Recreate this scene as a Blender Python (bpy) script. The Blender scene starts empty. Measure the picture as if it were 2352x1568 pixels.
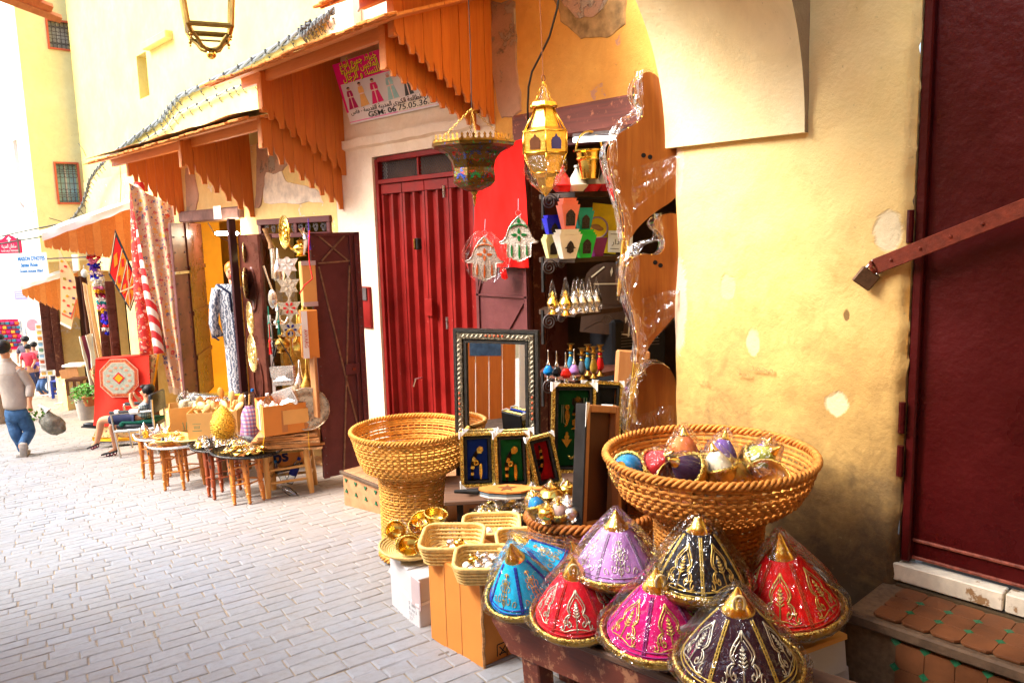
import bpy,bmesh,math,random
from mathutils import Vector,Matrix,noise
R=random.Random(7)
sc=bpy.context.scene
COL=sc.collection
PI=math.pi
rad=math.radians
TR,RO,DG=Matrix.Translation,Matrix.Rotation,Matrix.Diagonal
# ------------------------------------------------------------------ camera
F,H,S=1801.0,1.70,0.10  # focal length (in 2352 px wide units), eye height, street slope
UP=Vector((-351,12716,1801)).normalized()
ST=Vector((-1676,194,-1801)); ST=(ST-UP*ST.dot(UP)).normalized()
RT=ST.cross(UP)
RM=Matrix((RT,ST,UP))
CAM=Vector((0,0,H))
cd=bpy.data.cameras.new('camera'); co=bpy.data.objects.new('camera',cd); COL.objects.link(co)
cd.sensor_width=36; cd.lens=F/2352*36; cd.clip_end=300; cd.clip_start=0.05
co.matrix_world=TR(CAM)@RM.to_4x4()
sc.camera=co
# ------------------------------------------------------------------ light: overcast-bright lane, open to the sky ahead
SUN_EL,SUN_AZ=43,152  # degrees; azimuth measured from +X towards +Y
w=bpy.data.worlds.new('World'); sc.world=w; w.use_nodes=True
wn=w.node_tree; bg=wn.nodes['Background']
sky=wn.nodes.new('ShaderNodeTexSky'); sky.sky_type='NISHITA'; sky.sun_disc=False
sky.sun_elevation=rad(SUN_EL); sky.sun_rotation=rad(90-SUN_AZ); sky.air_density=1.0; sky.dust_density=3.0; sky.ozone_density=0.6
wn.links.new(sky.outputs[0],bg.inputs[0]); bg.inputs[1].default_value=0.075
sd=bpy.data.lights.new('sun','SUN'); so=bpy.data.objects.new('sun',sd); COL.objects.link(so)
sd.energy=1.5; sd.angle=rad(32); sd.color=(1.0,0.97,0.93)
tosun=Vector((math.cos(rad(SUN_EL))*math.cos(rad(SUN_AZ)),math.cos(rad(SUN_EL))*math.sin(rad(SUN_AZ)),math.sin(rad(SUN_EL))))
so.rotation_euler=tosun.to_track_quat('Z','Y').to_euler()
vs=sc.view_settings
vs.view_transform='Standard'; vs.look='None'; vs.gamma=1; vs.use_curve_mapping=False; vs.exposure=2.7
sc.display_settings.display_device='sRGB'
cy=sc.cycles
cy.use_denoising=True; cy.max_bounces=8; cy.diffuse_bounces=4; cy.glossy_bounces=4; cy.transmission_bounces=6; cy.transparent_max_bounces=16
cy.caustics_reflective=False; cy.caustics_refractive=False; cy.sample_clamp_indirect=6
# ------------------------------------------------------------------ helpers
def ray(u,v):return RM@Vector(((u-1176)/F,(784-v)/F,-1.0))
def RX(u,v,X):r=ray(u,v); return CAM+r*(X/r.x)
def RY(u,v,Y):r=ray(u,v); return CAM+r*(Y/r.y)
def RZ(u,v,Z):r=ray(u,v); return CAM+r*((Z-H)/r.z)
def RG(u,v,h=0.0):r=ray(u,v); return CAM+r*((h-H)/(r.z+S*r.y))
def RD(u,v,d):return CAM+ray(u,v)*d
def proj(p):
 q=RM.transposed()@(Vector(p)-CAM)
 return(1176+F*q.x/-q.z,784-F*q.y/-q.z,-q.z)
def G(y):return-S*y
def MX(loc=(0,0,0),rz=0,rx=0,ry=0,s=1.0):
 m=TR(Vector(loc))@RO(rad(rz),4,'Z')@RO(rad(rx),4,'X')@RO(rad(ry),4,'Y')
 return m@Matrix.Scale(s,4)if s!=1.0 else m
FACE=-42.0  # rotation that turns a thing's front (-Y) to the viewer
WALLR=-90.0  # rotation that turns a thing's front to the lane (-X)
class MB:
 def __init__(s):s.v=[]; s.f=[]; s.m=[]
 def add(s,vs,fs,m=0,M=None):
  n=len(s.v)
  if M is None:s.v.extend([tuple(a)for a in vs])
  else:s.v.extend([tuple(M@Vector(a))for a in vs])
  s.f.extend([tuple(i+n for i in f)for f in fs]); s.m.extend([m]*len(fs)); return s
 def box(s,c,d,M=None,m=0,b=0.0):
  x,y,z=d[0]/2,d[1]/2,d[2]/2
  if b<=0:
   vs=[(c[0]+i*x,c[1]+j*y,c[2]+k*z)for i in(-1,1)for j in(-1,1)for k in(-1,1)]
   fs=[(0,1,3,2),(4,6,7,5),(0,4,5,1),(2,3,7,6),(0,2,6,4),(1,5,7,3)]
   return s.add(vs,fs,m,M)
  b=min(b,x*.45,y*.45,z*.45)
  vs=[]; idx={}
  for i in(-1,1):
   for j in(-1,1):
    for k in(-1,1):
     for a in range(3):
      p=[i*(x-b),j*(y-b),k*(z-b)]; p[a]=(i*x,j*y,k*z)[a]
      idx[(i,j,k,a)]=len(vs); vs.append((c[0]+p[0],c[1]+p[1],c[2]+p[2]))
  fs=[]
  q=[(-1,-1),(1,-1),(1,1),(-1,1)]
  def key(a,sg,o):k=[0,0,0]; k[a]=sg; k[(a+1)%3]=o[0]; k[(a+2)%3]=o[1]; return tuple(k)
  for a in range(3):
   for sg in(-1,1):
    f=[idx[key(a,sg,o)+(a,)]for o in q]; fs.append(tuple(f if sg>0 else f[::-1]))
  for a in range(3):
   b1,b2=(a+1)%3,(a+2)%3
   for s1 in(-1,1):
    for s2 in(-1,1):
     k0=[0,0,0]; k0[b1]=s1; k0[b2]=s2; k1=k0[:]; k0[a]=-1; k1[a]=1
     f=(idx[tuple(k0)+(b1,)],idx[tuple(k1)+(b1,)],idx[tuple(k1)+(b2,)],idx[tuple(k0)+(b2,)])
     fs.append(f if s1*s2<0 else f[::-1])
  for i in(-1,1):
   for j in(-1,1):
    for k in(-1,1):
     f=[idx[(i,j,k,a)]for a in range(3)]; fs.append(tuple(f if i*j*k>0 else f[::-1]))
  return s.add(vs,fs,m,M)
 def prism(s,pts,d,M=None,m=0,m2=None):  # outline in x,z; front at y=0, back at y=d
  n=len(pts)
  vs=[(p[0],0,p[1])for p in pts]+[(p[0],d,p[1])for p in pts]
  s.add(vs,[tuple(range(n)),tuple(range(2*n-1,n-1,-1))],m,M)
  k=len(s.v)-2*n
  s.f.extend([(k+i,k+n+i,k+n+(i+1)%n,k+(i+1)%n)for i in range(n)]); s.m.extend([m if m2 is None else m2]*n); return s
 def tube(s,pts,r,n=6,M=None,m=0,closed=False,flat=1.0,nrm=None):
  P=[Vector(p)for p in pts]; L=len(P)
  rr=r if isinstance(r,(list,tuple))else[r]*L
  vs=[]; U=None
  for i in range(L):
   a=P[(i-1)%L]if(closed or i>0)else P[i]; b=P[(i+1)%L]if(closed or i<L-1)else P[i]
   t=(b-a); t=t.normalized()if t.length>1e-9 else Vector((0,0,1))
   if nrm is not None:U=Vector(nrm[i]if isinstance(nrm,list)else nrm)
   elif U is None:U=Vector((0,0,1))if abs(t.z)<.9 else Vector((1,0,0))
   U=(U-t*U.dot(t)); U=U.normalized()if U.length>1e-6 else t.orthogonal().normalized()
   W=t.cross(U)
   for k in range(n):
    q=2*PI*k/n; vs.append(P[i]+U*(math.cos(q)*rr[i]*flat)+W*(math.sin(q)*rr[i]))
  fs=[]
  for i in range(L if closed else L-1):
   j=(i+1)%L
   fs+=[(i*n+k,i*n+(k+1)%n,j*n+(k+1)%n,j*n+k)for k in range(n)]
  if not closed:fs+=[tuple(range(n-1,-1,-1)),tuple((L-1)*n+k for k in range(n))]
  return s.add(vs,fs,m,M)
 def lathe(s,prof,n=24,M=None,m=0,sq=None,close=True):
  vs=[]; fs=[]
  for(r,z)in prof:
   for k in range(n):
    a=2*PI*k/n; x,y=math.cos(a),math.sin(a)
    if sq:e=(abs(x)**sq+abs(y)**sq)**(-1/sq); x*=e; y*=e
    vs.append((r*x,r*y,z))
  for i in range(len(prof)-1):
   fs+=[(i*n+k,i*n+(k+1)%n,(i+1)*n+(k+1)%n,(i+1)*n+k)for k in range(n)]
  if close:
   if prof[0][0]>1e-4:fs.append(tuple(range(n-1,-1,-1)))
   if prof[-1][0]>1e-4:fs.append(tuple((len(prof)-1)*n+k for k in range(n)))
  return s.add(vs,fs,m,M)
 def ball(s,c,r,nu=10,nv=7,M=None,m=0):
  if not isinstance(r,(tuple,list)):r=(r,r,r)
  vs=[(c[0],c[1],c[2]-r[2])]
  for j in range(1,nv):
   b=-PI/2+PI*j/nv
   vs+=[(c[0]+r[0]*math.cos(b)*math.cos(2*PI*k/nu),c[1]+r[1]*math.cos(b)*math.sin(2*PI*k/nu),c[2]+r[2]*math.sin(b))for k in range(nu)]
  vs.append((c[0],c[1],c[2]+r[2])); fs=[]
  for k in range(nu):fs.append((0,1+(k+1)%nu,1+k))
  for j in range(nv-2):
   a=1+j*nu
   fs+=[(a+k,a+(k+1)%nu,a+nu+(k+1)%nu,a+nu+k)for k in range(nu)]
  a=1+(nv-2)*nu
  fs+=[(a+k,a+(k+1)%nu,len(vs)-1)for k in range(nu)]
  return s.add(vs,fs,m,M)
 def grid(s,fn,nu,nv,M=None,m=0,wrap=False):
  vs=[fn(i/nu,j/nv)for j in range(nv+1)for i in range(nu+(0 if wrap else 1))]
  k=nu if wrap else nu+1
  fs=[(j*k+i,j*k+(i+1)%k,(j+1)*k+(i+1)%k,(j+1)*k+i)for j in range(nv)for i in range(nu)]
  return s.add(vs,fs,m,M)
 def build(s,name,mats,par=None,smooth=None,kind=None,M=None):
  me=bpy.data.meshes.new(name); me.from_pydata(s.v,[],s.f)
  ms=mats if isinstance(mats,(list,tuple))else[mats]
  for q in ms:me.materials.append(q)
  if len(ms)>1:me.polygons.foreach_set('material_index',s.m)
  if smooth is not None:
   me.polygons.foreach_set('use_smooth',[True]*len(me.polygons))
   if smooth<180:me.set_sharp_from_angle(angle=rad(smooth))
  me.update()
  o=bpy.data.objects.new(name,me); COL.objects.link(o)
  if par is not None:o.parent=par
  if M is not None:o.matrix_local=M
  if kind:o['kind']=kind
  return o
def tag(o,label,cat,group=None):
 o['label']=label; o['category']=cat
 if group:o['group']=group
 return o
def T(name,label,cat,loc=(0,0,0),rz=0,group=None,M=None):
 o=bpy.data.objects.new(name,None); COL.objects.link(o); o.empty_display_size=.1
 o.matrix_world=M if M is not None else MX(loc,rz)
 return tag(o,label,cat,group)
def kids(o):return[c for c in o.children]
def dup(root,M,label=None,group=None,swap=None):
 def cp(o,par):
  c=o.copy(); COL.objects.link(c)
  if par is not None:c.parent=par
  if swap and c.type=='MESH' and c.data.materials and c.data.materials[0]in swap:
   c.data=c.data.copy(); c.data.materials[0]=swap[o.data.materials[0]]
  for ch in list(o.children):cp(ch,c)
  return c
 r=cp(root,None); r.matrix_world=M
 if label:r['label']=label
 if group:r['group']=group
 return r
def nz(x,y=0.0,z=0.0):return noise.noise(Vector((x,y,z)))
# ------------------------------------------------------------------ materials
def nd(nt,typ,inp=None,**at):
 n=nt.nodes.new(typ)
 for k,v in at.items():setattr(n,k,v)
 for k,v in(inp or{}).items():
  if isinstance(v,bpy.types.NodeSocket):nt.links.new(v,n.inputs[k])
  else:n.inputs[k].default_value=v
 return n
def c4(c):return(c[0],c[1],c[2],1.0)
def base(name,col=(.5,.5,.5),rough=.6,metal=0.0,spec=.5):
 m=bpy.data.materials.new(name); m.use_nodes=True; nt=m.node_tree; b=nt.nodes['Principled BSDF']
 b.inputs['Base Color'].default_value=c4(col); b.inputs['Roughness'].default_value=rough; b.inputs['Metallic'].default_value=metal
 b.inputs['Specular IOR Level'].default_value=spec
 return m,nt,b
def coord(nt,kind='Object',scale=None):
 s=nd(nt,'ShaderNodeNewGeometry').outputs['Position']if kind=='World' else nd(nt,'ShaderNodeTexCoord').outputs[kind]
 if scale:s=nd(nt,'ShaderNodeMapping',{'Vector':s,'Scale':scale}).outputs[0]
 return s
def nois(nt,co,scale,detail=4,rough=.6,dist=0.0):
 return nd(nt,'ShaderNodeTexNoise',{'Vector':co,'Scale':scale,'Detail':detail,'Roughness':rough,'Distortion':dist}).outputs['Fac']
def ramp(nt,f,a,b,c0=None,c1=None):
 n=nd(nt,'ShaderNodeMapRange',{'Value':f,'From Min':a,'From Max':b}); return n.outputs[0]
def mix(nt,f,a,b,mode='MIX'):
 n=nt.nodes.new('ShaderNodeMix'); n.data_type='RGBA'; n.blend_type=mode
 for i,v in((0,f),(6,a),(7,b)):
  if isinstance(v,bpy.types.NodeSocket):nt.links.new(v,n.inputs[i])
  else:n.inputs[i].default_value=v if i==0 else c4(v)
 return n.outputs[2]
def mth(nt,op,a,b=0.0,c=None):
 n=nt.nodes.new('ShaderNodeMath'); n.operation=op
 for i,v in enumerate((a,b)if c is None else(a,b,c)):
  if isinstance(v,bpy.types.NodeSocket):nt.links.new(v,n.inputs[i])
  else:n.inputs[i].default_value=v
 return n.outputs[0]
def bump(nt,b,h,st=.3,dist=.01):
 n=nd(nt,'ShaderNodeBump',{'Height':h,'Strength':st,'Distance':dist}); nt.links.new(n.outputs[0],b.inputs['Normal'])
def setc(nt,b,s,k='Base Color'):nt.links.new(s,b.inputs[k])
def sim(name,col,rough=.6,metal=0.0,var=.18,vs=14.0,bs=60.0,bst=.25,kind='Object',wear=None,spec=.22,bd=.006,aniso=None):
 """plain surface: mottled colour, fine relief, optional worn patches of another colour"""
 m,nt,b=base(name,col,rough,metal,spec)
 cc=coord(nt,kind,aniso); n1=nois(nt,cc,vs,5)
 f=ramp(nt,n1,.3,.7)
 c=mix(nt,f,tuple(x*(1-var)for x in col),tuple(min(1,x*(1+var))for x in col))
 if wear:
  wf=ramp(nt,nois(nt,cc,wear[1],6,.7),wear[2],wear[2]+.05); c=mix(nt,wf,c,wear[0])
 setc(nt,b,c)
 setc(nt,b,ramp_out(nt,n1,max(.02,rough-.1),min(1,rough+.1)),'Roughness')
 if bst:bump(nt,b,nois(nt,cc,bs,4),bst,bd)
 return m
def ramp_out(nt,f,lo,hi):return nd(nt,'ShaderNodeMapRange',{'Value':f,'From Min':.3,'From Max':.7,'To Min':lo,'To Max':hi}).outputs[0]
def wood(name,c0,c1,rough=.5,axis=2,sc_=9.0,worn=None):
 m,nt,b=base(name,c0,rough)
 s=[sc_,sc_,sc_]; s[axis]=sc_*.07
 cc=coord(nt,'Object',tuple(s))
 rnd=nd(nt,'ShaderNodeObjectInfo').outputs['Random']
 off=nd(nt,'ShaderNodeVectorMath',{0:cc,1:(0,0,0)},operation='ADD')
 cmb=nd(nt,'ShaderNodeCombineXYZ',{'X':mth(nt,'MULTIPLY',rnd,31.0),'Y':mth(nt,'MULTIPLY',rnd,17.0),'Z':mth(nt,'MULTIPLY',rnd,5.0)})
 nt.links.new(cmb.outputs[0],off.inputs[1])
 n1=nois(nt,off.outputs[0],3.0,6,.65,1.2)
 c=mix(nt,ramp(nt,n1,.32,.68),c0,c1)
 c=mix(nt,mth(nt,'MULTIPLY',rnd,.35),c,tuple(x*.6 for x in c0))
 if worn:
  wf=ramp(nt,nois(nt,coord(nt,'Object'),16,7,.75),worn[1],worn[1]+.06); c=mix(nt,wf,c,worn[0])
 setc(nt,b,c); bump(nt,b,n1,.25,.004)
 return m
def emis(name,col,st):
 m,nt,b=base(name,col); b.inputs['Emission Color'].default_value=c4(col); b.inputs['Emission Strength'].default_value=st; return m
def plaster(name,col,col2,pale,patch_t=.62,stain=None,seed=0.0,rel=.5,grime=None,spots=()):
 """lime-washed wall: uneven wash, peeled patches with recessed edges, hand-trowelled relief"""
 m,nt,b=base(name,col,.85,spec=.2)
 p=nd(nt,'ShaderNodeVectorMath',{0:coord(nt,'World'),1:(seed,seed*1.7,seed*.6)},operation='ADD').outputs[0]
 big=nois(nt,p,1.6,6,.62); mid=nois(nt,p,7.0,6,.7,.6); fin=nois(nt,p,55,5,.65)
 c=mix(nt,ramp(nt,big,.35,.65),col,col2)
 c=mix(nt,mth(nt,'MULTIPLY',ramp(nt,mid,.38,.7),.6),c,tuple(x*.82 for x in col2))
 pk=ramp(nt,mth(nt,'ADD',mth(nt,'MULTIPLY',big,.5),mth(nt,'MULTIPLY',mid,.5)),patch_t,patch_t+.012)
 c=mix(nt,pk,c,pale)
 hgt=mth(nt,'SUBTRACT',mth(nt,'ADD',mth(nt,'MULTIPLY',fin,.30),mth(nt,'MULTIPLY',mid,.28)),mth(nt,'MULTIPLY',pk,.5))
 if stain:  # rising-damp dirt with a ragged upper outline
  z=nd(nt,'ShaderNodeSeparateXYZ',{0:coord(nt,'World')})
  zz=mth(nt,'ADD',mth(nt,'ADD',z.outputs[2],mth(nt,'MULTIPLY',big,1.3)),mth(nt,'MULTIPLY',mth(nt,'ADD',mid,mth(nt,'MULTIPLY',nois(nt,p,19,5,.7),.5)),.9))
  for(scol,z0,z1,amt)in stain:
   c=mix(nt,mth(nt,'MULTIPLY',ramp(nt,zz,z1,z0),amt),c,scol)
 if grime:
  gk=ramp(nt,nois(nt,p,3.1,8,.78,.4),grime[1],grime[1]+.12); c=mix(nt,mth(nt,'MULTIPLY',gk,.7),c,grime[0])
 if spots:  # individual patches where the wash has fallen off
  w2=nd(nt,'ShaderNodeSeparateXYZ',{0:coord(nt,'World')})
  for(yc,zc,ry,rz_,scol)in spots:
   dy=mth(nt,'DIVIDE',mth(nt,'SUBTRACT',w2.outputs[1],yc),ry); dz=mth(nt,'DIVIDE',mth(nt,'SUBTRACT',w2.outputs[2],zc),rz_)
   rr=mth(nt,'ADD',mth(nt,'ADD',mth(nt,'MULTIPLY',dy,dy),mth(nt,'MULTIPLY',dz,dz)),mth(nt,'MULTIPLY',mth(nt,'SUBTRACT',mid,.5),3.2))
   k=ramp(nt,rr,1.2,.7); c=mix(nt,mth(nt,'MULTIPLY',k,.8),c,scol); hgt=mth(nt,'SUBTRACT',hgt,mth(nt,'MULTIPLY',k,.35))
 spk=ramp(nt,nois(nt,p,38,3),.68,.72); c=mix(nt,mth(nt,'MULTIPLY',spk,.35),c,tuple(x*.35 for x in col2))
 setc(nt,b,c); bump(nt,b,hgt,rel,.03)
 return m
M_={}
M_['orange_wall']=plaster('orange plaster',(.80,.42,.10),(.74,.34,.07),(.55,.27,.17),.60,seed=3,grime=((.34,.18,.07),.62))
M_['white_wall']=plaster('pale pink plaster',(.88,.74,.60),(.86,.66,.47),(.70,.40,.22),.66,seed=9)
M_['yellow_wall']=plaster('yellow plaster',(.88,.66,.28),(.84,.56,.20),(.82,.66,.48),.575,seed=15,grime=((.60,.36,.18),.64))
M_['pale_wall']=plaster('pale yellow upper plaster',(.72,.60,.22),(.68,.53,.165),(.62,.47,.2),.68,seed=21,rel=.25)
M_['tower_wall']=plaster('bright yellow tower plaster',(.93,.85,.46),(.92,.80,.38),(.88,.76,.46),.72,seed=27,rel=.2)
M_['far_wall']=plaster('white far plaster',(.93,.90,.80),(.92,.86,.68),(.9,.8,.6),.72,seed=33,rel=.15)
M_['pillar']=plaster('cream pillar plaster',(.90,.755,.40),(.89,.69,.28),(.66,.50,.36),.625,seed=41,rel=.40,
 stain=[((.82,.52,.16),2.6,3.8,.8),((.52,.30,.08),2.2,3.15,.7),((.25,.15,.055),1.85,2.75,.75),((.06,.04,.025),1.55,2.25,.85)],grime=((.5,.3,.1),.66),
 spots=[(*RX(1671,658,3.05).yz,.035,.055,(.66,.46,.24)),(*RX(1922,925,3.05).yz,.045,.05,(.86,.70,.42)),(*RX(2040,530,3.05).yz,.05,.075,(.80,.70,.46)),(*RX(1945,724,3.05).yz,.014,.026,(.13,.06,.02)),(*RX(1552,390,3.05).yz,.045,.12,(.66,.46,.34)),(*RX(1558,700,3.05).yz,.05,.22,(.66,.46,.34)),(*RX(1730,780,3.05).yz,.03,.06,(.86,.64,.30))])
M_['arch']=plaster('arch limewash',(.90,.76,.46),(.88,.70,.36),(.8,.6,.3),.70,seed=47,rel=.25)
M_['raw']=plaster('raw pink mortar',(.58,.33,.22),(.46,.27,.17),(.40,.30,.22),.55,seed=53,rel=1.0)
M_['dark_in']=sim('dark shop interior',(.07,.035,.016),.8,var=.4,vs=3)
M_['yellow_in']=sim('yellow shop interior',(.88,.52,.05),.7,var=.15,vs=3,bst=.1)
M_['olive_in']=sim('olive shop interior',(.26,.21,.02),.35,var=.5,vs=6,bst=.1)
M_['maroon']=sim('maroon enamel',(.062,.0042,.0042),.33,var=.3,vs=2.5,bs=26,bst=.35,wear=((.09,.025,.018),5,.69),bd=.012)
M_['red_metal']=sim('red painted steel',(.20,.0085,.0068),.45,var=.3,vs=4,bs=40,bst=.15,wear=((.50,.22,.17),34,.67),kind='Object',spec=.2)
M_['purple_metal']=sim('purple brown painted steel',(.115,.032,.032),.45,var=.22,vs=5,bs=50,bst=.2,wear=((.30,.19,.12),40,.71))
M_['brown_door']=sim('brown glossy door',(.10,.028,.018),.3,var=.5,vs=5,bs=30,bst=.2)
M_['rust']=sim('rust red iron bar',(.19,.034,.015),.6,var=.3,vs=30,bs=80,bst=.4)
M_['black']=sim('black iron',(.015,.013,.012),.45,var=.3,bst=.1)
M_['iron']=sim('dark iron grille',(.12,.10,.10),.5,.3)
M_['steel']=sim('brushed steel',(.55,.55,.56),.28,1.0,var=.1,bst=.05)
M_['chrome']=sim('dull chrome tube',(.52,.50,.47),.3,.9,var=.15,bst=.03)
M_['silver']=sim('engraved silver plate',(.78,.74,.68),.2,1.0,var=.15,bs=120,bst=.5,bd=.004)
M_['gold']=sim('polished gold metal',(.95,.60,.12),.16,1.0,var=.2,bs=70,bst=.3,bd=.004)
M_['gold_emb']=sim('gold embossed moulding',(.80,.52,.13),.28,1.0,var=.45,vs=90,bs=110,bst=.9,bd=.006)
M_['brass']=sim('aged brass',(.40,.23,.045),.33,1.0,var=.35,vs=20,bs=80,bst=.4)
M_['bronze']=sim('lamp bronze paint',(.26,.17,.04),.45,.6,var=.25,vs=20)
M_['brasslock']=sim('padlock brown',(.13,.07,.035),.45,.4,var=.3,vs=60,bs=150,bst=.2)
M_['orange_wood']=wood('orange stained pine',(.74,.22,.026),(.60,.14,.014),.5)
M_['orange_wood_x']=wood('orange stained pine rail',(.74,.25,.045),(.60,.16,.022),.5,axis=1)
M_['roof_wood']=wood('orange roof boards',(.80,.32,.08),(.66,.21,.04),.55,axis=1)
M_['weathered']=sim('weathered roof edge',(.60,.22,.05),.8,var=.5,vs=30)
M_['tin']=sim('white roof sheet',(.86,.85,.82),.5,var=.06,bst=.05)
M_['redbrown_wood']=wood('worn red brown bench paint',(.16,.032,.012),(.09,.016,.007),.5,axis=1,worn=((.30,.13,.065),.545))
M_['lintel']=wood('charred red lintel timber',(.20,.045,.03),(.10,.03,.02),.75,axis=1,worn=((.36,.12,.06),.58))
M_['olive_wood']=wood('varnished bellows wood',(.40,.125,.018),(.25,.06,.009),.35,axis=2,sc_=6)
M_['pine']=wood('pale stool wood',(.72,.40,.12),(.60,.29,.07),.5)
M_['amber']=wood('amber turned wood',(.66,.24,.035),(.50,.14,.016),.38)
M_['redturn']=wood('red brown turned wood',(.40,.085,.018),(.26,.045,.010),.38)
M_['darkwood']=wood('dark carved wood',(.06,.028,.014),(.035,.016,.008),.45)
M_['framewood']=wood('raw frame back wood',(.52,.24,.085),(.42,.17,.05),.6)
M_['hardboard']=sim('brown hardboard back',(.085,.028,.010),.6,var=.25,vs=3,bst=.1)
M_['spoonwood']=wood('lemon wood',(.88,.62,.24),(.80,.50,.16),.5)
M_['wick']=sim('honey wicker',(.60,.24,.045),.62,var=.38,vs=26,bs=160,bst=.3,bd=.003)
M_['wick_l']=sim('golden straw wicker',(.70,.34,.065),.62,var=.3,vs=26,bs=160,bst=.3,bd=.003)
M_['wick_d']=sim('chestnut wicker',(.40,.13,.026),.42,var=.4,vs=26,bs=160,bst=.3,bd=.003)
M_['straw']=sim('palm leaf coil',(.82,.56,.20),.55,var=.25,vs=40,bs=180,bst=.4,bd=.003)
M_['seagrass']=sim('rush seat',(.22,.13,.03),.85,var=.4,vs=60,bs=150,bst=.8)
M_['card']=sim('brown cardboard',(.68,.25,.05),.75,var=.07,vs=5,bs=14,bst=.12)
M_['card_l']=sim('tan cardboard',(.74,.40,.12),.75,var=.08,vs=5,bs=14,bst=.12)
M_['cardedge']=sim('cardboard stack edge',(.46,.24,.10),.85,var=.5,vs=60,bs=90,bst=.6)
M_['whitecard']=sim('white carton',(.60,.595,.60),.6,var=.04,vs=6,bs=20,bst=.08)
M_['pinkcard']=sim('greyish pink carton',(.52,.42,.42),.6,var=.06,vs=6,bs=20,bst=.08)
M_['paper']=sim('white paper',(.88,.87,.83),.7,var=.03,bst=.05)
M_['white']=sim('white paint',(.86,.85,.82),.5,var=.05,bst=.05)
M_['tape']=sim('packing tape',(.48,.19,.06),.25,var=.08,bst=.03)
M_['rubber']=sim('black rubber',(.02,.02,.022),.6,var=.2)
M_['leather']=sim('black leather',(.022,.024,.03),.35,var=.25,bs=120,bst=.3)
M_['mirror']=base('mirror glass',(.92,.93,.94),.015,1.0)[0]
M_['redcloth']=sim('scarlet cloth',(.83,.008,.004),.85,var=.1,vs=5,bs=200,bst=.2)
M_['tileclay']=sim('terracotta tile',(.155,.055,.020),.55,var=.3,vs=9,bs=60,bst=.3,kind='World',wear=((.22,.15,.10),12,.66))
M_['tiletan']=sim('tan glazed tile',(.42,.205,.095),.45,var=.25,vs=9,bs=60,bst=.25,kind='World')
M_['tilegreen']=sim('green glazed tile',(.018,.13,.055),.25,var=.3,vs=30,kind='World')
M_['grout']=sim('grout',(.16,.10,.055),.9,var=.3,vs=40,bs=90,bst=.5,kind='World')
M_['nosing']=sim('dark step nosing',(.10,.06,.035),.7,var=.4,vs=20,bs=60,bst=.5)
M_['skin']=sim('tan skin',(.56,.27,.15),.5,var=.08,vs=12,bs=150,bst=.05)
M_['hair']=sim('black hair',(.012,.010,.010),.45,var=.4,vs=60,bs=150,bst=.6)
M_['shirt']=sim('beige shirt cotton',(.40,.335,.285),.85,var=.1,vs=6,bs=18,bst=.35,bd=.02)
M_['jeans']=sim('blue denim',(.045,.11,.23),.85,var=.45,vs=9,bs=22,bst=.4,bd=.02)
M_['navy']=sim('navy cotton',(.018,.022,.06),.85,var=.2)
M_['sole']=sim('grey sole rubber',(.34,.30,.27),.7,var=.2)
M_['sandal']=sim('maroon sandal straps',(.20,.03,.06),.5,var=.3)
def film_mat(name,amt=.10,tint=(1,1,1),rid=(4,11)):
 """clear crinkled cellophane: see-through, with sharp glossy creases"""
 m=bpy.data.materials.new(name); m.use_nodes=True; nt=m.node_tree; nt.nodes.clear()
 cc=coord(nt,'Object')
 n1=nois(nt,nd(nt,'ShaderNodeMapping',{'Vector':cc,'Scale':(1,1,.22)}).outputs[0],15,2,.5,.4)
 vo=mth(nt,'ABSOLUTE',mth(nt,'SUBTRACT',nois(nt,nd(nt,'ShaderNodeMapping',{'Vector':cc,'Scale':(1,1,.30)}).outputs[0],11,3,.6,1.0),.5))
 bp=nd(nt,'ShaderNodeBump',{'Height':mth(nt,'ADD',mth(nt,'MULTIPLY',n1,1.0),mth(nt,'MULTIPLY',vo,1.6)),'Strength':1.0,'Distance':.028})
 gl=nd(nt,'ShaderNodeBsdfGlossy',{'Color':(1,1,1,1),'Roughness':.06,'Normal':bp.outputs[0]})
 tr=nd(nt,'ShaderNodeBsdfTransparent',{'Color':c4(tint)})
 lw=nd(nt,'ShaderNodeLayerWeight',{'Blend':.16,'Normal':bp.outputs[0]}).outputs['Fresnel']
 f=mth(nt,'MINIMUM',mth(nt,'ADD',mth(nt,'MULTIPLY',lw,.75),amt),.85)
 df=nd(nt,'ShaderNodeBsdfDiffuse',{'Color':(.9,.9,.9,1)})
 s1=nd(nt,'ShaderNodeMixShader',{0:f,1:tr.outputs[0],2:gl.outputs[0]})
 crease=mth(nt,'MULTIPLY',ramp(nt,vo,.006,0.0),.10)
 s2=nd(nt,'ShaderNodeMixShader',{0:crease,1:s1.outputs[0],2:df.outputs[0]})
 o=nd(nt,'ShaderNodeOutputMaterial',{'Surface':s2.outputs[0]})
 return m
M_['film']=film_mat('clear cellophane',.03)
M_['film2']=film_mat('thick cellophane',.05); M_['film3']=film_mat('crumpled silvery cellophane',.17)
def glass_mat(name,tint=(.9,.95,.95),amt=.08):
 m=bpy.data.materials.new(name); m.use_nodes=True; nt=m.node_tree; nt.nodes.clear()
 gl=nd(nt,'ShaderNodeBsdfGlossy',{'Roughness':.03}); tr=nd(nt,'ShaderNodeBsdfTransparent',{'Color':c4(tint)})
 f=mth(nt,'ADD',nd(nt,'ShaderNodeLayerWeight',{'Blend':.2}).outputs['Fresnel'],amt)
 nd(nt,'ShaderNodeOutputMaterial',{'Surface':nd(nt,'ShaderNodeMixShader',{0:f,1:tr.outputs[0],2:gl.outputs[0]}).outputs[0]})
 return m
M_['glass']=glass_mat('clear glass',(.97,.98,.98),-.02); M_['bottle']=glass_mat('clear bottle plastic',(.85,.92,.97),.12)
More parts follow.
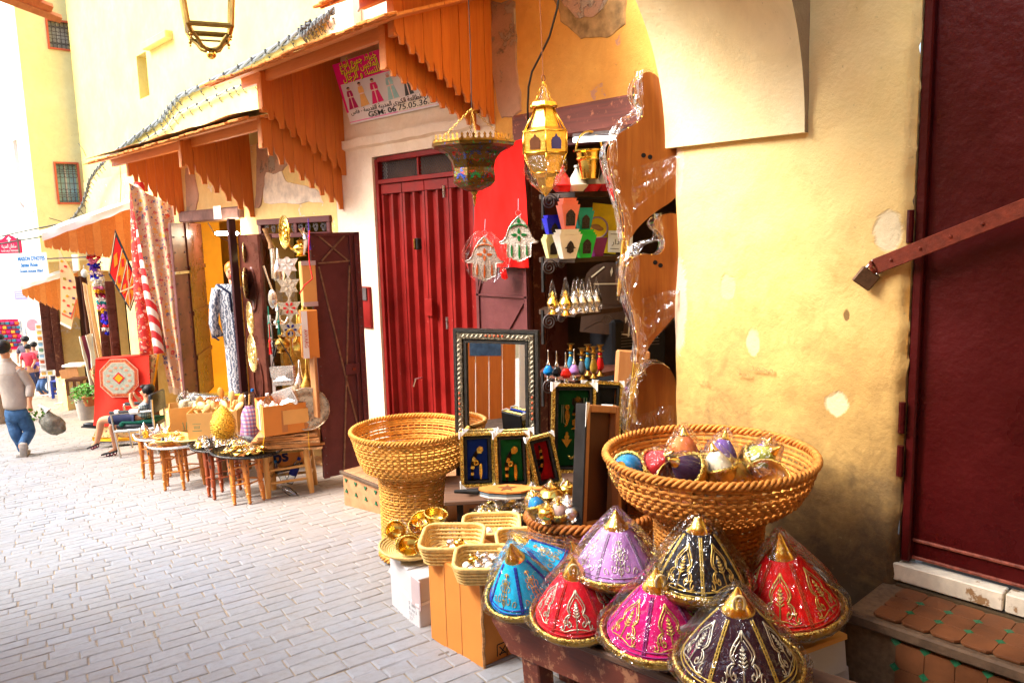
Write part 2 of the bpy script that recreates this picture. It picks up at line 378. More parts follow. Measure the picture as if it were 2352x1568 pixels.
def plain(name,col,rough=.6,metal=0.0,var=.12,vs=14,bst=.12,bs=60):
 k='c_'+name
 if k not in M_:M_[k]=sim(name,col,rough,metal,var=var,vs=vs,bst=bst,bs=bs)
 return M_[k]
def velvet(name,col):
 m,nt,b=base(name,col,.75); cc=coord(nt,'Object')
 n1=nois(nt,cc,22,5,.6)
 setc(nt,b,mix(nt,ramp(nt,n1,.35,.65),tuple(x*.75 for x in col),tuple(min(1,x*1.2)for x in col)))
 b.inputs['Specular IOR Level'].default_value=.15
 bump(nt,b,nois(nt,cc,160,3),.3,.003); return m
def specks(name,ground,cols,scale=16.0,size=.30,aniso=None,rough=.85,sheen=0):
 """embroidered cloth: scattered motifs of several colours on a ground cloth"""
 m,nt,b=base(name,ground,rough); cc=coord(nt,'Object',aniso)
 wob=nd(nt,'ShaderNodeVectorMath',{0:cc,1:nd(nt,'ShaderNodeVectorMath',{0:nd(nt,'ShaderNodeTexNoise',{'Vector':cc,'Scale':scale*1.6,'Detail':2.0}).outputs['Color'],1:(.06,.06,.06)},operation='MULTIPLY').outputs[0]},operation='ADD').outputs[0]
 c=ground
 for k,s0 in enumerate((scale,scale*1.7)):
  v=nd(nt,'ShaderNodeTexVoronoi',{'Vector':wob,'Scale':s0,'Randomness':.85},feature='F1')
  msk=mth(nt,'LESS_THAN',v.outputs['Distance'],size*(1.0 if k==0 else .8))
  cr=nt.nodes.new('ShaderNodeValToRGB'); cr.color_ramp.interpolation='CONSTANT'
  el=cr.color_ramp.elements
  while len(el)<len(cols):el.new(.5)
  for i,q in enumerate(cols):el[i].position=i/len(cols); el[i].color=c4(q)
  nt.links.new(nd(nt,'ShaderNodeSeparateColor',{0:v.outputs['Color']}).outputs[0],cr.inputs[0])
  inner=mth(nt,'LESS_THAN',v.outputs['Distance'],size*.38)
  mc=mix(nt,mth(nt,'MULTIPLY',inner,.75),cr.outputs[0],cols[(k+1)%len(cols)])
  c=mix(nt,msk,c,mc)
 f2=nois(nt,cc,5,4)
 c=mix(nt,mth(nt,'MULTIPLY',ramp(nt,f2,.4,.7),.22),c,tuple(x*.7 for x in ground))
 setc(nt,b,c); bump(nt,b,nois(nt,cc,110,3),.35,.006)
 return m
def weavecheck(name,ca,cb,cc_,scale=30.0):
 m,nt,b=base(name,ca,.85); s=nd(nt,'ShaderNodeSeparateXYZ',{0:coord(nt,'Object')})
 fx=mth(nt,'GREATER_THAN',mth(nt,'FRACT',mth(nt,'MULTIPLY',mth(nt,'ADD',s.outputs[0],s.outputs[1]),scale)),.5)
 fz=mth(nt,'GREATER_THAN',mth(nt,'FRACT',mth(nt,'MULTIPLY',s.outputs[2],scale)),.5)
 c=mix(nt,mth(nt,'MULTIPLY',fx,.6),ca,cb); c=mix(nt,mth(nt,'MULTIPLY',fz,.6),c,cc_)
 setc(nt,b,c); return m
def stripes(name,cols,freq,d=(1,0,0),rough=.85,wob=.0):
 m,nt,b=base(name,cols[0],rough); cc=coord(nt,'Object')
 t=nd(nt,'ShaderNodeVectorMath',{0:cc,1:d},operation='DOT_PRODUCT').outputs['Value']
 if wob:t=mth(nt,'ADD',t,mth(nt,'MULTIPLY',nois(nt,cc,9,3),wob))
 fr=mth(nt,'FRACT',mth(nt,'MULTIPLY',t,freq))
 cr=nt.nodes.new('ShaderNodeValToRGB'); cr.color_ramp.interpolation='CONSTANT'; el=cr.color_ramp.elements
 while len(el)<len(cols):el.new(.5)
 for i,q in enumerate(cols):el[i].position=i/len(cols); el[i].color=c4(q)
 nt.links.new(fr,cr.inputs[0]); setc(nt,b,cr.outputs[0]); bump(nt,b,nois(nt,cc,100,3),.3,.005)
 return m
 # ------------------------------------------------------------------ lettering
def shape_ar(s):
 """visual-order presentation forms of an Arabic phrase (for a left-to-right typesetter)"""
 F4={'\u0627':(0xFE8D,2),'\u0623':(0xFE83,2),'\u0628':(0xFE8F,4),'\u0629':(0xFE93,2),'\u062a':(0xFE95,4),'\u062c':(0xFE9D,4),'\u062e':(0xFEA5,4),
  '\u062d':(0xFEA1,4),'\u062f':(0xFEA9,2),'\u0631':(0xFEAD,2),'\u0633':(0xFEB1,4),'\u0634':(0xFEB5,4),'\u0637':(0xFEC1,4),'\u0639':(0xFEC9,4),'\u0641':(0xFED1,4),
  '\u0642':(0xFED5,4),'\u0643':(0xFED9,4),'\u0644':(0xFEDD,4),'\u0645':(0xFEE1,4),'\u0646':(0xFEE5,4),'\u0647':(0xFEE9,4),'\u0648':(0xFEED,2),'\u064a':(0xFEF1,4),
  '\u0649':(0xFEEF,2),'\u0621':(0xFE80,1)}
 out=[]; L=list(s); i=0; prev=False
 while i<len(L):
  c=L[i]
  if c not in F4:out.append(c); prev=False; i+=1; continue
  if c=='\u0644' and i+1<len(L)and L[i+1]=='\u0627':
   out.append(chr(0xFEFC if prev else 0xFEFB)); prev=False; i+=2; continue
  b0,n=F4[c]; nxt=i+1<len(L)and L[i+1]in F4 and F4[L[i+1]][1]>1
  if n==1:out.append(chr(b0)); prev=False
  elif n==2:out.append(chr(b0+(1 if prev else 0))); prev=False
  else:out.append(chr(b0+(3 if prev and nxt else 1 if prev else 2 if nxt else 0))); prev=nxt
  i+=1
 return ''.join(reversed(out))
def text(body,size,mt,par,M,align='LEFT',depth=.0008,wfit=None,arab=False,name='lettering',shear=0.0,bold=0.0):
 c=bpy.data.curves.new('tmp','FONT'); c.body=shape_ar(body)if arab else body; c.size=size; c.align_x=align; c.extrude=depth; c.shear=shear; c.offset=bold
 c.resolution_u=3
 o=bpy.data.objects.new('tmp',c); COL.objects.link(o)
 bpy.context.view_layer.update()
 me=bpy.data.meshes.new_from_object(o.evaluated_get(bpy.context.evaluated_depsgraph_get()))
 bpy.data.objects.remove(o); bpy.data.curves.remove(c)
 xs=[v.co.x for v in me.vertices]
 if wfit and xs and max(xs)>min(xs):
  k=wfit/(max(xs)-min(xs))
  for v in me.vertices:v.co.x*=k
 me.materials.clear(); me.materials.append(mt)
 q=bpy.data.objects.new(name,me); COL.objects.link(q); q.parent=par; q['kind']='stuff'
 q.matrix_local=M@RO(rad(90),4,'X')
 return q
 # ================================================================== SETTING
 # ---- street: sandy bed and individually laid pavers, falling away from the viewer
def struct(name,mb,mt,smooth=None,M=None):o=mb.build(name,mt,None,smooth,'structure',M); return o
bed=sim('sandy joint',(.30,.25,.19),.95,var=.3,vs=12,bs=70,bst=.6,kind='World',wear=((.20,.15,.10),9,.60))
mb=MB(); mb.grid(lambda a,b:(-9+20*a,-6+66*b,G(-6+66*b)-.005),4,10)
street=struct('cobbled_street',mb,bed)
def paver_mat():
 m,nt,b=base('grey paver stone',(.4,.38,.36),.72,spec=.35)
 rn=mth(nt,'FRACT',mth(nt,'ADD',nd(nt,'ShaderNodeObjectInfo').outputs['Random'],nd(nt,'ShaderNodeNewGeometry').outputs['Random Per Island']))
 wp=coord(nt,'World')
 cr=nt.nodes.new('ShaderNodeValToRGB'); el=cr.color_ramp.elements
 el[0].position=0; el[0].color=c4((.262,.278,.305)); el[1].position=1; el[1].color=c4((.300,.328,.372))
 e=el.new(.5); e.color=c4((.282,.303,.338)); nt.links.new(rn,cr.inputs[0])
 c=mix(nt,ramp(nt,nois(nt,wp,2.0,5),.35,.65),cr.outputs[0],(.300,.316,.335))
 c=mix(nt,mth(nt,'MULTIPLY',ramp(nt,nois(nt,wp,26,6,.7),.45,.75),.5),c,(.20,.185,.165))
 c=mix(nt,mth(nt,'MULTIPLY',ramp(nt,nois(nt,wp,.9,7,.75,.5),.52,.72),.35),c,(.20,.185,.16))
 c=mix(nt,ramp(nt,nois(nt,wp,5.2,3),.745,.76),c,(.12,.11,.10))
 # sandy dirt trodden in along the shop fronts
 x=nd(nt,'ShaderNodeSeparateXYZ',{0:wp}).outputs[0]
 d=ramp(nt,mth(nt,'ADD',x,mth(nt,'MULTIPLY',nois(nt,wp,1.4,5),1.6)),2.5,4.4)
 c=mix(nt,mth(nt,'MULTIPLY',d,.6),c,(.33,.225,.125))
 setc(nt,b,c); bump(nt,b,nois(nt,wp,90,5,.7),.35,.006); return m
pav_m=paver_mat()
ca,sa=math.cos(rad(11)),math.sin(rad(11))
D1=Vector((ca,-sa,S*sa)).normalized(); D2=Vector((sa,ca,-S*ca)).normalized(); D3=D1.cross(D2)
def paver_geo(L,Wd,jit):
 x,y,b=L/2,Wd/2,.007
 vs=[(-x,-y,-.03),(x,-y,-.03),(x,y,-.03),(-x,y,-.03),(-x,-y,-.0038),(x,-y,-.0038),(x,y,-.0038),(-x,y,-.0038),
  (-x+b,-y+b,0),(x-b,-y+b,0),(x-b,y-b,0),(-x+b,y-b,0)]
 vs=[(p[0]+R.uniform(-jit,jit),p[1]+R.uniform(-jit,jit),p[2])for p in vs[:4]]+[(p[0]+R.uniform(-jit,jit),p[1]+R.uniform(-jit,jit),p[2])for p in vs[4:8]]+[(p[0]+R.uniform(-jit,jit),p[1]+R.uniform(-jit,jit),p[2]+R.uniform(-.0015,.0015))for p in vs[8:]]
 fs=[(8,9,10,11),(4,5,9,8),(5,6,10,9),(6,7,11,10),(7,4,8,11),(0,1,5,4),(1,2,6,5),(2,3,7,6),(3,0,4,7)]
 return vs,fs
variants=[]
for k in range(10):
 q=MB(); q.add(*paver_geo(.12+.012*k,.104,.004)); o=q.build('paver',pav_m); variants.append(o.data); bpy.data.objects.remove(o)
pv=[]
for i in range(-14,190):
 bb=i*.110; a=-4.2+R.uniform(-.2,0)
 while a<6.2:
  k=R.choice((0,1,2,3,4,5,6,7,8,9,9,8,7)); L=.12+.012*k; a+=L/2+.003
  p=Vector((0,0,0))+D1*a+D2*bb
  if-3.6<p.x<4.06+(2.5 if p.y>19.6 else 0)and p.y>-1.4 and not(p.x>3.02 and p.y<2.2):
   u,v,d=proj(p)if(RM.transposed()@(p-CAM)).z<-.2 else(1e5,1e5,1)
   if-500<u<3000 and v<2300:
    vis=0<u<2352 and v<1575 and not(p.x>2.0 and p.y<3.5)
    pv.append((d if vis else 1e3,p,k,L))
  a+=L/2+.003
pv.sort(key=lambda t:t[0])
rest=MB()
for n,(d,p,k,L)in enumerate(pv):
 z=R.uniform(-.0018,.0018); tw=R.uniform(-.012,.012)
 M=Matrix((D1,D2,D3)).transposed().to_4x4(); M=TR(p+D3*z)@M@RO(tw,4,'Z')@RO(R.uniform(-.007,.007),4,'X')@RO(R.uniform(-.005,.005),4,'Y')
 if n<300 and d<900:
  o=bpy.data.objects.new('paver',variants[k]); COL.objects.link(o); o.parent=street; o.matrix_local=M
 else:
  vs,fs=paver_geo(L,.104,.004); rest.add(vs,fs,0,M)
rest.build('pavers',pav_m,street,kind='stuff')
# ---- houses along the right side of the lane
V,W=4.10,3.05
def wall(par,name,mt,Y0,Y1,z0,z1,holes=(),X=V,th=.4,M=None):
 ys=sorted({Y0,Y1,*[h[0]for h in holes],*[h[1]for h in holes]}); zs=sorted({z0,z1,*[h[2]for h in holes],*[h[3]for h in holes]})
 m=MB()
 def solid(i,j):
  if i<0 or j<0 or i>=len(ys)-1 or j>=len(zs)-1:return False
  yc,zc=(ys[i]+ys[i+1])/2,(zs[j]+zs[j+1])/2
  return not any(h[0]<yc<h[1]and h[2]<zc<h[3]for h in holes)
 for i in range(len(ys)-1):
  for j in range(len(zs)-1):
   if not solid(i,j):continue
   a,b,c,d=ys[i],ys[i+1],zs[j],zs[j+1]
   m.add([(X,b,c),(X,a,c),(X,a,d),(X,b,d)],[(0,1,2,3)]); m.add([(X+th,a,c),(X+th,b,c),(X+th,b,d),(X+th,a,d)],[(0,1,2,3)])
   if not solid(i-1,j):m.add([(X,a,c),(X+th,a,c),(X+th,a,d),(X,a,d)],[(0,1,2,3)])
   if not solid(i+1,j):m.add([(X+th,b,c),(X,b,c),(X,b,d),(X+th,b,d)],[(0,1,2,3)])
   if not solid(i,j-1):m.add([(X,b,c),(X+th,b,c),(X+th,a,c),(X,a,c)],[(0,1,2,3)])
   if not solid(i,j+1):m.add([(X,a,d),(X+th,a,d),(X+th,b,d),(X,b,d)],[(0,1,2,3)])
 return m.build(name,mt,par)
def room(par,name,mt,Y0,Y1,z0,z1,dep,X=V+.4):
 m=MB(); x1=X+dep
 m.add([(X,Y0,z0),(x1,Y0,z0),(x1,Y1,z0),(X,Y1,z0),(X,Y0,z1),(x1,Y0,z1),(x1,Y1,z1),(X,Y1,z1)],
  [(0,3,2,1),(4,5,6,7),(0,1,5,4),(3,7,6,2),(1,2,6,5)])
 return m.build(name,mt,par)
oh=T('shop_house','orange plastered shop house with a dark open shop under a charred red lintel','building',(0,0,0))
LZ=RX(1300,245,V).z
wall(oh,'wall',M_['orange_wall'],2.2,4.58,-.7,6.0,[(2.3,4.28,-.7,LZ-.02)])
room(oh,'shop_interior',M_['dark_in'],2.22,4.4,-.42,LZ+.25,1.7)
mb=MB(); mb.box((V+.02,3.3,LZ-.11),(.20,2.04,.20),b=.015); mb.build('lintel',M_['lintel'],oh)
mb=MB(); mb.box((V+.05,3.3,LZ-.24),(.10,1.96,.05),b=.005); mb.build('lintel_rail',M_['purple_metal'],oh)
# ragged raw mortar where the next house was bonded in, and the broken patch high on the wall
def blotch(name,pts,X,mt,par,d=.012):
 m=MB(); n=len(pts)
 P=[Vector(p)for p in pts]; ring=[]
 for i in range(n):
  a,b=P[i],P[(i+1)%n]
  for k in range(5):
   q=a.lerp(b,k/5); j=.018
   ring.append((q.y+nz(q.y*9,q.z*9,i)*j*1.6,q.z+nz(q.z*9,q.y*9,5+i)*j*1.6))
 k=len(ring); cy_,cz_=sum(p[0]for p in ring)/k,sum(p[1]for p in ring)/k
 m.add([(X-d,p[0]*.94+cy_*.06,p[1]*.97+cz_*.03)for p in ring]+[(X+.004,p[0],p[1])for p in ring],[tuple(range(k-1,-1,-1))]+[(i,k+i,k+(i+1)%k,(i+1)%k)[::-1]for i in range(k)])
 return m.build(name,mt,par)
def pxs(lst,X):return[RX(u,v,X)for u,v in lst]
blotch('mortar_scar',pxs([(1128,0),(1185,0),(1188,150),(1200,260),(1150,275),(1132,180)],V),V,M_['raw'],oh)
blotch('broken_plaster',pxs([(1285,-25),(1420,-25),(1390,20),(1360,40),(1325,40),(1295,10)],V),V,M_['raw'],oh)
gr=sim('brown damp halo',(.36,.22,.09),.9,var=.5,vs=10,kind='World',bs=60,bst=.6)
blotch('damp_patch',pxs([(1265,-20),(1440,-20),(1440,60),(1395,90),(1330,85),(1285,50)],V),V,gr,oh,.006)
wh=T('shop_house','pale pink plastered house with the tall red metal door','building')
DY0,DY1,DZ=RX(1085,350,V).y,RX(857,372,V).y,RX(857,366,V).z
wall(wh,'wall',M_['white_wall'],4.585,6.98,-1.0,6.4,[(DY0-.02,DY1+.02,-.25,DZ+.02)])
mb=MB()
mb.grid(lambda a,b:(V-.035-.035*max(0,nz(a*9,3))-(0 if b<.5 else .0),4.62+2.2*a,DZ+.13+.09*b+.02*nz(a*8,1)-.015*b),40,3)
# plaster lip above the red door
mb.grid(lambda a,b:(V-.035*(1-b)-.03*max(0,nz(a*9,3))*(1-b),4.62+2.2*a,DZ+.13+.02*nz(a*8,1)-.02*b),40,2); mb.build('plaster_lip',M_['white_wall'],wh,60)
# red ribbed folding door with a mesh transom
def red_door():
 d=MB(); X=V+.10
 zt=RX(857,418,V).z; z0=-.25
 fr=MB()
 for(a,b,c,e)in((DY0-.015,DY0+.035,z0,DZ),(DY1-.035,DY1+.015,z0,DZ),(DY0+.035,DY1-.035,DZ-.03,DZ+.015),(DY0+.035,DY1-.035,zt-.025,zt+.015)):
  fr.box((V+.055,(a+b)/2,(c+e)/2),(.07,b-a,e-c),b=.004)
 f=fr.build('door_frame',M_['red_metal'],wh)
 for t in(.44,.78):
  q=MB(); y=DY1-(DY1-DY0)*t; q.box((V+.06,y,(zt+DZ)/2),(.03,.022,DZ-zt-.045)); q.build('transom_bar',M_['red_metal'],f)
 g=MB(); n=46
 for k in range(-8,n):
  y0=DY1-.03-k*.034
  for sg in(1,-1):
   a=Vector((V+.07,y0,zt+.015)); b=Vector((V+.07,y0-sg*(DZ-zt-.04),DZ-.03))
   lo,hi=DY0+.036,DY1-.036
   def clip(a,b):
    t0,t1=0,1; dy=b.y-a.y
    for lim,s in((lo,1),(hi,-1)):
     fa,fb=(a.y-lim)*s,(b.y-lim)*s
     if fa<0 and fb<0:return None
     if fa<0:t0=max(t0,-fa/(fb-fa))
     if fb<0:t1=min(t1,fa/(fa-fb))
    return(a.lerp(b,t0),a.lerp(b,t1))if t1>t0 else None
   c=clip(a,b)
   if c:g.tube(c,.0035,4)
 g.build('wire_mesh',M_['iron'],f)
 bk=MB(); bk.box((V+.16,(DY0+DY1)/2,(zt+DZ)/2),(.01,DY1-DY0,DZ-zt)); bk.build('transom_back',plain('cardboard packed behind mesh',(.16,.09,.05),.8,var=.5,vs=6),f)
 # four narrow leaves, each a pressed sheet with hollow ribs
 n=4; wl=(DY1-DY0-.08)/n
 leaf=None
 for k in range(n):
  y1=DY1-.04-k*wl; y0=y1-wl+.008; yc=(y0+y1)/2
  m=MB()
  ws=[0,.10,.16,.40,.46,.54,.60,.84,.90,1.0]; ds=[0,0,.045,.045,.004,.004,.045,.045,0,0]
  vs=[]
  for z in(z0+.02,zt-.12):
   for a,dd in zip(ws,ds):vs.append((V+.045+dd,y1-(y1-y0)*a,z))
  L=len(ws); m.add(vs,[(i,i+1,L+i+1,L+i)for i in range(L-1)])
  m.box((V+.06,yc,zt-.072),(.035,y1-y0,.088),b=.003)
  leaf=m.build('door_leaf',M_['red_metal'],wh)
  if k==2:
   q=MB(); c=RX(963,560,V+.03); q.box((V+.015,c.y,c.z),(.05,.055,.10),b=.008); q.build('door_handle',M_['black'],leaf)
   q=MB(); q.box((V-.015,c.y+.008,c.z),(.012,.018,.095),b=.004); q.build('handle_plate',M_['brass'],leaf)
   c=RX(986,706,V+.03); q=MB(); q.box((V+.03,c.y,c.z),(.02,.10,.15),b=.003); q.build('lock_plate',M_['red_metal'],leaf)
   c=RX(967,868,V+.03); q=MB(); q.tube([(V+.05,c.y,c.z),(V-.03,c.y,c.z),(V-.035,c.y+.03,c.z-.07)],.009,6); q.build('door_handle',M_['steel'],leaf)
  if k in(0,2):
   for pz in((1016,440)if k==2 else(856,466),(1024,742)if k==2 else(870,810)):
    c=RX(pz[0],pz[1],V+.02); q=MB(); q.tube([(V+.035,c.y,c.z-.05),(V+.035,c.y,c.z+.05)],.012,8); q.build('hinge',M_['steel'],leaf)
 bk=MB(); bk.box((V+.15,(DY0+DY1)/2,(z0+zt)/2),(.01,DY1-DY0+.02,zt-z0)); bk.build('door_back',M_['black'],wh)
red_door()
# yellow house: two open shops, the far one with a dress in its doorway
yh=T('shop_house','yellow plastered house with two open shops and dark brown door leaves','building')
def Yv(u):return RX(u,700,V).y
S2a,S2b=Yv(768),Yv(612); S3a,S3b=Yv(566),Yv(452)
T2,T3=RX(690,503,V).z,RX(510,505,V).z
FY=15.66
S4a,S4b=Yv(410),Yv(330); S5a,S5b=Yv(290),Yv(232)
wall(yh,'wall',M_['yellow_wall'],6.985,FY,-2.2,2.75,[(S2a,S2b,-.55,T2),(S3a,S3b,-.72,T3),(S4a,S4b,-1.0,1.2),(S5a,S5b,-1.2,1.2)])
wall(yh,'upper_wall',M_['pale_wall'],6.985,FY,2.75,7.0,[(Yv(385),Yv(363),RX(375,205,V).z,RX(375,95,V).z)],X=V+.01)
room(yh,'shop_interior',M_['olive_in'],S2a-.25,S2b+.2,-.55,T2+.1,1.3)
room(yh,'shop_interior',M_['yellow_in'],S3a-.2,S3b+.9,-.72,T3+.15,.35)
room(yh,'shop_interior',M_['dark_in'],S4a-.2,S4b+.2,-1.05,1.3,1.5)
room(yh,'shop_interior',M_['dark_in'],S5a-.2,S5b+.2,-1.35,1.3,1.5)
# window niche high on the wall
c=RX(372,150,V); q=MB(); q.box((V-.02,c.y,RX(372,92,V).z),(.14,.9,.10),b=.01); q.build('window_hood',M_['pale_wall'],yh)
q=MB(); q.box((V+.3,c.y,c.z),(.02,1.0,1.1)); q.build('window',plain('window shutter',(.80,.62,.28),.6),yh)
# lintels
q=MB(); q.box((V-.01,(S3a+S3b)/2+.05,T3+.07),(.12,S3b-S3a+.35,.15),b=.02); q.build('lintel',sim('rough brown lintel',(.20,.11,.09),.8,var=.4,vs=8),yh)
q=MB(); q.box((V-.075,RX(513,495,V).y,T3+.09),(.006,.22,.16)); q.build('notice',M_['paper'],yh)
# transom grille over the second shop
zt=RX(690,530,V).z
fr=MB();
for(a,b,c,d)in((S2a-.05,S2b+.05,T2-.045,T2+.02),(S2a-.05,S2b+.05,zt-.07,zt-.02)):fr.box((V+.01,(a+b)/2,(c+d)/2),(.08,b-a,d-c),b=.006)
for t in(0,.45,1):y=S2a+(S2b-S2a)*t; fr.box((V+.01,y,(zt+T2)/2-.03),(.06,.07,T2-zt-.02),b=.004)
f=fr.build('transom_frame',M_['purple_metal'],yh)
g=MB()
for k in range(9):
 y=S2a+.12+k*(S2b-S2a-.2)/8.5; pts=[(V+.0,y+.055*(1-t/22)*math.cos(t*.75),(zt+T2)/2-.03+.055*(1-t/22)*math.sin(t*.75))for t in range(18)]
 g.tube(pts,.006,5)
g.build('scroll_grille',M_['iron'],f)
# low brick sill under the second shop
for k in range(3):
 for j in range(9):
  q=MB(); q.box((V-.05-.02*(k<2),S2a-.25+j*.16+(k%2)*.07,-.90+k*.075+R.uniform(-.004,.004)),(.15,.148,.066),b=.008); q.build('brick',plain('sandy brick',(.52,.30,.13),.85,var=.3,vs=6,bst=.5),yh)
blotch('mortar_scar',pxs([(590,330),(640,335),(665,375),(640,400),(612,395),(600,470),(585,480),(590,400)],V),V,M_['raw'],yh)
blotch('mortar_scar',pxs([(426,385),(446,390),(458,450),(452,480),(440,500),(430,495)],V),V,M_['raw'],yh)
blotch('peeled_plaster',pxs([(600,395),(640,380),(660,420),(700,425),(735,440),(745,465),(690,468),(605,468)],V),V,plain('old whitewash',(.82,.66,.50),.9,var=.25,vs=9,bst=.7),yh,.008)
# purple riveted door leaf standing open beside the second shop
def strap(m,a,b,X0,w_=.012):pass
pl=Vector(RD(726,800,7.1)); pr=Vector(RD(836,800,7.36)); pl.z=pr.z=0
ang=math.degrees(math.atan2(pr.y-pl.y,pr.x-pl.x)); LW=(pr-pl).length
zb,zt_=1.7-553/1801*7.25,1.7+6/1801*7.2
dl=T('door_leaf','open purple brown riveted metal door leaf standing in front of the pale wall','door',(pl.x,pl.y,zb),ang); hh=zt_-zb
q=MB(); q.box((LW/2,.02,hh/2),(LW,.03,hh),b=.004); q.build('panel',M_['purple_metal'],dl)
def bar(m,a,b,w_=.02,d=.012,y=0.0):
 a,b=Vector((a[0],y,a[1])),Vector((b[0],y,b[1])); L=(b-a).length; an=math.atan2(b.z-a.z,b.x-a.x)
 m.box((0,0,0),(L,d,w_),TR((a+b)/2)@RO(-an,4,'Y'))
for(a,b,w_)in(((.025,0),(.025,hh),.05),((LW-.02,0),(LW-.02,hh),.05),((LW-.085,0),(LW-.085,hh),.018),((0,hh-.015),(LW,hh-.015),.03)):
 q=MB(); bar(q,a,b,w_,.03,-.005); q.build('frame_bar',M_['purple_metal'],dl)
bz=hh-.27
for(a,b)in(((.06,bz),(LW-.09,bz+.01)),((.09,hh-.03),(LW-.12,bz+.02)),((.10,bz+.02),(LW-.13,hh-.03)),((.07,bz-.03),(LW-.07,.25)),((LW-.10,bz-.03),(LW*.42,.05))):
 q=MB(); bar(q,a,b,.014,.012,-.006); q.build('strap',sim('rusty strap',(.22,.12,.07),.6,var=.4,vs=30)if 'strapm' not in M_ else M_['strapm'],dl)
q=MB(); q.box((LW-.13,-.012,hh*.44),(.14,.02,.10),b=.004); lk=q.build('lock',M_['purple_metal'],dl)
q=MB(); q.tube([(LW-.12,-.02,hh*.44),(LW-.12,-.035,hh*.44)],.016,8); q.build('keyhole',M_['rust'],lk)
q=MB()
for k in range(26):q.ball((.025,-.022,.05+k*hh/27),.006,5,4); q.ball((LW-.02,-.022,.05+k*hh/27),.006,5,4)
q.build('rivets',M_['iron'],dl,180,'stuff')
# small red wall box right of it
c=RX(842,705,V); q=MB(); q.box((V+.0,c.y,c.z),(.05,.20,.40),b=.006); wb=q.build('meter_box',M_['red_metal'],wh)
q=MB(); q.box((V-.03,c.y,c.z+.13),(.012,.12,.12)); q.build('vent_mesh',M_['iron'],wb)
# door leaves of the dress shop: riveted left leaf, brown right leaf with mouldings
pa,pb=RD(414,760,8.6),RD(447,760,9.1)
def leaf(name,label,ua,da,ub,db,vt,vb,mt,dep=.03):
 a,b=Vector(RD(ua,760,da)),Vector(RD(ub,760,db)); dm=(da+db)/2; um=(ua+ub)/2
 hz=784-255-.0276*(um-1176); z0=H-(vb-hz)/F*dm; z1=H-(vt-hz)/F*dm
 an=math.degrees(math.atan2(b.y-a.y,b.x-a.x)); L=math.hypot(b.x-a.x,b.y-a.y)
 t=T(name,label,'door',(a.x,a.y,z0),an); q=MB(); q.box((L/2,dep/2,(z1-z0)/2),(L,dep,z1-z0),b=.004); q.build('panel',mt,t)
 return t,L,z1-z0
t,L,hh=leaf('door_leaf','riveted reddish metal door leaf left of the dress doorway',413,8.7,444,9.0,513,910,sim('weathered red brown metal',(.22,.095,.085),.42,var=.45,vs=3,bst=.2))
q=MB()
for k in range(11):q.ball((L*.15,-.002,.1+k*hh/11.5),.010,6,4); q.ball((L*.85,-.002,.1+k*hh/11.5),.010,6,4)
q.build('rivets',M_['iron'],t,180,'stuff')
q=MB(); bar(q,(0,hh*.72),(L,hh*.72),.03,.012,-.006); q.build('strap',M_['chrome'],t)
t,L,hh=leaf('door_leaf','dark glossy door leaf folded back into the dress doorway',447,9.0,482,9.9,513,905,M_['brown_door'])
for z in(.25,.5,.75):q=MB(); bar(q,(0,hh*z),(L,hh*z),.05,.014,-.007); q.build('rail',M_['brown_door'],t)
t,L,hh=leaf('door_leaf','dark iron door leaf edge in front of the hanging grey dress',545,8.15,560,8.25,503,985,plain('dark metal edge',(.06,.022,.025),.4))
q=MB(); q.box((L*.3,-.02,hh*.135),(.05,.03,.12),b=.006); q.build('latch',M_['steel'],t)
t,L,hh=leaf('door_leaf','carved brown glossy door leaf with plates hung on it',562,8.2,612,8.0,538,985,M_['brown_door'])
for(z0,z1)in((.06,.44),(.52,.92)):
 q=MB(); q.lathe([(.0,0),(.08,.0),(.085,.012),(.095,.012),(.10,0)],16,TR((L*.5,-.001,hh*(z0+z1)/2))@RO(rad(90),4,'X')@DG((.8,2.4,1,1))); q.build('moulding',M_['brown_door'],t,60)
leaf('door_leaf','narrow dark door leaf behind the hanging silver daggers',612,8.0,640,8.6,538,985,M_['brown_door'])
q=MB(); q.box((V+.20,S3b-.008,(T3-.72)/2),(.39,.012,T3+.70)); q.build('yellow_lining',M_['yellow_in'],yh)
# orange doorway jamb of the dress shop
q=MB(); q.box((V-.0,S3b-.04,(T3-.72)/2),(.10,.045,T3+.70),b=.005); q.build('door_jamb',wood('orange varnished jamb',(.50,.15,.03),(.34,.08,.02),.4),yh)
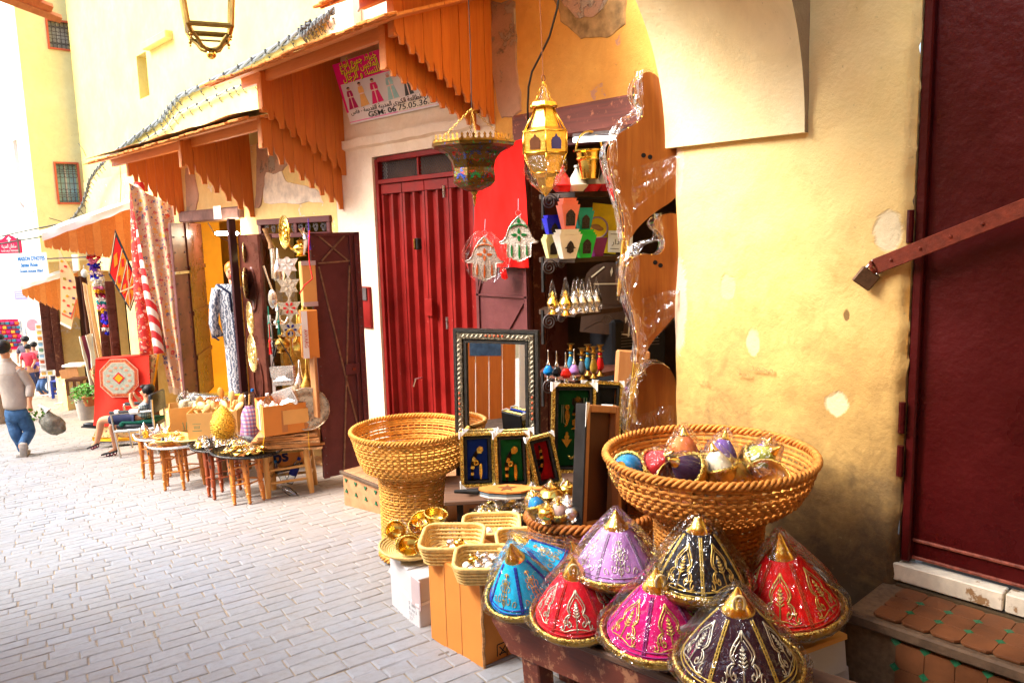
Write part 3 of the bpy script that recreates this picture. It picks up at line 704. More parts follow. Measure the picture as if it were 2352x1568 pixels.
# ---- projecting yellow tower house and the houses that close the lane
th=T('tower_house','tall yellow house jutting over the lane with two red framed windows','building')
TY=16.0; TX=RY(86,500,TY).x
TZ=RY(150,600,TY).z
wins=[(123,188,375,466),(104,166,46,116)]
def facade(par,name,mt,X0,X1,z0,z1,holes,Y,th_=.35):
 o=wall(par,name,mt,-X1,-X0,z0,z1,[(-h[1],-h[0],h[2],h[3])for h in holes],X=0,th=th_)
 o.matrix_local=TR((0,Y,0))@RO(rad(90),4,'Z'); return o
hl=[]
for(u0,u1,v0,v1)in wins:
 a=RY(u0,v0,TY); b=RY(u1,v1,TY); hl.append((a.x+.02,b.x-.02,b.z,a.z))
facade(th,'wall',M_['tower_wall'],TX,4.6,TZ,9.0,hl,TY)
for i,(x0,x1,z0,z1)in enumerate(hl):
 q=MB(); t=.024
 for(a,b,c,d)in((x0-t,x0+.005,z0-t,z1+t),(x1-.005,x1+t,z0-t,z1+t),(x0,x1,z1-.005,z1+t),(x0,x1,z0-t,z0+.005)):q.box(((a+b)/2,TY-.015,(c+d)/2),(b-a,.05,d-c))
 wf=q.build('window',plain('red window surround',(.62,.13,.06),.7),th)
 q=MB(); q.box(((x0+x1)/2,TY+.16,(z0+z1)/2),(x1-x0+.02,.02,z1-z0+.02)); q.build('pane',plain('pale blue pane' if i==0 else 'grey lace pane',(.42,.66,.72)if i==0 else(.62,.62,.62),.15,var=.2,vs=4),wf)
 q=MB()
 for k in range(1,5):x=x0+(x1-x0)*k/5; q.box((x,TY+.03,(z0+z1)/2),(.008,.012,z1-z0))
 for k in(0.02,.2,.5,.8,.98):z=z0+(z1-z0)*k; q.box(((x0+x1)/2,TY+.031,z),(x1-x0,.010,.010))
 for r_ in(.1,.3,.7,.9):
  for k in range(5):
   cx,cz=x0+(x1-x0)*(k+.5)/5,z0+(z1-z0)*r_
   q.tube([(cx+.038*math.cos(s_*PI/4),TY+.028,cz+.04*math.sin(s_*PI/4))for s_ in range(8)],.005,4,closed=True)
 q.build('grille',M_['iron'],wf)
 q=MB()
 for x in(x0+(x1-x0)*.5,):q.box((x,TY+.13,(z0+z1)/2),(.03,.03,z1-z0))
 q.build('sash',M_['white'],wf)
wall(th,'side_wall',M_['far_wall'],TY+.352,20.5,TZ,9.0,[(16.9,17.25,2.0,3.6),(18.1,18.5,4.0,5.4)],X=TX,th=.35)
for(a,b,c,d)in((16.9,17.25,2.0,3.6),(18.1,18.5,4.0,5.4)):
 q=MB(); q.box((TX+.2,(a+b)/2,(c+d)/2),(.03,b-a+.02,d-c+.02)); wf=q.build('window',plain('mauve shutter',(.42,.30,.42),.6),th)
q=MB(); q.box(((TX+5.5)/2+.1,18.3,TZ+.05),(5.5-TX-.3,4.0,.1)); q.build('floor_slab',M_['far_wall'],th)
wall(th,'ground_floor_wall',M_['yellow_wall'],FY+.01,19.4,-2.4,TZ,[(16.4,18.6,-2.4,.6)],X=V+.02)
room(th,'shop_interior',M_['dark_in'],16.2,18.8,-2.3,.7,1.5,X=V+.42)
eh=T('end_house','white house closing the far end of the lane','building')
q=MB(); q.box((0,.2,0),(18,.4,12.0)); q.build('wall',M_['far_wall'],eh,M=MX((4.6,25.5,2.6),-55))
# ---- left side of the lane (seen only in the mirror): orange boarded shopfront under a white house
lh=T('opposite_house','ochre house with orange board shutters on the near side of the lane','building')
wall(lh,'wall',M_['orange_wall'],-6,7.0,-1.2,4.2,[(2.4,6.2,-1.2,2.4)],X=-1.75,th=-.4)
wall(lh,'far_wall',M_['far_wall'],7.0,27.0,-3.2,3.4,[],X=-3.4,th=-.4)
for k in range(7):
 q=MB(); q.box((-1.80,3.35+k*.17,.7),(.03,.164,3.4),b=.004); q.build('plank',M_['orange_wood'],lh)
q=MB(); q.box((-1.80,2.82,.7),(.03,.80,3.4)); q.build('white_shutter',M_['white'],lh)
q=MB(); q.box((-1.81,5.35,.7),(.03,1.6,3.4)); q.build('navy_shutter',plain('navy shutter',(.012,.022,.05),.4),lh)
q=MB(); q.box((-1.785,3.65,.9),(.01,.4,.9)); q.build('blue_poster',plain('blue poster',(.06,.14,.30),.5,var=.4),lh)
# ---- gateway pillar, arch over the lane; unseen roof behind the viewer added to dim light
ah=T('gateway','cream plastered gateway pillar with an arch springing over the lane','building')
PY0,PY1=RX(2088,600,W).y,2.195
def pil(a,b):
 y=PY1+(PY0-PY1)*a; z=-.55+5.2*b
 e=max(0,1-a/.035); e2=max(0,(a-.965)/.035)
 lump=.010*nz(y*2.2,z*2.2,1)+.006*nz(y*7,z*7,2)+.002*nz(y*25,z*25,3)
 return(W+lump+.035*e*e+.03*e2*e2*(1+nz(z*11,5)),y+.022*e*nz(z*3.5,7)+.014*e2*nz(z*9,3)+.01*e2*nz(z*31,3),z)
mb=MB(); mb.grid(pil,60,220)
mb.add([(W+.03,PY1-.0,-.55),(V+.2,PY1,-.55),(V+.2,PY1,4.65),(W+.03,PY1,4.65)],[(0,1,2,3)])
mb.add([(W+.02,PY0,-.55),(W+.2,PY0,-.55),(W+.2,PY0,4.65),(W+.02,PY0,4.65)],[(0,3,2,1)])
mb.build('pillar',M_['pillar'],ah,70)
AY0,AY1,AZ=1.545,2.215,2.052
cx,rr_=W-.028-.86,.86
prof=[(W-.028,AZ),(W-.034,AZ+.12)]
prof=[(cx+rr_*math.cos(t),AZ+rr_*1.08*math.sin(t))for t in[rad(4*k)for k in range(0,21)]]+[(.5,AZ+rr_*1.1),(-1.8,AZ+rr_*1.1)]
out=prof+[(-1.8,4.4),(W+.012,4.4),(W+.012,AZ)]
mb=MB(); n=len(out)
def jag(p,i):return(p[0]+(.008*nz(p[1]*6,i)if i<21 else 0),p[1])
vs=[(p[0],AY0,p[1])for p in out]+[(p[0],AY0+(AY1-AY0)*.5,p[1])for p in out]+[(p[0],AY1,p[1])for p in out]
fs=[tuple(range(n)),tuple(range(3*n-1,2*n-1,-1))]+[(k*n+i,(k+1)*n+i,(k+1)*n+(i+1)%n,k*n+(i+1)%n)for k in range(2)for i in range(n)]
mb.add(vs,fs); mb.m[0]=1; mb.build('arch',[M_['arch'],plaster('grey shade painted arch face',(.42,.33,.21),(.34,.26,.16),(.22,.17,.11),.56,seed=61,rel=.5)],ah,50)  # near face: grime plus its shade painted into the plaster colour
for k,(u,v,s_)in enumerate(((1690,862,.05),(1722,850,.05),(1600,880,.04))):text(('\u0633\u0644\u0627','\u0645\u062d\u0645\u062f','\u0628\u0627\u0628')[k],s_,plain('faded pencil',(.42,.28,.10),.9),ah,TR(RX(u,v,W-.018))@RO(rad(WALLR),4,'Z'),arab=True,name='scribble')
# wall beyond the pillar: over and beside the maroon door
DTOP,DB=3.0,RX(2060,1290,W).z
wall(ah,'wall',M_['pillar'],-4.5,PY0,-.55,4.65,[(-.35,PY0,DB-.09,DTOP)],X=W+.005,th=.5)
mb=MB(); mb.box((.6,-2.6,4.3),(5.4,4.0,.2)); mb.build('unseen_shade_roof',M_['arch'],ah)  # unseen roof, added to keep sky light off the right side
mb=MB(); mb.box((.6,-4.6,2),(5.4,.2,5.4)); mb.build('unseen_back_wall',M_['orange_wall'],ah)
# maroon sheet-metal door
mb=MB(); mb.box((W+.085,(PY0-.35)/2,(DB+DTOP)/2),(.05,PY0+.30,DTOP-DB-.01),b=.004)
md=mb.build('metal_door',M_['maroon'],ah)
for(y,w_)in((PY0-.022,.035),(-.31,.07)):
 q=MB(); q.box((W+.055,y,(DB+DTOP)/2),(.06,w_,DTOP-DB),b=.006); q.build('door_stile',M_['maroon'],md)
for z in(DB+.015,DB+.085):
 q=MB(); q.box((W+.06,.4,z),(.02,PY0+.55,.012),b=.003); q.build('door_rail',sim('rusty rail',(.20,.05,.03),.5,var=.6,vs=30),md)
for(u,v)in((2068,1060),(2072,960),(2093,520)):
 c=RX(u,v,W); q=MB(); q.tube([(W+.01,PY0+.005,c.z-.06),(W+.01,PY0+.005,c.z+.06)],.013,8); q.build('hinge',M_['maroon'],md)
for k in range(3):
 q=MB(); q.box((W+.045,PY0-.14-k*.46,DB-.045),(.07,.452,.07),b=.004); q.build('threshold_tile',sim('white threshold tile',(.70,.62,.48),.4,var=.2,vs=12,wear=((.32,.18,.08),10,.60)),ah)
 # iron hasp bar across the door, padlocked to the wall
a,b=RX(2010,612,W-.03),RX(2370,470,W-.03)
hb=T('hasp_bar','rust red flat iron bar slanting across the maroon door','bar',a)
L=(b-a).length; an=math.atan2(b.z-a.z,-(b.y-a.y))
q=MB(); bm_=RO(rad(-90),4,'Z')@RO(-an,4,'Y')
q.box((L*.55,0,0),(L*1.1,.010,.058),bm_,b=.002)
for k in range(4):q.ball((L*(.12+.2*k),-.006,0),.007,6,4,bm_)
q.build('flat_bar',M_['rust'],hb)
q=MB(); q.tube([bm_@Vector((-.005,-.004+.02*math.cos(t*PI/5),.02*math.sin(t*PI/5)))for t in range(10)],.007,6,closed=True); q.build('eye',M_['rust'],hb)
c=RX(1991,637,W-.03); pk=T('padlock','brown square padlock hanging from the iron bar on the cream wall','padlock',c,-62)
Mp=RO(rad(36),4,'Y')
q=MB(); q.box((0,0,-.005),(.075,.028,.068),Mp,b=.005); q.build('lock_body',M_['brasslock'],pk)
q=MB(); q.tube([Mp@Vector(p)for p in[(-.022,0,.025)]+[(-.022*math.cos(t*PI/8),0,.055+.026*math.sin(t*PI/8))for t in range(9)]+[(.022,0,.025)]],.0065,8); q.build('shackle',M_['steel'],pk,60)
# tiled step in front of the maroon door
sz=DB-.09
n0=RZ(1925,1405,sz); n1=RZ(2352,1524,sz)
ds=T('door_step','terracotta tiled step with green insets under the maroon door','step',(0,0,0))
X0,Y0s=(n0.x+n1.x)/2,n0.y
q=MB(); q.box(((X0+W)/2+.02,(Y0s-.7)/2,sz/2-.26),(W-X0+.02,Y0s+.7,sz+.50),b=.01); q.build('core',M_['grout'],ds)
q=MB(); q.box((X0-.012,(Y0s-.7)/2,sz-.012),(.035,Y0s+.7,.045),b=.012); q.build('nosing',M_['nosing'],ds)
def octa(r,ch=.30,jit=.0):
 c=r*(1-ch); return[(-r,-c),(-c,-r),(c,-r),(r,-c),(r,c),(c,r),(-c,r),(-r,c)]
def tile_geo(pts,d=.005,sh=.982):
 m=MB(); n=len(pts)
 m.add([(p[0]*sh,p[1]*sh,d)for p in pts]+[(p[0],p[1],d*.6)for p in pts]+[(p[0],p[1],-.004)for p in pts],
  [tuple(range(n))]+[(i,n+i,n+(i+1)%n,(i+1)%n)[::-1]for i in range(n)]+[(n+i,2*n+i,2*n+(i+1)%n,n+(i+1)%n)[::-1]for i in range(n)])
 return m
tp=.096
oc=tile_geo(octa(tp*.494,.29)).build('tile',M_['tileclay'],ds); dm=tile_geo([(-.0175,0),(0,-.0175),(.0175,0),(0,.0175)],.0055,.96).build('tile',M_['tilegreen'],ds)
first=[True,True]
def lay(src,k,M):
 if first[k]:src.matrix_local=M; first[k]=False; return
 o=src.copy(); COL.objects.link(o); o.matrix_local=M
nx=int((W-X0-.04)/tp); ny=int((Y0s+.6)/tp)
for i in range(nx):
 for j in range(ny):
  p=(X0+.08+i*tp,Y0s-.14-j*tp,sz-.0005)
  lay(oc,0,MX(p,R.uniform(-1,1)))
  if i<nx-1 and j<ny-1:lay(dm,1,MX((p[0]+tp/2,p[1]-tp/2,p[2])))
Mr=RO(rad(-90),4,'Z')@RO(rad(90),4,'X')
for i in range(3):
 for j in range(ny-1):
  p=Vector((X0-.0005,Y0s-.24-j*tp,sz-.10-i*tp))
  lay(oc,0,TR(p)@Mr); lay(dm,1,TR(p+Vector((0,tp/2,tp/2)))@Mr)
  # tiled step block at the red door
a,b=RG(772,1145),RG(875,1180)
bz=-.25
q0=RZ(770,1078,bz)
BX=(a.x+q0.x)/2; BY1=q0.y+.0
db_=T('door_step','tan tiled step block with small green triangles under the red metal door','step',(0,0,0))
q=MB(); q.box(((BX+V)/2,(BY1+4.5)/2,bz-.3),(V-BX-.002,BY1-4.5,.56),b=.008); q.build('core',M_['tiletan'],db_)
q=MB(); q.box((BX-.008,(BY1+4.5)/2,bz-.035),(.03,BY1-4.5+.03,.03),b=.008); q.build('nosing',M_['nosing'],db_)
tri=MB(); tri.prism([(-.021,0),(.021,0),(0,-.034)],.006); tri=tri.build('tile',M_['tilegreen'],db_); f1=True
sq=tile_geo([(-.072,-.072),(.072,-.072),(.072,.072),(-.072,.072)],.005,.96).build('tile',M_['tiletan'],db_); f2=True
for r_,z in enumerate((bz-.08,bz-.20)):
 for k in range(9):
  y=BY1-.06-k*.15
  M=TR((BX-.008,y,z))@RO(rad(-90),4,'Z')@(RO(PI,4,'Y')if r_ else Matrix())
  o=tri if f1 else tri.copy()
  if not f1:COL.objects.link(o)
  f1=False; o.matrix_local=M
for i in range(4):
 for k in range(9):
  o=sq if f2 else sq.copy()
  if not f2:COL.objects.link(o)
  f2=False; o.matrix_local=MX((BX+.10+i*.148,BY1-.09-k*.148,bz-.021))
dm2=tile_geo([(-.03,0),(0,-.03),(.03,0),(0,.03)],.009,.9).build('tile',M_['tilegreen'],db_)
for i in range(3):
 for k in range(8):
  o=dm2 if(i,k)==(0,0)else dm2.copy()
  if(i,k)!=(0,0):COL.objects.link(o)
  o.matrix_local=MX((BX+.174+i*.148,BY1-.164-k*.148,bz-.0205))
  # ---- wooden canopies: sloping board roofs with scalloped side panels
def canopy(label,u0,v0,u1,v1,Xo,panels,beam=True,tin=True,mtl=None,wallX=V,slope=.44,nb=8,ext=None):
 A,B=RX(u0,v0,Xo),RX(u1,v1,Xo); z=(A.z+B.z)/2; Y1,Y0=A.y,B.y
 if ext:Y0-=ext
 c=T('wooden_canopy',label,'canopy',(Xo,(Y0+Y1)/2,z)); off=TR((-Xo,-(Y0+Y1)/2,-z))
 zr=lambda x:z+(x-Xo)*slope
 wd=(wallX-Xo)/nb
 for k in range(nb):
  x0=Xo+k*wd; x1=x0+wd-.006; q=MB()
  q.add([off@Vector(p)for p in[(x0,Y0,zr(x0)),(x1,Y0,zr(x1)),(x1,Y1,zr(x1)),(x0,Y1,zr(x0)),(x0,Y0,zr(x0)+.02),(x1,Y0,zr(x1)+.02),(x1,Y1,zr(x1)+.02),(x0,Y1,zr(x0)+.02)]],
   [(0,3,2,1),(4,5,6,7),(0,1,5,4),(1,2,6,5),(2,3,7,6),(3,0,4,7)])
  q.build('roof_board',mtl or M_['roof_wood'],c)
 n=int((Y1-Y0)/.13); e0=None
 for k in range(n):
  q=MB(); L=(Y1-Y0)/n; y=Y0+(k+.5)*L; dz=R.uniform(-.012,.012)
  q.box((-.02+R.uniform(-.02,.02),y-(Y0+Y1)/2,.024+dz*.5),(.11,L-.006,.014+R.uniform(0,.008)),RO(-.3,4,'Y'),b=.004); q.build('roof_tile',M_['weathered'],c)
 if tin:
  q=MB(); q.grid(lambda a,b:tuple(off@Vector((Xo-.07+(wallX-Xo+.05)*b,Y0-.02+(Y1-Y0+.04)*a,zr(Xo-.07+(wallX-Xo+.05)*b)+.075+.02*nz(a*9,b*4)))),40,4); q.build('roof_sheet',M_['tin'],c,180)
 if beam:
  for bx in(Xo+.30,):
   q=MB(); q.box(tuple(off@Vector((bx,(Y0+Y1)/2+.1,zr(bx)-.05))),(.05,Y1-Y0-.35,.10),b=.004); q.build('fascia_beam',M_['orange_wood_x'],c)
 for(uw,vw,uo,vo,nn)in panels:
  Pw=RX(uw,vw,wallX); Yp=Pw.y; Po=RY(uo,vo,Yp)
  X0p=Po.x; wdp=(wallX-X0p)/nn
  fr=MB(); fr.box(tuple(off@Vector((X0p+.02,Yp+.045,(Po.z+zr(X0p))/2+.02))),(.045,.07,zr(X0p)-Po.z),b=.004); pn=fr.build('side_panel',M_['orange_wood_x'],c)
  for k in range(nn):
   x0=X0p+k*wdp; t0=k/(nn-1); zb=Po.z+(Pw.z-Po.z)*(t0**.95); w_=wdp-.003
   st_=(Po.z-Pw.z)/nn
   pts=[(w_,zb-st_*.75),(w_,zr(x0+w_)-.012),(0,zr(x0)-.012),(0,zb+st_*1.0),(.06*w_,zb+st_*2.1),(.13*w_,zb+st_*1.25),(.22*w_,zb+st_*.85),(.38*w_,zb+st_*.62),(.50*w_,zb+st_*.28),(.56*w_,zb-st_*.15),(.585*w_,zb-st_*.70),(.64*w_,zb-st_*.75)]
   q=MB(); q.prism([(p[0],p[1]-z)for p in pts],.022+R.uniform(-.003,.003),TR((x0-Xo,Yp-(Y0+Y1)/2+R.uniform(-.003,.003),0)),0,1); q.build('plank',[M_['orange_wood'],M_['orange_wood_x']],pn)
 return c
canopy('orange wooden canopy over the dress shop, with a white sheet roof',202,382,642,250,3.15,[(425,500,297,408,6),(585,487,419,388,6),(789,470,604,345,8)],ext=-.62,slope=.25)
canopy('largest orange board canopy with open rafters beside the pink sign',480,200,912,38,3.05,[(796,392,604,262,8),(1104,292,888,165,10)],tin=False,slope=.34)
canopy('uppermost orange canopy cut off by the top of the picture',735,18,1000,-90,3.0,[(1137,275,907,88,11)],tin=False,ext=.3)
# ================================================================== FOREGROUND STALL
Pv=lambda u,v,h:RG(u,v,h)
TILT=math.degrees(math.atan(S))
def gM(p,rz=0.0):return TR(p)@RO(-math.atan(S),4,'X')@RO(rad(rz),4,'Z')  # standing square on the slope
# ---- bench
bf=Pv(1133,1402,.36)
bn=T('bench','long low worn red brown bench carrying the cone lids','bench',M=TR((bf.x,bf.y,G(bf.y)))@RO(-math.atan(S)*.9,4,'X'))
BL=2.75
for k in range(2):
 q=MB(); q.box((.085+k*.172,-BL/2,.345),(.166,BL,.03),b=.006); q.build('plank',wood('grey worn bench top',(.14,.075,.045),(.08,.04,.025),.6,axis=1,worn=((.34,.27,.22),.6))if k==0 else q_top,bn); q_top=bn.children[0].data.materials[0]
q=MB(); q.prism([(0,.328),(0,.30),(.10,.19),(BL,.19),(BL,.328)],.025,TR((.015,0,0))@RO(rad(-90),4,'Z')); q.build('apron',M_['redbrown_wood'],bn)
for(x,y)in((.07,-.20),(.27,-.20),(.07,-2.4),(.27,-2.4)):
 q=MB(); q.box((x,y,.165),(.085,.10,.33),b=.006); q.build('leg',M_['redbrown_wood'],bn)
 # ---- conical embroidered lids
def spiral(cx,cy,r,t0,turns,n=14,shrink=.15):return[(cx+r*(1-(1-shrink)*k/n)*math.cos(t0+turns*2*PI*k/n),cy+r*(1-(1-shrink)*k/n)*math.sin(t0+turns*2*PI*k/n))for k in range(n+1)]
ORN=[([(0,.02),(0,.70)],1.5)]
def _orn():
 L=[]
 side=[(0,.98),(.10,.86),(.26,.74),(.40,.60),(.44,.50),(.36,.42),(.30,.37),(.42,.36),(.56,.28),(.60,.18),(.52,.12)]
 L.append((side,1.5)); L.append(([(.05,.80),(.20,.68),(.32,.56),(.34,.49),(.26,.43)],.8))
 L.append((spiral(.34,.16,.17,PI*.5,-.95),1.1)); L.append((spiral(.72,.06,.13,PI*.6,.85),1.1))
 L.append(([(.0,.02),(.18,.01),(.40,-.02),(.60,-.06),(.85,-.02)],1.2)); L.append(([(.30,.12),(.36,.22),(.40,.14)],1.0))
 for k in range(5):L.append(([(0,.30+.07*k),(.17-.025*k,.37+.07*k)],1.3))
 out=[]
 for pts,w_ in L:out.append((pts,w_)); out.append(([(-x,y)for x,y in pts],w_))
 out.append(([(0,-.06),(0,.70)],1.4)); out.append(([(0,.78),(0,.98)],1.0))
 return out
ORN=_orn()
def _orn2():
 L=[([(0,-.05),(0,.95)],1.0)]
 for(x,y,r,t0,tn)in((.22,.70,.12,2.6,.9),(.30,.48,.15,3.6,-.9),(.36,.22,.19,2.4,.95),(.78,.08,.15,3.4,-.9),(.10,.86,.08,3.4,-.8)):L.append((spiral(x,y,r,t0,tn),.8)); L.append((spiral(-x,y,r,PI-t0,-tn),.8))
 for(x,y)in((.12,.10),(.2,.34),(.1,.58)):L+=[([(0,y-.08),(x,y),(x*.6,y+.12),(0,y+.06)],.9),([(0,y-.08),(-x,y),(-x*.6,y+.12),(0,y+.06)],.9)]
 return L
ORN2=_orn2()
def cone_lid(name,label,cat,M,r,h,col,braid,orn,ornphi,group,dish=None,ring=False,strips=(0,72,144,216,288),film=True,detail=True):
 t=T(name,label,cat,M=M,group=group)
 hb_=.035; capz=hb_+(h-hb_)*.765; cr=lambda z:r*.86*(1-(z-hb_)/(h+.012-hb_))+.006*math.sin(PI*min(1,(z-hb_)/(capz-hb_))); rt_=cr(capz)
 q=MB(); q.lathe([(r*.45,-.03),(r*.62,-.025),(r*.92,.008),(r*.99,.024),(r,.032),(r*.985,.040),(r*.90,.036),(r*.85,.03)],40); q.build('dish',dish or M_['brass'],t,50)
 q=MB(); n=40
 q.tube([(r*.955*math.cos(2*PI*k/n),r*.955*math.sin(2*PI*k/n),.042)for k in range(n)],[.006+.003*(k%2)for k in range(n)],6,closed=True); q.build('embossed_rim',M_['gold_emb'],t,180)
 q=MB(); nz_=12; q.lathe([(cr(hb_+(capz-hb_)*k/nz_),hb_+(capz-hb_)*k/nz_)for k in range(nz_+1)],44); q.build('velvet_cone',col,t,50)
 q=MB(); q.lathe([(rt_*1.10,capz-.006),(rt_*1.06,capz+.004),(rt_*.74,capz+h*.08),(rt_*.76,capz+h*.085),(rt_*.52,capz+h*.14),(rt_*.54,capz+h*.145),(rt_*.30,capz+h*.20),(rt_*.20,capz+h*.235),(.004,capz+h*.265),(.0,capz+h*.27)],20); cp=q.build('gold_tip',M_['gold'],t,35)
 if ring:
  a=rad(ornphi); R0=.017
  q=MB(); q.tube([(math.cos(a)*(rt_*.62+.004)+R0*math.cos(s*PI/7)*-math.sin(a),math.sin(a)*(rt_*.62+.004)+R0*math.cos(s*PI/7)*math.cos(a),capz+h*.13+R0*1.5*math.sin(s*PI/7))for s in range(14)],.0042,6,closed=True); q.build('finger_ring',plain('cream ring',(.80,.62,.30),.35),cp,180)
 if detail:
  q=MB()
  for s in strips:
   a=rad(s+ornphi+36)
   for da in(-.05,.05):
    pts=[]
    for k in range(25):
     z=hb_+.01+(capz-hb_-.02)*k/24; rr=cr(z)+.002; aa=a+da*(r*.8/max(rr,.02))*.5
     pts.append((rr*math.cos(aa),rr*math.sin(aa),z))
    q.tube(pts,[.0024+.0014*(k%2)for k in range(25)],4)
   for k in range(18):
    z=hb_+.015+(capz-hb_-.03)*k/18; rr=cr(z)+.0022; w_=.05*(r*.8/max(rr,.02))*.42
    q.tube([(rr*math.cos(a-w_),rr*math.sin(a-w_),z),(rr*math.cos(a+w_),rr*math.sin(a+w_),z+.004)],.0016,4)
  n=60
  for zz in(hb_+.008,hb_+.020):q.tube([((cr(zz)+.002)*math.cos(2*PI*k/n),(cr(zz)+.002)*math.sin(2*PI*k/n),zz)for k in range(n)],[.0022+.0012*(k%2)for k in range(n)],4,closed=True)
  q.build('braid',braid,t,180)
  for m_,off in enumerate((0,72,-72,144,216)):
   q=MB(); a0=rad(ornphi+off)
   for pts,w_ in(ORN2 if label[:3]in('lil','sky')else ORN):
    P=[]; N=[]
    dense=[]
    for i in range(len(pts)-1):
     for s in range(2):dense.append((pts[i][0]+(pts[i+1][0]-pts[i][0])*s/2,pts[i][1]+(pts[i+1][1]-pts[i][1])*s/2))
    dense.append(pts[-1])
    for x,y in dense:
     z=hb_+h*.11+y*h*.46; rr=cr(z)+.0022; aa=a0+x*r*.40/max(rr,.05)
     P.append((rr*math.cos(aa),rr*math.sin(aa),z)); N.append((math.cos(aa),math.sin(aa),.5))
    q.tube(P,.0020*w_,5,flat=.45,nrm=N)
   q.build('embroidery',orn,t,180)
 if film:
  sd=R.uniform(0,50)
  def ff(a,b):
   th=2*PI*a
   if b<.12:z=-.03+.06*(b/.12); rr=r*(.70+.36*b/.12)
   else:k=(b-.12)/.88; z=.03+(capz+h*.33-.03)*k; rr=(r*1.06)*(1-k)+.010*k+.012*math.sin(PI*k)
   fold=1.7*(1-min(1,3.2*abs(nz(math.cos(th)*2.0+sd,math.sin(th)*2.0,b*.5))))+.5*nz(math.cos(th)*4+sd,math.sin(th)*4,b*1.5)
   rr*=1+.045*fold*min(1,b*6); return(rr*math.cos(th),rr*math.sin(th),z+.004*nz(a*30,b*9,sd))
  q=MB(); q.grid(ff,64,22,wrap=True); q.build('film_wrap',M_['film'],t,22)
 return t
def lidM(u,v,h,ax=0,ay=0,d=None):
 p=RD(u,v,d)if d else Pv(u,v,h)
 return TR(p)@RO(rad(FACE),4,'Z')@RO(rad(ay),4,'Y')@RO(rad(ax),4,'X')
GL='film wrapped cone lids on the bench'
VC={'red':velvet('scarlet velvet',(.82,.008,.008)),'crim':velvet('crimson velvet',(.82,.012,.03)),'pink':velvet('magenta velvet',(.84,.008,.20)),'lil':velvet('lilac velvet',(.58,.27,.66)),
 'black':velvet('black velvet',(.012,.010,.014)),'aub':velvet('aubergine velvet',(.035,.008,.020)),'blue':velvet('sky blue velvet',(.01,.50,.90))}
BR=lambda n,c,m=0.0:plain('braid '+n,c,.5,m,vs=200,bst=.3)
GO,SI=sim('gold thread',(.72,.50,.14),.38,.75,var=.3,vs=140,bs=300,bst=.5,bd=.002),sim('silver thread',(.74,.70,.55),.35,.75,var=.3,vs=140,bs=300,bst=.5,bd=.002)
def D(u,v,d):return lidM(u,v,0,d=d)
cone_lid('tagine_cone','scarlet cone lid with gold embroidery at the wall end, on white boxes','basket lid',lidM(1812,1412,0,2,-8,d=2.80),.203,.30,VC['red'],BR('red',(.55,.06,.02)),GO,-118,GL)
cone_lid('tagine_cone','plain black cone lid with gold trim in front of the big basket','basket lid',lidM(1604,1352,0,0,0,d=2.74),.178,.275,VC['black'],BR('gold',(.62,.44,.10),.6),GO,-62,GL)
cone_lid('tagine_cone','lilac cone lid with silver embroidery in front of the oval basket','basket lid',lidM(1418,1320,0,0,-1,d=3.02),.186,.245,VC['lil'],BR('lilac',(.42,.28,.46)),SI,-92,GL)
cone_lid('tagine_cone','magenta cone lid with a cream ring on its gold tip','basket lid',lidM(1508,1466,0,6,-1,d=2.72),.198,.258,VC['pink'],BR('violet',(.34,.03,.22)),GO,-80,GL,ring=True)
cone_lid('tagine_cone','dark aubergine cone lid at the bottom edge with silver gold embroidery','basket lid',lidM(1695,1540,0,4,-2,d=2.45),.204,.272,VC['aub'],BR('gold',(.62,.44,.10),.6),SI,-100,GL,ring=True)
cone_lid('tagine_cone','crimson cone lid with silver embroidery beside the blue lids','basket lid',lidM(1328,1420,0,10,-4,d=3.02),.188,.258,VC['crim'],BR('red2',(.62,.03,.03)),SI,-96,GL,ring=True)
cone_lid('tagine_cone','crimson cone lid tipped over behind the silver embroidered crimson one','basket lid',lidM(1392,1392,0,0,-26,d=3.12),.150,.29,VC['crim'],BR('red2',(.62,.03,.03)),GO,-70,GL)
cone_lid('tagine_cone','sky blue cone lid leaning with its gold rim towards the street','basket lid',lidM(1208,1372,0,14,-12,d=3.22),.166,.26,VC['blue'],BR('blue',(.02,.05,.42)),GO,-60,GL)
cone_lid('tagine_cone','sky blue cone lid tipped sideways behind the leaning blue one','basket lid',lidM(1272,1330,0,-8,-42,d=3.34),.15,.25,VC['blue'],BR('blue',(.02,.05,.42)),GO,-110,GL)
# cartons under the lids
def carton(name,label,p,sx,sy,sz,rz,mt,cat='box',par=None):
 t=T(name,label,cat,M=gM(p,rz)); q=MB(); q.box((0,0,sz/2),(sx,sy,sz),b=.004); q.build('carton_body',mt,t); return t
def sit(p,h):return Vector((p.x,p.y,G(p.y)+h))
p=RD(1828,1530,2.90); t=carton('gift_carton','white carton under the scarlet cone lid',p,.25,.25,.125,-18,M_['whitecard'])
q=MB(); q.box((0,0,.1275),(.262,.262,.02),b=.003); q.build('carton_lid',M_['card_l'],t)
q=MB(); q.box((-.1305,.05,.07),(.002,.02,.05)); q.build('printed_code',M_['black'],t)
carton('gift_carton','large white carton below the other one at the wall end of the bench',Vector((p.x+.0,p.y+.02,p.z-.12)),.30,.30,.118,-12,M_['whitecard'])
p=RD(1606,1375,2.70); carton('gift_carton','greyish carton under the black cone lid',Vector((p.x,p.y,p.z-.17)),.22,.22,.13,-30,M_['pinkcard'])
p=RD(1432,1345,3.02); carton('gift_carton','pinkish grey carton under the lilac cone lid',Vector((p.x+.02,p.y-.04,p.z-.15)),.30,.24,.12,-38,M_['pinkcard'])
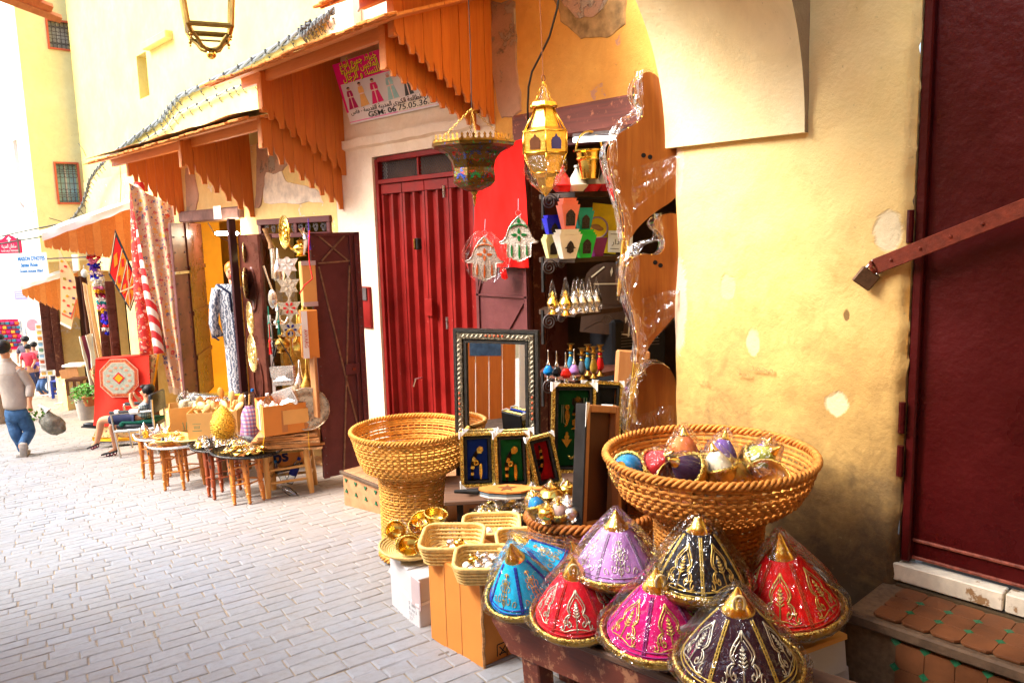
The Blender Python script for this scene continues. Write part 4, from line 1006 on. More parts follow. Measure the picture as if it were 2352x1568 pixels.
# ---- woven baskets
def weave(mb,prof,step,stakes,amp=.004,th=.0045,tall=.0078,sq=None,ry=1.0,y0=0.0):
 """horizontal strands passing in and out of the stakes, along a profile of (radius, z)"""
 L=[0.0]
 for i in range(1,len(prof)):L.append(L[-1]+math.hypot(prof[i][0]-prof[i-1][0],prof[i][1]-prof[i-1][1]))
 def at(s):
  for i in range(1,len(prof)):
   if s<=L[i]:k=(s-L[i-1])/(L[i]-L[i-1]); return(prof[i-1][0]+(prof[i][0]-prof[i-1][0])*k,prof[i-1][1]+(prof[i][1]-prof[i-1][1])*k,Vector((prof[i][1]-prof[i-1][1],prof[i-1][0]-prof[i][0])).normalized())
  return(*prof[-1],Vector((1,0)))
 rows=int(L[-1]/step); n=stakes*2
 for r_ in range(rows):
  r,z,nn=at((r_+.5)*step); pts=[]; N=[]
  jz=R.uniform(-.0028,.0028); tv=R.uniform(.85,1.18)
  for k in range(n):
   a=PI*k/stakes; d=amp*(1 if(k//1+r_)%2==0 else-1)
   e=1.0
   if sq:e=(abs(math.cos(a))**sq+abs(math.sin(a))**sq)**(-1/sq)
   rr=r+d*nn.x
   pts.append((rr*e*math.cos(a),rr*e*math.sin(a)*ry,z+d*nn.y+jz+.0015*nz(a*3,r_))); N.append((math.cos(a)*nn.x,math.sin(a)*nn.x,nn.y))
  mb.tube(pts,[tall*tv*(1+.16*nz(k*.35,r_*2.7))for k in range(n)],5,closed=True,flat=th/tall,nrm=N)
 for k in range(stakes):
  a=PI*(2*k)/stakes+PI/stakes*.5; e=1.0
  if sq:e=(abs(math.cos(a))**sq+abs(math.sin(a))**sq)**(-1/sq)
  mb.tube([(r*e*math.cos(a),r*e*math.sin(a)*ry,z)for r,z in prof],.0042,4)
def braid_rim(mb,r,z,wd=.018,n=150,ry=1.0,sq=None,strands=3,turns=20):
 for s in range(strands):
  pts=[]
  for k in range(n):
   a=2*PI*k/n; ph=a*turns+s*2*PI/strands; rr=r+wd*.8*math.cos(ph); e=1.0
   if sq:e=(abs(math.cos(a))**sq+abs(math.sin(a))**sq)**(-1/sq)
   pts.append((rr*e*math.cos(a),rr*e*math.sin(a)*ry,z+wd*math.sin(ph)))
  mb.tube(pts,wd*.62,6,closed=True)
def pedestal_basket(label,p,drum,bowl,stakes,mt,step=.0185):
 t=T('pedestal_basket',label,'basket',M=TR(p))
 q=MB(); weave(q,drum,step,int(stakes*.6)); q.build('drum_weave',mt,t,180,'stuff')
 q=MB(); weave(q,bowl,step,stakes); q.build('bowl_weave',mt,t,180,'stuff')
 q=MB(); braid_rim(q,bowl[-1][0],bowl[-1][1]+.008,.0115,240,turns=34); q.build('braided_rim',mt,t,180)
 q=MB(); braid_rim(q,drum[0][0],drum[0][1]+.02,.014,90,turns=14); braid_rim(q,bowl[0][0]+.012,bowl[0][1]+.004,.011,90,turns=16); q.build('foot_braid',mt,t,180,'stuff')
 q=MB(); zf=bowl[0][1]+.05; q.lathe([(0,zf),(bowl[0][0]+.05,zf)],28,close=False); q.lathe([(0,.03),(drum[0][0]-.02,.03)],20,close=False); q.build('floor_weave',mt,t,kind='stuff')
 return t
pb=RD(1628,1046,3.0); zb=G(pb.y)+.02
Hb=pb.z-zb
pedestal_basket('huge chestnut wicker pedestal basket heaped with small wrapped lids by the pillar',Vector((pb.x,pb.y,zb)),
 [(.165,.0),(.158,.15),(.162,.35),(.178,.52),(.20,.62),(.208,Hb-.20)],
 [(.216,Hb-.20),(.285,Hb-.18),(.34,Hb-.13),(.37,Hb-.07),(.392,Hb)],62,M_['wick'])
pl_=RD(942,987,5.07); zl=G(pl_.y)+.02; Hl=pl_.z-zl
pedestal_basket('empty golden wicker pedestal basket standing before the red metal door',Vector((pl_.x,pl_.y,zl)),
 [(.225,.0),(.212,.10),(.210,.35),(.215,Hl-.26)],
 [(.25,Hl-.25),(.305,Hl-.235),(.335,Hl-.17),(.358,Hl-.08),(.378,Hl)],52,M_['wick_l'])
# small wrapped lids heaped in the big basket
SM=[(1425,1052,'blue',(.02,.28,.62),50,-50),(1495,1050,'red',(.62,.02,.02),35,35),(1570,1034,'orange',(.80,.20,.06),0,0),(1655,1045,'violet',(.14,.07,.28),-10,10),
 (1722,1038,'lime green',(.42,.44,.03),30,45),(1600,1060,'dark plum',(.05,.02,.06),20,-55),(1655,1075,'cream',(.80,.70,.48),-15,-10),(1735,1050,'purple',(.17,.08,.26),10,20),(1700,1082,'coral',(.80,.16,.07),-40,-60)]
GS='small wrapped lids in the big basket'
for(u,v,cn,cc_,ax,ay)in SM:
 p=RD(u+(26 if u<1450 else 0),v+30,2.98 if v<1060 else 2.88)
 cone_lid('small_cone','small %s wrapped lid lying in the big wicker basket'%cn,'basket lid',TR(p)@RO(rad(FACE),4,'Z')@RO(rad(ay),4,'Y')@RO(rad(ax),4,'X'),.070,.135,velvet(cn+' small velvet',cc_),GO,GO,-90,GS,detail=False)
def bowl(name,label,cat,M,r,h,mt,group=None,inner=None,n=32,film=False):
 t=T(name,label,cat,M=M,group=group); q=MB()
 q.lathe([(r*.35,0),(r*.62,.004),(r*.9,h*.4),(r,h*.93),(r*1.03,h),(r*.98,h*1.0),(r*.93,h*.9),(r*.84,h*.42),(r*.55,h*.12),(0,h*.08)],n); o=q.build('bowl_shell',mt,t,50)
 q=MB(); q.tube([(r*1.02*math.cos(2*PI*k/48),r*1.02*math.sin(2*PI*k/48),h)for k in range(48)],[.003+.0015*(k%2)for k in range(48)],5,closed=True); q.build('embossed_rim',M_['gold_emb'],t,180)
 if film:fw(t,r*1.12,h*1.1)
 return t
def fw(t,r,h,z0=-.01,tip=0.0,name='film_wrap',sx=1.0,sy=1.0):
 sd=R.uniform(0,90); q=MB()
 def ff(a,b):
  th=2*PI*a; k=math.sin(PI*min(1,.12+.88*b)*(.5+.5*(1-(1 if tip else 0)*.0)));
  prof=(math.sin(PI*(.06+.90*b))**.55)if not tip else(min(1,b*5)*(1-b)**.9+.05)
  rr=r*prof*(1+.30*nz(math.cos(th)*1.8+sd,math.sin(th)*1.8,b*3)); return(sx*rr*math.cos(th),sy*rr*math.sin(th),z0+(h+tip)*b*1.04+.12*r*nz(th,b*5,sd))
 q.grid(ff,22,9,wrap=True); return q.build(name,M_['film'],t,25)
for(u,v,ax,ay,lb,cc_)in((1555,1075,62,8,'coral lined gold rimmed dish standing on edge in the big basket',(.80,.28,.12)),(1622,1062,60,-25,'gold rimmed dish leaning behind the coral one in the big basket',(.86,.66,.34)),(1762,1075,55,-35,'bronze gold dish on edge at the right rim of the basket',(.62,.28,.05))):
 bowl('small_dish',lb,'dish',TR(RD(u,v+38,2.90))@RO(rad(FACE),4,'Z')@RO(rad(ay),4,'Y')@RO(rad(ax),4,'X'),.085,.04,plain(lb[:12],cc_,.3,.6),film=True)
 # ---- oval basket with a leaning frame back, full of wrapped brassware
ob=RD(1356,1196,3.62); zo=G(ob.y)+.16
tb=T('oval_basket','low oval chestnut wicker basket behind the lilac lid','basket',M=TR((ob.x,ob.y,zo))@RO(rad(FACE+4),4,'Z')); ho=ob.z-zo+.02
q=MB(); weave(q,[(.22,0),(.25,.03),(.272,.10),(.288,ho)],.0175,44,ry=.68);
q.build('oval_weave',M_['wick_d'],tb,180,'stuff')
q=MB(); braid_rim(q,.288,ho+.012,.017,150,ry=.68,turns=20); q.build('braided_rim',M_['wick_d'],tb,180)
q=MB(); q.lathe([(0,.02),(.24,.02)],30,DG((1,.68,1,1)),close=False); q.build('floor_weave',M_['wick_d'],tb)
q=MB(); q.box((0,0,-.05),(.4,.26,.09),b=.01); tag(q.build('crate',M_['darkwood'],None,M=tb.matrix_world.copy()),'dark low wooden crate holding up the oval basket','crate')
# wrapped goods: small pots, rings, cups
def pot(M,label,mt,r=.04,h=.06,group=None,film=True,name='brass_pot',cat='pot'):
 t=T(name,label,cat,M=M,group=group); q=MB()
 q.lathe([(r*.5,0),(r*.6,.003),(r*.45,h*.12),(r*.9,h*.4),(r,h*.6),(r*.75,h*.85),(r*.55,h*.92),(r*.62,h),(r*.3,h*1.05),(r*.12,h*1.2),(0,h*1.25)],18); q.build('pot_body',mt,t,50)
 if film:fw(t,r*1.35,h*1.15,tip=h*.3)
 return t
GB='wrapped brassware in the oval basket'
for i,(u,v,d,kind,lb)in enumerate(((1268,1142,3.62,'g','round gold box, widest piece in the oval basket'),(1302,1128,3.7,'g','gold lidded pot behind the widest one in the oval basket'),(1310,1162,3.55,'s','silver topped jar beside the leaning frame in the oval basket'),
 (1285,1178,3.48,'w','small pale pink cone in the oval basket'),(1238,1168,3.52,'b','tiny blue cone in the oval basket'),(1255,1185,3.46,'g','gold cup against the rim of the oval basket'),(1318,1185,3.46,'s','silver pot low at the foot of the leaning frame'),(1228,1150,3.62,'g','gold pot at the street end of the oval basket'))):
 M=TR(RD(u,v+14,d))@RO(rad(R.uniform(0,360)),4,'Z')@RO(rad(R.uniform(-25,25)),4,'X')
 if kind in 'wb':cone_lid('small_cone',lb,'basket lid',M,.045,.10,velvet(lb[:14],(.80,.52,.44)if kind=='w' else(.02,.25,.60)),GO,GO,0,GB,detail=False)
 else:pot(M,lb,M_['gold']if kind=='g' else M_['silver'],.062 if i==0 else .042,.085 if i==0 else .075,GB)
 # ---- leaning back of a big picture frame
def quadM(p,rz,rx,ry=0):return TR(p)@RO(rad(rz),4,'Z')@RO(rad(ry),4,'Y')@RO(rad(rx),4,'X')
pf=RD(1372,1070,3.60)
t=T('picture_frame','large frame turned back side out, leaning in the oval basket','frame',M=quadM(pf,FACE+54,-4,13)); fw_,fh_=.32,.56
for(cx_,cz_,sx,sz_)in((-fw_/2+.018,0,.036,fh_),(fw_/2-.018,0,.036,fh_),(0,fh_/2-.018,fw_-.074,.034),(0,-fh_/2+.018,fw_-.074,.034)):
 q=MB(); q.box((cx_,0,cz_),(sx,.05,sz_),b=.004); q.build('frame_rail',M_['framewood'],t)
q=MB(); q.box((0,.012,0),(fw_-.05,.006,fh_-.05)); q.build('back_board',M_['hardboard'],t)
q=MB(); q.box((-fw_/2-.006,0,0),(.012,.056,fh_+.004),b=.003); q.build('black_edge',M_['black'],t)
q=MB(); q.prism([(-fw_/2-.014,fh_/2+.008),(-fw_/2+.02,fh_/2+.008),(-fw_/2-.014,fh_/2-.10)],.002,TR((0,-.028,0))); q.build('corner_guard',M_['paper'],t)
q=MB(); q.prism([(fw_/2-.03,fh_/2+.005),(fw_/2+.008,fh_/2+.005),(fw_/2+.008,fh_/2-.11)],.06,TR((0,-.0,0))); q.build('corner_guard',M_['paper'],t)
pf2=RD(1440,1120,3.75); t=T('picture_frame','brown wooden frame edge standing behind the turned picture frame','frame',M=quadM(pf2,FACE+60,-4,3))
for x in(-.14,.14):q=MB(); q.box((x,0,-.05),(.03,.04,.55),b=.004); q.build('frame_rail',M_['framewood'],t)
q=MB(); q.box((0,.012,-.05),(.25,.006,.55)); q.build('back_board',M_['hardboard'],t)
# ---- coiled palm baskets on the cardboard boxes
def rrect(w_,d_,r,n=6):
 pts=[]
 for(cx_,cy_,a0)in((w_/2-r,d_/2-r,0),(-w_/2+r,d_/2-r,90),(-w_/2+r,-d_/2+r,180),(w_/2-r,-d_/2+r,270)):
  pts+=[(cx_+r*math.cos(rad(a0+90*k/n)),cy_+r*math.sin(rad(a0+90*k/n)))for k in range(n+1)]
 return pts
def dens(pts,step):
 out=[]; n=len(pts)
 for i in range(n):
  a,b=Vector(pts[i]),Vector(pts[(i+1)%n]); k=max(1,int((b-a).length/step))
  out+=[tuple(a.lerp(b,s/k))for s in range(k)]
 return out
def coil_basket(label,M,w_,d_,h,rows=5,mt=None,group=None,r=.0095):
 t=T('palm_basket',label,'basket',M=M,group=group); mt=mt or M_['straw']
 q=MB()
 for k in range(rows):
  f=.88+.12*k/(rows-1); z=r+k*(h-2*r)/(rows-1)
  P=dens(rrect(w_*f,d_*f,.055),.0085)
  q.tube([(x,y,z+.0012*((i%2)*2-1))for i,(x,y)in enumerate(P)],[r*(1.08 if i%2 else .80)for i in range(len(P))],6,closed=True)
  if k<rows-1:
   P2=dens(rrect(w_*(f+.015),d_*(f+.015),.055),.02); zz=(h-2*r)/(rows-1)
   for i,(x,y)in enumerate(P2):q.tube([(x*.99,y*.99,z),(x*1.006+.003,y*1.006,z+zz)],.0034,4)
 q.build('coil_wall',mt,t,180,'stuff')
 q=MB()
 for k in range(5):
  f=.84-.17*k; P=dens(rrect(w_*f,d_*f,.05*f),.012)
  q.tube([(x,y,.008)for x,y in P],[.0085*(1.1 if i%2 else .85)for i in range(len(P))],5,closed=True)
 q.build('coil_floor',mt,t,180,'stuff')
 q=MB(); P=dens(rrect(w_*1.005,d_*1.005,.058),.009); q.tube([(x,y,h)for x,y in P],[.0105*(1.06 if i%2 else .92)for i in range(len(P))],6,closed=True); q.build('bound_rim',mt,t,180)
 return t
GC='open palm baskets on the cardboard boxes'
def onD(u,v,d,rz=0,rx=0,ry=0):return TR(RD(u,v,d))@RO(rad(FACE+rz),4,'Z')@RO(rad(ry),4,'Y')@RO(rad(rx),4,'X')
CB=[(1042,1272,3.86,.30,.27,.095,-4,'palm basket with one wrapped ornament, on the corner of the white box'),(1130,1238,4.18,.30,.26,.09,0,'nearly empty palm basket before the pile of wrapped brass'),
 (1112,1318,3.58,.26,.23,.085,-2,'palm basket of wrapped white trinkets beside the blue lids'),(1210,1275,3.78,.28,.24,.085,4,'palm basket of wrapped daggers and gold mirrors')]
for(u,v,d,w_,d_,h,rz,lb)in CB:coil_basket(lb,onD(u,v,d,rz,4),w_,d_,h,group=GC)
# things in the palm baskets
for(u,v,d,lb,k)in((1052,1255,3.82,'single wrapped glass ornament lying in a palm basket','o'),(1092,1296,3.56,'gold wrapped bauble among white trinkets','g'),(1120,1302,3.55,'white wrapped trinket in the front palm basket','w'),(1140,1296,3.57,'silver white wrapped trinket by the rim of the palm basket','w'),(1105,1312,3.52,'cream wrapped trinket at the front of the palm basket','w')):
 pot(onD(u,v,d,R.uniform(0,90),R.uniform(-50,50)),lb,{'o':M_['gold'],'g':M_['gold'],'w':M_['silver']}[k],.028,.045,'trinkets in the palm baskets',name='trinket',cat='trinket')
for i,(u,v,d)in enumerate(((1072,1302,3.57),(1100,1288,3.62),(1128,1310,3.5),(1150,1304,3.52),(1115,1288,3.6),(1040,1266,3.84),(1068,1262,3.84),(1030,1252,3.9),(1120,1222,4.16),(1145,1226,4.14),(1085,1310,3.5),(1135,1290,3.58))):
 pot(onD(u,v,d,R.uniform(0,90),R.uniform(-60,60)),['white','pearly','silvery','cream'][i%4]+' wrapped trinket loose in the '+('front' if v>1280 else 'left' if u<1080 else 'rear')+' palm basket',[plain('pearl glass',(.86,.80,.70),.2),M_['silver'],plain('pearl glass',(.86,.80,.70),.2)][i%3],.024,.038,'trinkets in the palm baskets',name='trinket',cat='trinket')
for i,(u,v,lb)in enumerate(((1192,1250,'gold edged hand mirror standing in the dagger basket'),(1212,1262,'gold edged hand mirror lying by the daggers'),(1172,1275,'gold edged hand mirror next to the blue lid'))):
 t=T('hand_mirror',lb,'mirror',M=onD(u,v,3.66,-10+25*i,-50,20-30*i)); q=MB(); q.prism([(x*.03,y*.045)for x,y in octa(1,.35)],.006); q.build('mirror_plate',plain('ivory inlay',(.82,.70,.40),.3),t)
 q=MB(); P=[(x*.031,-.001,y*.046)for x,y in octa(1,.35)]; q.tube(P,.004,5,closed=True); q.build('mirror_rim',M_['gold_emb'],t,180)
for i,(u,v,rz)in enumerate(((1232,1256,30),(1250,1262,20),(1268,1250,25),(1275,1268,10))):
 t=T('toy_dagger',['navy dagger with a leather loop','grey wrapped dagger in the middle','dark wrapped dagger at the back','steel grey wrapped dagger in front'][i]+' in the dagger basket','dagger',M=onD(u,v,3.68-.02*i,0,0,-rz),group='wrapped daggers in the palm basket')
 q=MB(); q.tube([(-.055,0,0),(-.02,0,.004),(.02,0,.004),(.05,0,-.004)],[.008,.012,.011,.006],8); q.build('sheath',plain('dagger navy',(.015,.02,.07),.35)if i==0 else plain('dagger steel',(.16,.16,.20),.3,.6),t,60)
 q=MB(); q.tube([(.05,0,-.004),(.075,0,-.008)],[.010,.013],8); q.build('pommel',plain('dagger strap',(.30,.08,.02),.5),t,60); fwx=MB()
 if i:
  def ff(a,b,sd=i*7):th=2*PI*a; rr=.018*(1+.3*nz(math.cos(th)+sd,math.sin(th),b*5)); return(-.07+.16*b,rr*math.cos(th),rr*math.sin(th))
  fwx.grid(ff,10,8,wrap=True); fwx.build('film_wrap',M_['film2'],t,25)
  # ---- boxes on the paving
pc=Pv(1110,1530,0); pl2=Pv(990,1465,0)
an=math.degrees(math.atan2(pc.y-pl2.y,pc.x-pl2.x)); Lc=(pc-pl2).length
hz=lambda u:784-255-.0276*(u-1176)
hc=(1490-1285)/1801*3.95
t=T('cardboard_box','plain orange brown cardboard box under the palm baskets','box',M=TR(pl2)@RO(rad(an),4,'Z'))
q=MB(); q.box((Lc/2,.16,hc/2+.0),(Lc,.32,hc),b=.007); q.build('box_body',M_['card'],t)
q=MB(); q.box((Lc*.5,.16,hc+.001),(Lc*.98,.055,.003)); q.build('tape',M_['tape'],t)
for k in(.33,.62):q=MB(); q.box((Lc*k,-.0008,hc/2),(.004,.003,hc*.94)); q.build('crease',plain('crease card',(.58,.25,.075),.8),t)
q=MB()
for(a,b)in(((0,.2),(0,1)),((0,1),(.8,1)),((.8,1),(.8,0)),((.2,.2),(.7,.8)),((.2,.8),(.7,.2)),((.15,.3),(.7,.3))):bar(q,(a[0]*.07,a[1]*.07),(b[0]*.07,b[1]*.07),.005,.001)
q.build('care_symbol',M_['black'],t,M=TR((Lc+.001,.08,.05))@RO(rad(90),4,'Z'))
q=MB(); pr_=[(Lc+.004+R.uniform(-.004,.008),R.uniform(0,.004)-.002,hc*k/14)for k in range(15)]; q.tube(pr_,[R.uniform(.004,.009)for k in range(15)],5); q.build('torn_edge',M_['cardedge'],t,40)
pw0,pw1=Pv(900,1388,0),Pv(974,1438,0); an=math.degrees(math.atan2(pw1.y-pw0.y,pw1.x-pw0.x)); Lw=(pw1-pw0).length; hw=(1390-1262)/1801*4.42
t=T('carton_stack','bundle of flattened white cartons tied with white tape beside the cardboard box','carton',M=TR(pw0)@RO(rad(an),4,'Z'))
ws=[0,.22,.42,.66,1.0]
for k in range(4):
 q=MB(); a,b=ws[k]*Lw,ws[k+1]*Lw; q.box(((a+b)/2,.13-.008*k,hw/2-.004*(k==3)),(b-a-.003,.26,hw-.006*k),b=.004); q.build('carton',M_['whitecard'],t)
q=MB(); q.box((Lw*.94,-.025,hw*.70),(.10,.008,hw*.50),TR((0,0,0)),b=.002); q.build('loose_flap',M_['pinkcard'],t)
q=MB(); q.tube([(0,-.004,hw*.66),(Lw*.4,-.015,hw*.55),(Lw*.66,-.018,hw*.50),(Lw+.006,-.03,hw*.52),(Lw+.006,.1,hw*.56)],.009,6,flat=.3,nrm=(0,-1,.2)); q.build('tape',M_['white'],t,60)
text('S  2075\nB  ver 3\nS 1 C\n1 7\nA 1021',.028,plain('pencil',(.45,.45,.48)),t,TR((Lw*.70,-.0255,hw*.40)))['kind']='stuff'
# shallow straw tray of golden bowls on the white cartons
pt=RD(942,1262,4.30)
t=T('straw_tray','shallow golden straw tray on the white cartons','tray',M=TR(pt)@RO(rad(4),4,'X'))
q=MB()
for k in range(13):
 r=.02+k*.0122; n=60; z=.0+.0000+max(0,(k-7))**1.7*.0019
 q.tube([(r*math.cos(2*PI*i/n),r*math.sin(2*PI*i/n),z)for i in range(n)],[.0075*(1.08 if i%2 else .9)for i in range(n)],5,closed=True)
q.build('coil',M_['straw'],t,180,'stuff')
GG='golden bowls on the straw tray'
for(u,v,d,r,h,rx,ry,lb,fl)in((1000,1190,4.22,.062,.062,8,10,'shiny golden bowl standing open on top of the others',False),(972,1198,4.32,.062,.055,20,-10,'golden bowl under plastic behind the open one',True),(942,1245,4.15,.060,.058,100,0,'golden bowl tipped to show its ringed foot',False),(972,1250,4.10,.042,.04,95,20,'small golden bowl lying by the palm basket',True),(912,1215,4.28,.055,.05,80,-60,'golden bowl on its side at the edge of the straw tray',True),(955,1215,4.28,.05,.05,30,30,'golden cup in the middle of the tray heap',True),(925,1250,4.2,.04,.04,60,40,'golden cup low at the front of the tray',True)):
 bowl('golden_bowl',lb,'bowl',onD(u,v,d,0,rx,ry)@TR((0,0,-h*.5)),r,h,M_['gold'],GG,film=fl)
 # ---- slope of wrapped brass trinkets on a low cloth covered stand
ps=RD(1165,1190,4.45)
t=T('low_stand','low dark stand under the heap of wrapped brass trinkets','stand',M=TR((ps.x,ps.y,G(ps.y)))@RO(rad(FACE),4,'Z')); hs=ps.z-G(ps.y)-.04
q=MB(); q.box((0,.1,hs-.01),(.46,.40,.02),b=.004); q.build('top',M_['darkwood'],t)
for(x,y)in((-.2,-.07),(.2,-.07),(-.2,.27),(.2,.27)):q=MB(); q.box((x,y,(hs-.02)/2),(.03,.03,hs-.02)); q.build('leg',M_['black'],t)
def scatter_pile(label,u,v,d,w_,h,dep,n,cols,group,s0=.016,film=True):
 for i in range(n):
  a,b=R.uniform(-1,1),R.random()
  p=RD(u+a*w_,v,d)+Vector((.68,.73,0))*(b*dep); p.z+=h*(1-abs(a))*(.4+.6*b)*R.uniform(.6,1.1)
  r=s0*R.uniform(.7,1.3); M=TR(p)@RO(R.uniform(0,6),4,'Z')@RO(R.uniform(-1.2,1.2),4,'X')
  pl3='street end' if a<-.33 else 'shop end' if a>.33 else 'middle'
  tt=T('trinket',('%s, %s of the heap: '%(cols[i%len(cols)].name.split()[-2],pl3))+('small wrapped brass ring' if i%3==0 else 'small brass pot' if i%3==1 else 'small wrapped brass disc')+' '+label,'trinket',M=M,group=group); q=MB(); k=i%3
  if k==0:q.tube([(r*1.3*math.cos(s*PI/6),r*1.3*math.sin(s*PI/6),0)for s in range(12)],r*.34,6,closed=True)
  elif k==1:q.lathe([(r*.5,0),(r,r*.5),(r*.9,r*1.2),(r*.4,r*1.5),(r*.5,r*1.9),(0,r*2.0)],10)
  else:q.lathe([(0,0),(r*1.4,0),(r*1.5,r*.4),(r*1.2,r*.3),(0,r*.25)],12)
  q.build('trinket_body',cols[i%len(cols)],tt,40)
  if film and k!=1:fw(tt,r*2.0,r*2.4,-r*.8)
scatter_pile('heaped behind the palm baskets',1162,1192,4.40,62,.085,.26,46,[M_['gold'],M_['silver'],M_['gold'],M_['brass']],'wrapped brass trinkets heaped on the low stand',.021)
# ================================================================== THE OPEN SHOP
def pt(u,v,d):return RD(u,v,d)
# dark lining of the shop doorway, stacked strips with worn paint
for k,(x0,x1,mt_)in enumerate(((V-.045,V+.03,'brown_door'),(V+.032,V+.16,'redbrown_wood'),(V+.162,V+.40,'brown_door'))):
 q=MB(); q.box(((x0+x1)/2,4.262-.006*k,(LZ-.55)/2),(x1-x0-.003,.035,LZ+.30),b=.004); q.build('door_lining',M_[mt_],oh)
 # purple iron leaf folded flat against the wall, red cloth hung over it
a,b=RX(1098,700,V-.06),RX(1216,700,V-.06)
t=T('door_leaf','purple brown iron door leaf half covered by the scarlet cloth','door',(V-.075,a.y,-.25),WALLR); Ld=a.y-b.y
q=MB(); q.box((Ld/2,.02,1.2),(Ld,.025,2.4),b=.004); q.build('panel',M_['purple_metal'],t)
zz=RX(1150,679,V-.06).z+.25
for(p0,p1,w_)in(((0,zz),(Ld,zz),.014),((.02,0),(.02,2.4),.03),((Ld-.02,0),(Ld-.02,2.4),.03),((.03,zz+.02),(.15,zz+.32),.014),((Ld-.03,zz-.02),(Ld*.3,zz-.5),.014)):
 q=MB(); bar(q,p0,p1,w_,.014,0); q.build('strap',M_['purple_metal'],t)
XC=V-.13
TLc,TRc,BRc,BLc=RX(1096,352,XC),RX(1201,318,XC),RX(1217,615,XC),RX(1084,612,XC)
mb=MB(); mb.grid(lambda a,b:tuple((TLc.lerp(TRc,a)).lerp(BLc.lerp(BRc,a),b)+Vector((-.018*nz(a*3+b*1.5,b*1.2,3)-.010*nz(a*9-b*4,b*2,5),0,.008*nz(a*9,1)*(b>.95)))),40,50)
o=tag(mb.build('red_cloth',M_['redcloth'],None,180),'scarlet cloth hung beside the shop door behind the two hand charms','cloth')
q=MB(); c0=RX(1158,612,XC); q.grid(lambda a,b:(c0.x-.02-.015*nz(a*4,b*4),c0.y+.03-.07*a-.02*b,c0.z-(.09-.03*abs(a-.5))*b-.01),8,8); tag(q.build('cloth_end',M_['redcloth'],None,180),'knotted scarlet end of cloth hanging under the red cloth','cloth')
# ---- corner shelves with scrolled iron brackets
SH=[]
def spir3(M,r,turns,n=34,th=.0045,mb=None,tail=None):
 pts=[((r*(1-.86*k/n))*math.cos(turns*2*PI*k/n),0,(r*(1-.86*k/n))*math.sin(turns*2*PI*k/n))for k in range(n+1)]
 if tail:pts=tail+pts
 mb.tube(pts,th,5,M)
for i,(vb,uR,lab)in enumerate(((441,1425,'uppermost dark shelf, carrying small tagines'),(592,1440,'dark shelf carrying coloured candle pots'),(717,1425,'dark shelf carrying wrapped gold and silver burners'),(866,1425,'lowest dark shelf, carrying enamelled flasks'))):
 B=pt(1320,vb,5.2); z=B.z; A=pt(1238,vb,5.45); C=pt(uR,vb,5.45); A.z=C.z=z
 A2=A+Vector((.16,.10,0)); C2=C+Vector((.25,.05,0))
 t=T('corner_shelf',lab,'shelf',B); q=MB(); P=[A,B,C,C2,A2]; n=5
 vs=[tuple(p-B)for p in P]+[tuple(p-B-Vector((0,0,.032)))for p in P]
 q.add(vs,[tuple(range(n))[::-1],tuple(range(n,2*n))]+[(k,(k+1)%n,n+(k+1)%n,n+k)for k in range(n)]); q.build('board',M_['darkwood']if i<3 else wood('brown shelf',(.16,.05,.03),(.10,.03,.02),.5),t)
 for(u,dv,r,tr)in((1262,22,.055,2.5),(1290,14,.032,2.2)):
  s_=MB(); p=pt(u,vb+dv,5.32)-B; spir3(TR(p)@RO(rad(FACE+20),4,'Z'),r,tr,mb=s_,th=.005); s_.build('scroll_bracket',M_['iron'],t,180)
 s_=MB(); p=pt(1246,vb,5.42)-B; s_.box((p.x,p.y,-.12),(.012,.02,.24)); s_.build('bracket_bar',M_['black'],t)
 if i>=2:
  s_=MB(); p=pt(1395,vb+18,5.4)-B; spir3(TR(p)@RO(rad(FACE),4,'Z'),.035,2.2,mb=s_,tail=[(-.16,0,-.06),(-.08,0,-.02),(.0,0,.0)]); s_.build('scroll_bracket',M_['iron'],t,180)
 SH.append(z)
def onz(u,v,d,z):p=RD(u,v,d); p.z=z; return p
K52=5.2/F
def sqpot(u,zb,w_,h,col,label,d,grp,badge=None,n_in=0):
 p=onz(u,560,d,zb); t=T('candle_pot',label,'pot',M=TR(p)@RO(rad(FACE+14),4,'Z'),group=grp); mt=plain('wax '+str(col),col,.35,var=.08,bst=.05)
 r0,r1=w_*.54*.707,w_*.707; q=MB(); M45=RO(PI/4,4,'Z')
 q.lathe([(r0*.96,0),(r0,.004),(r1,h),(r1*1.02,h),(r1*.9,h),(r1*.86,h*.86),(0,h*.86)],4,M45); q.build('pot_wall',mt,t)
 if badge:
  m=RO(math.atan2((r1-r0)*.707,h),4,'X'); q=MB(); bs=h*.30
  pts=HAMSA(bs*.9)if badge=='h' else[(-bs*.62,-bs),(bs*.62,-bs),(bs*.62,bs*.5),(bs*.35,bs*.9),(0,bs*1.15),(-bs*.35,bs*.9),(-bs*.62,bs*.5)]
  q.prism(pts,.003,TR((0,-(r0+(r1-r0)*.5)*.707-.004,h*.48))@m); q.build('metal_badge',sim('dark metal badge',(.06,.045,.04),.35,.7,var=.5,vs=120,bs=200,bst=.8),t)
 return t
def HAMSA(s):
 hlf=[(0,1.0),(.10,.92),(.28,.74),(.44,.50),(.54,.24),(.58,.10),(.72,-.06),(.88,-.10),(.80,-.20),(.64,-.20),(.54,-.20),(.54,-.70),(.50,-.80),(.34,-.82),(.28,-.90),(.14,-.92),(.08,-1.0),(0,-1.0)]
 return[(x*s,y*s)for x,y in hlf]+[(-x*s,y*s)for x,y in hlf[-2:0:-1]]
GP='coloured candle pots on the shelf'
z2=SH[1]
low=[(1267,.115,.13,(.80,.76,.32),'pale yellow','a',5.25),(1303,.155,.155,(.86,.80,.66),'ivory','h',5.08),(1342,.13,.15,(.02,.52,.06),'bright green','a',5.16)]
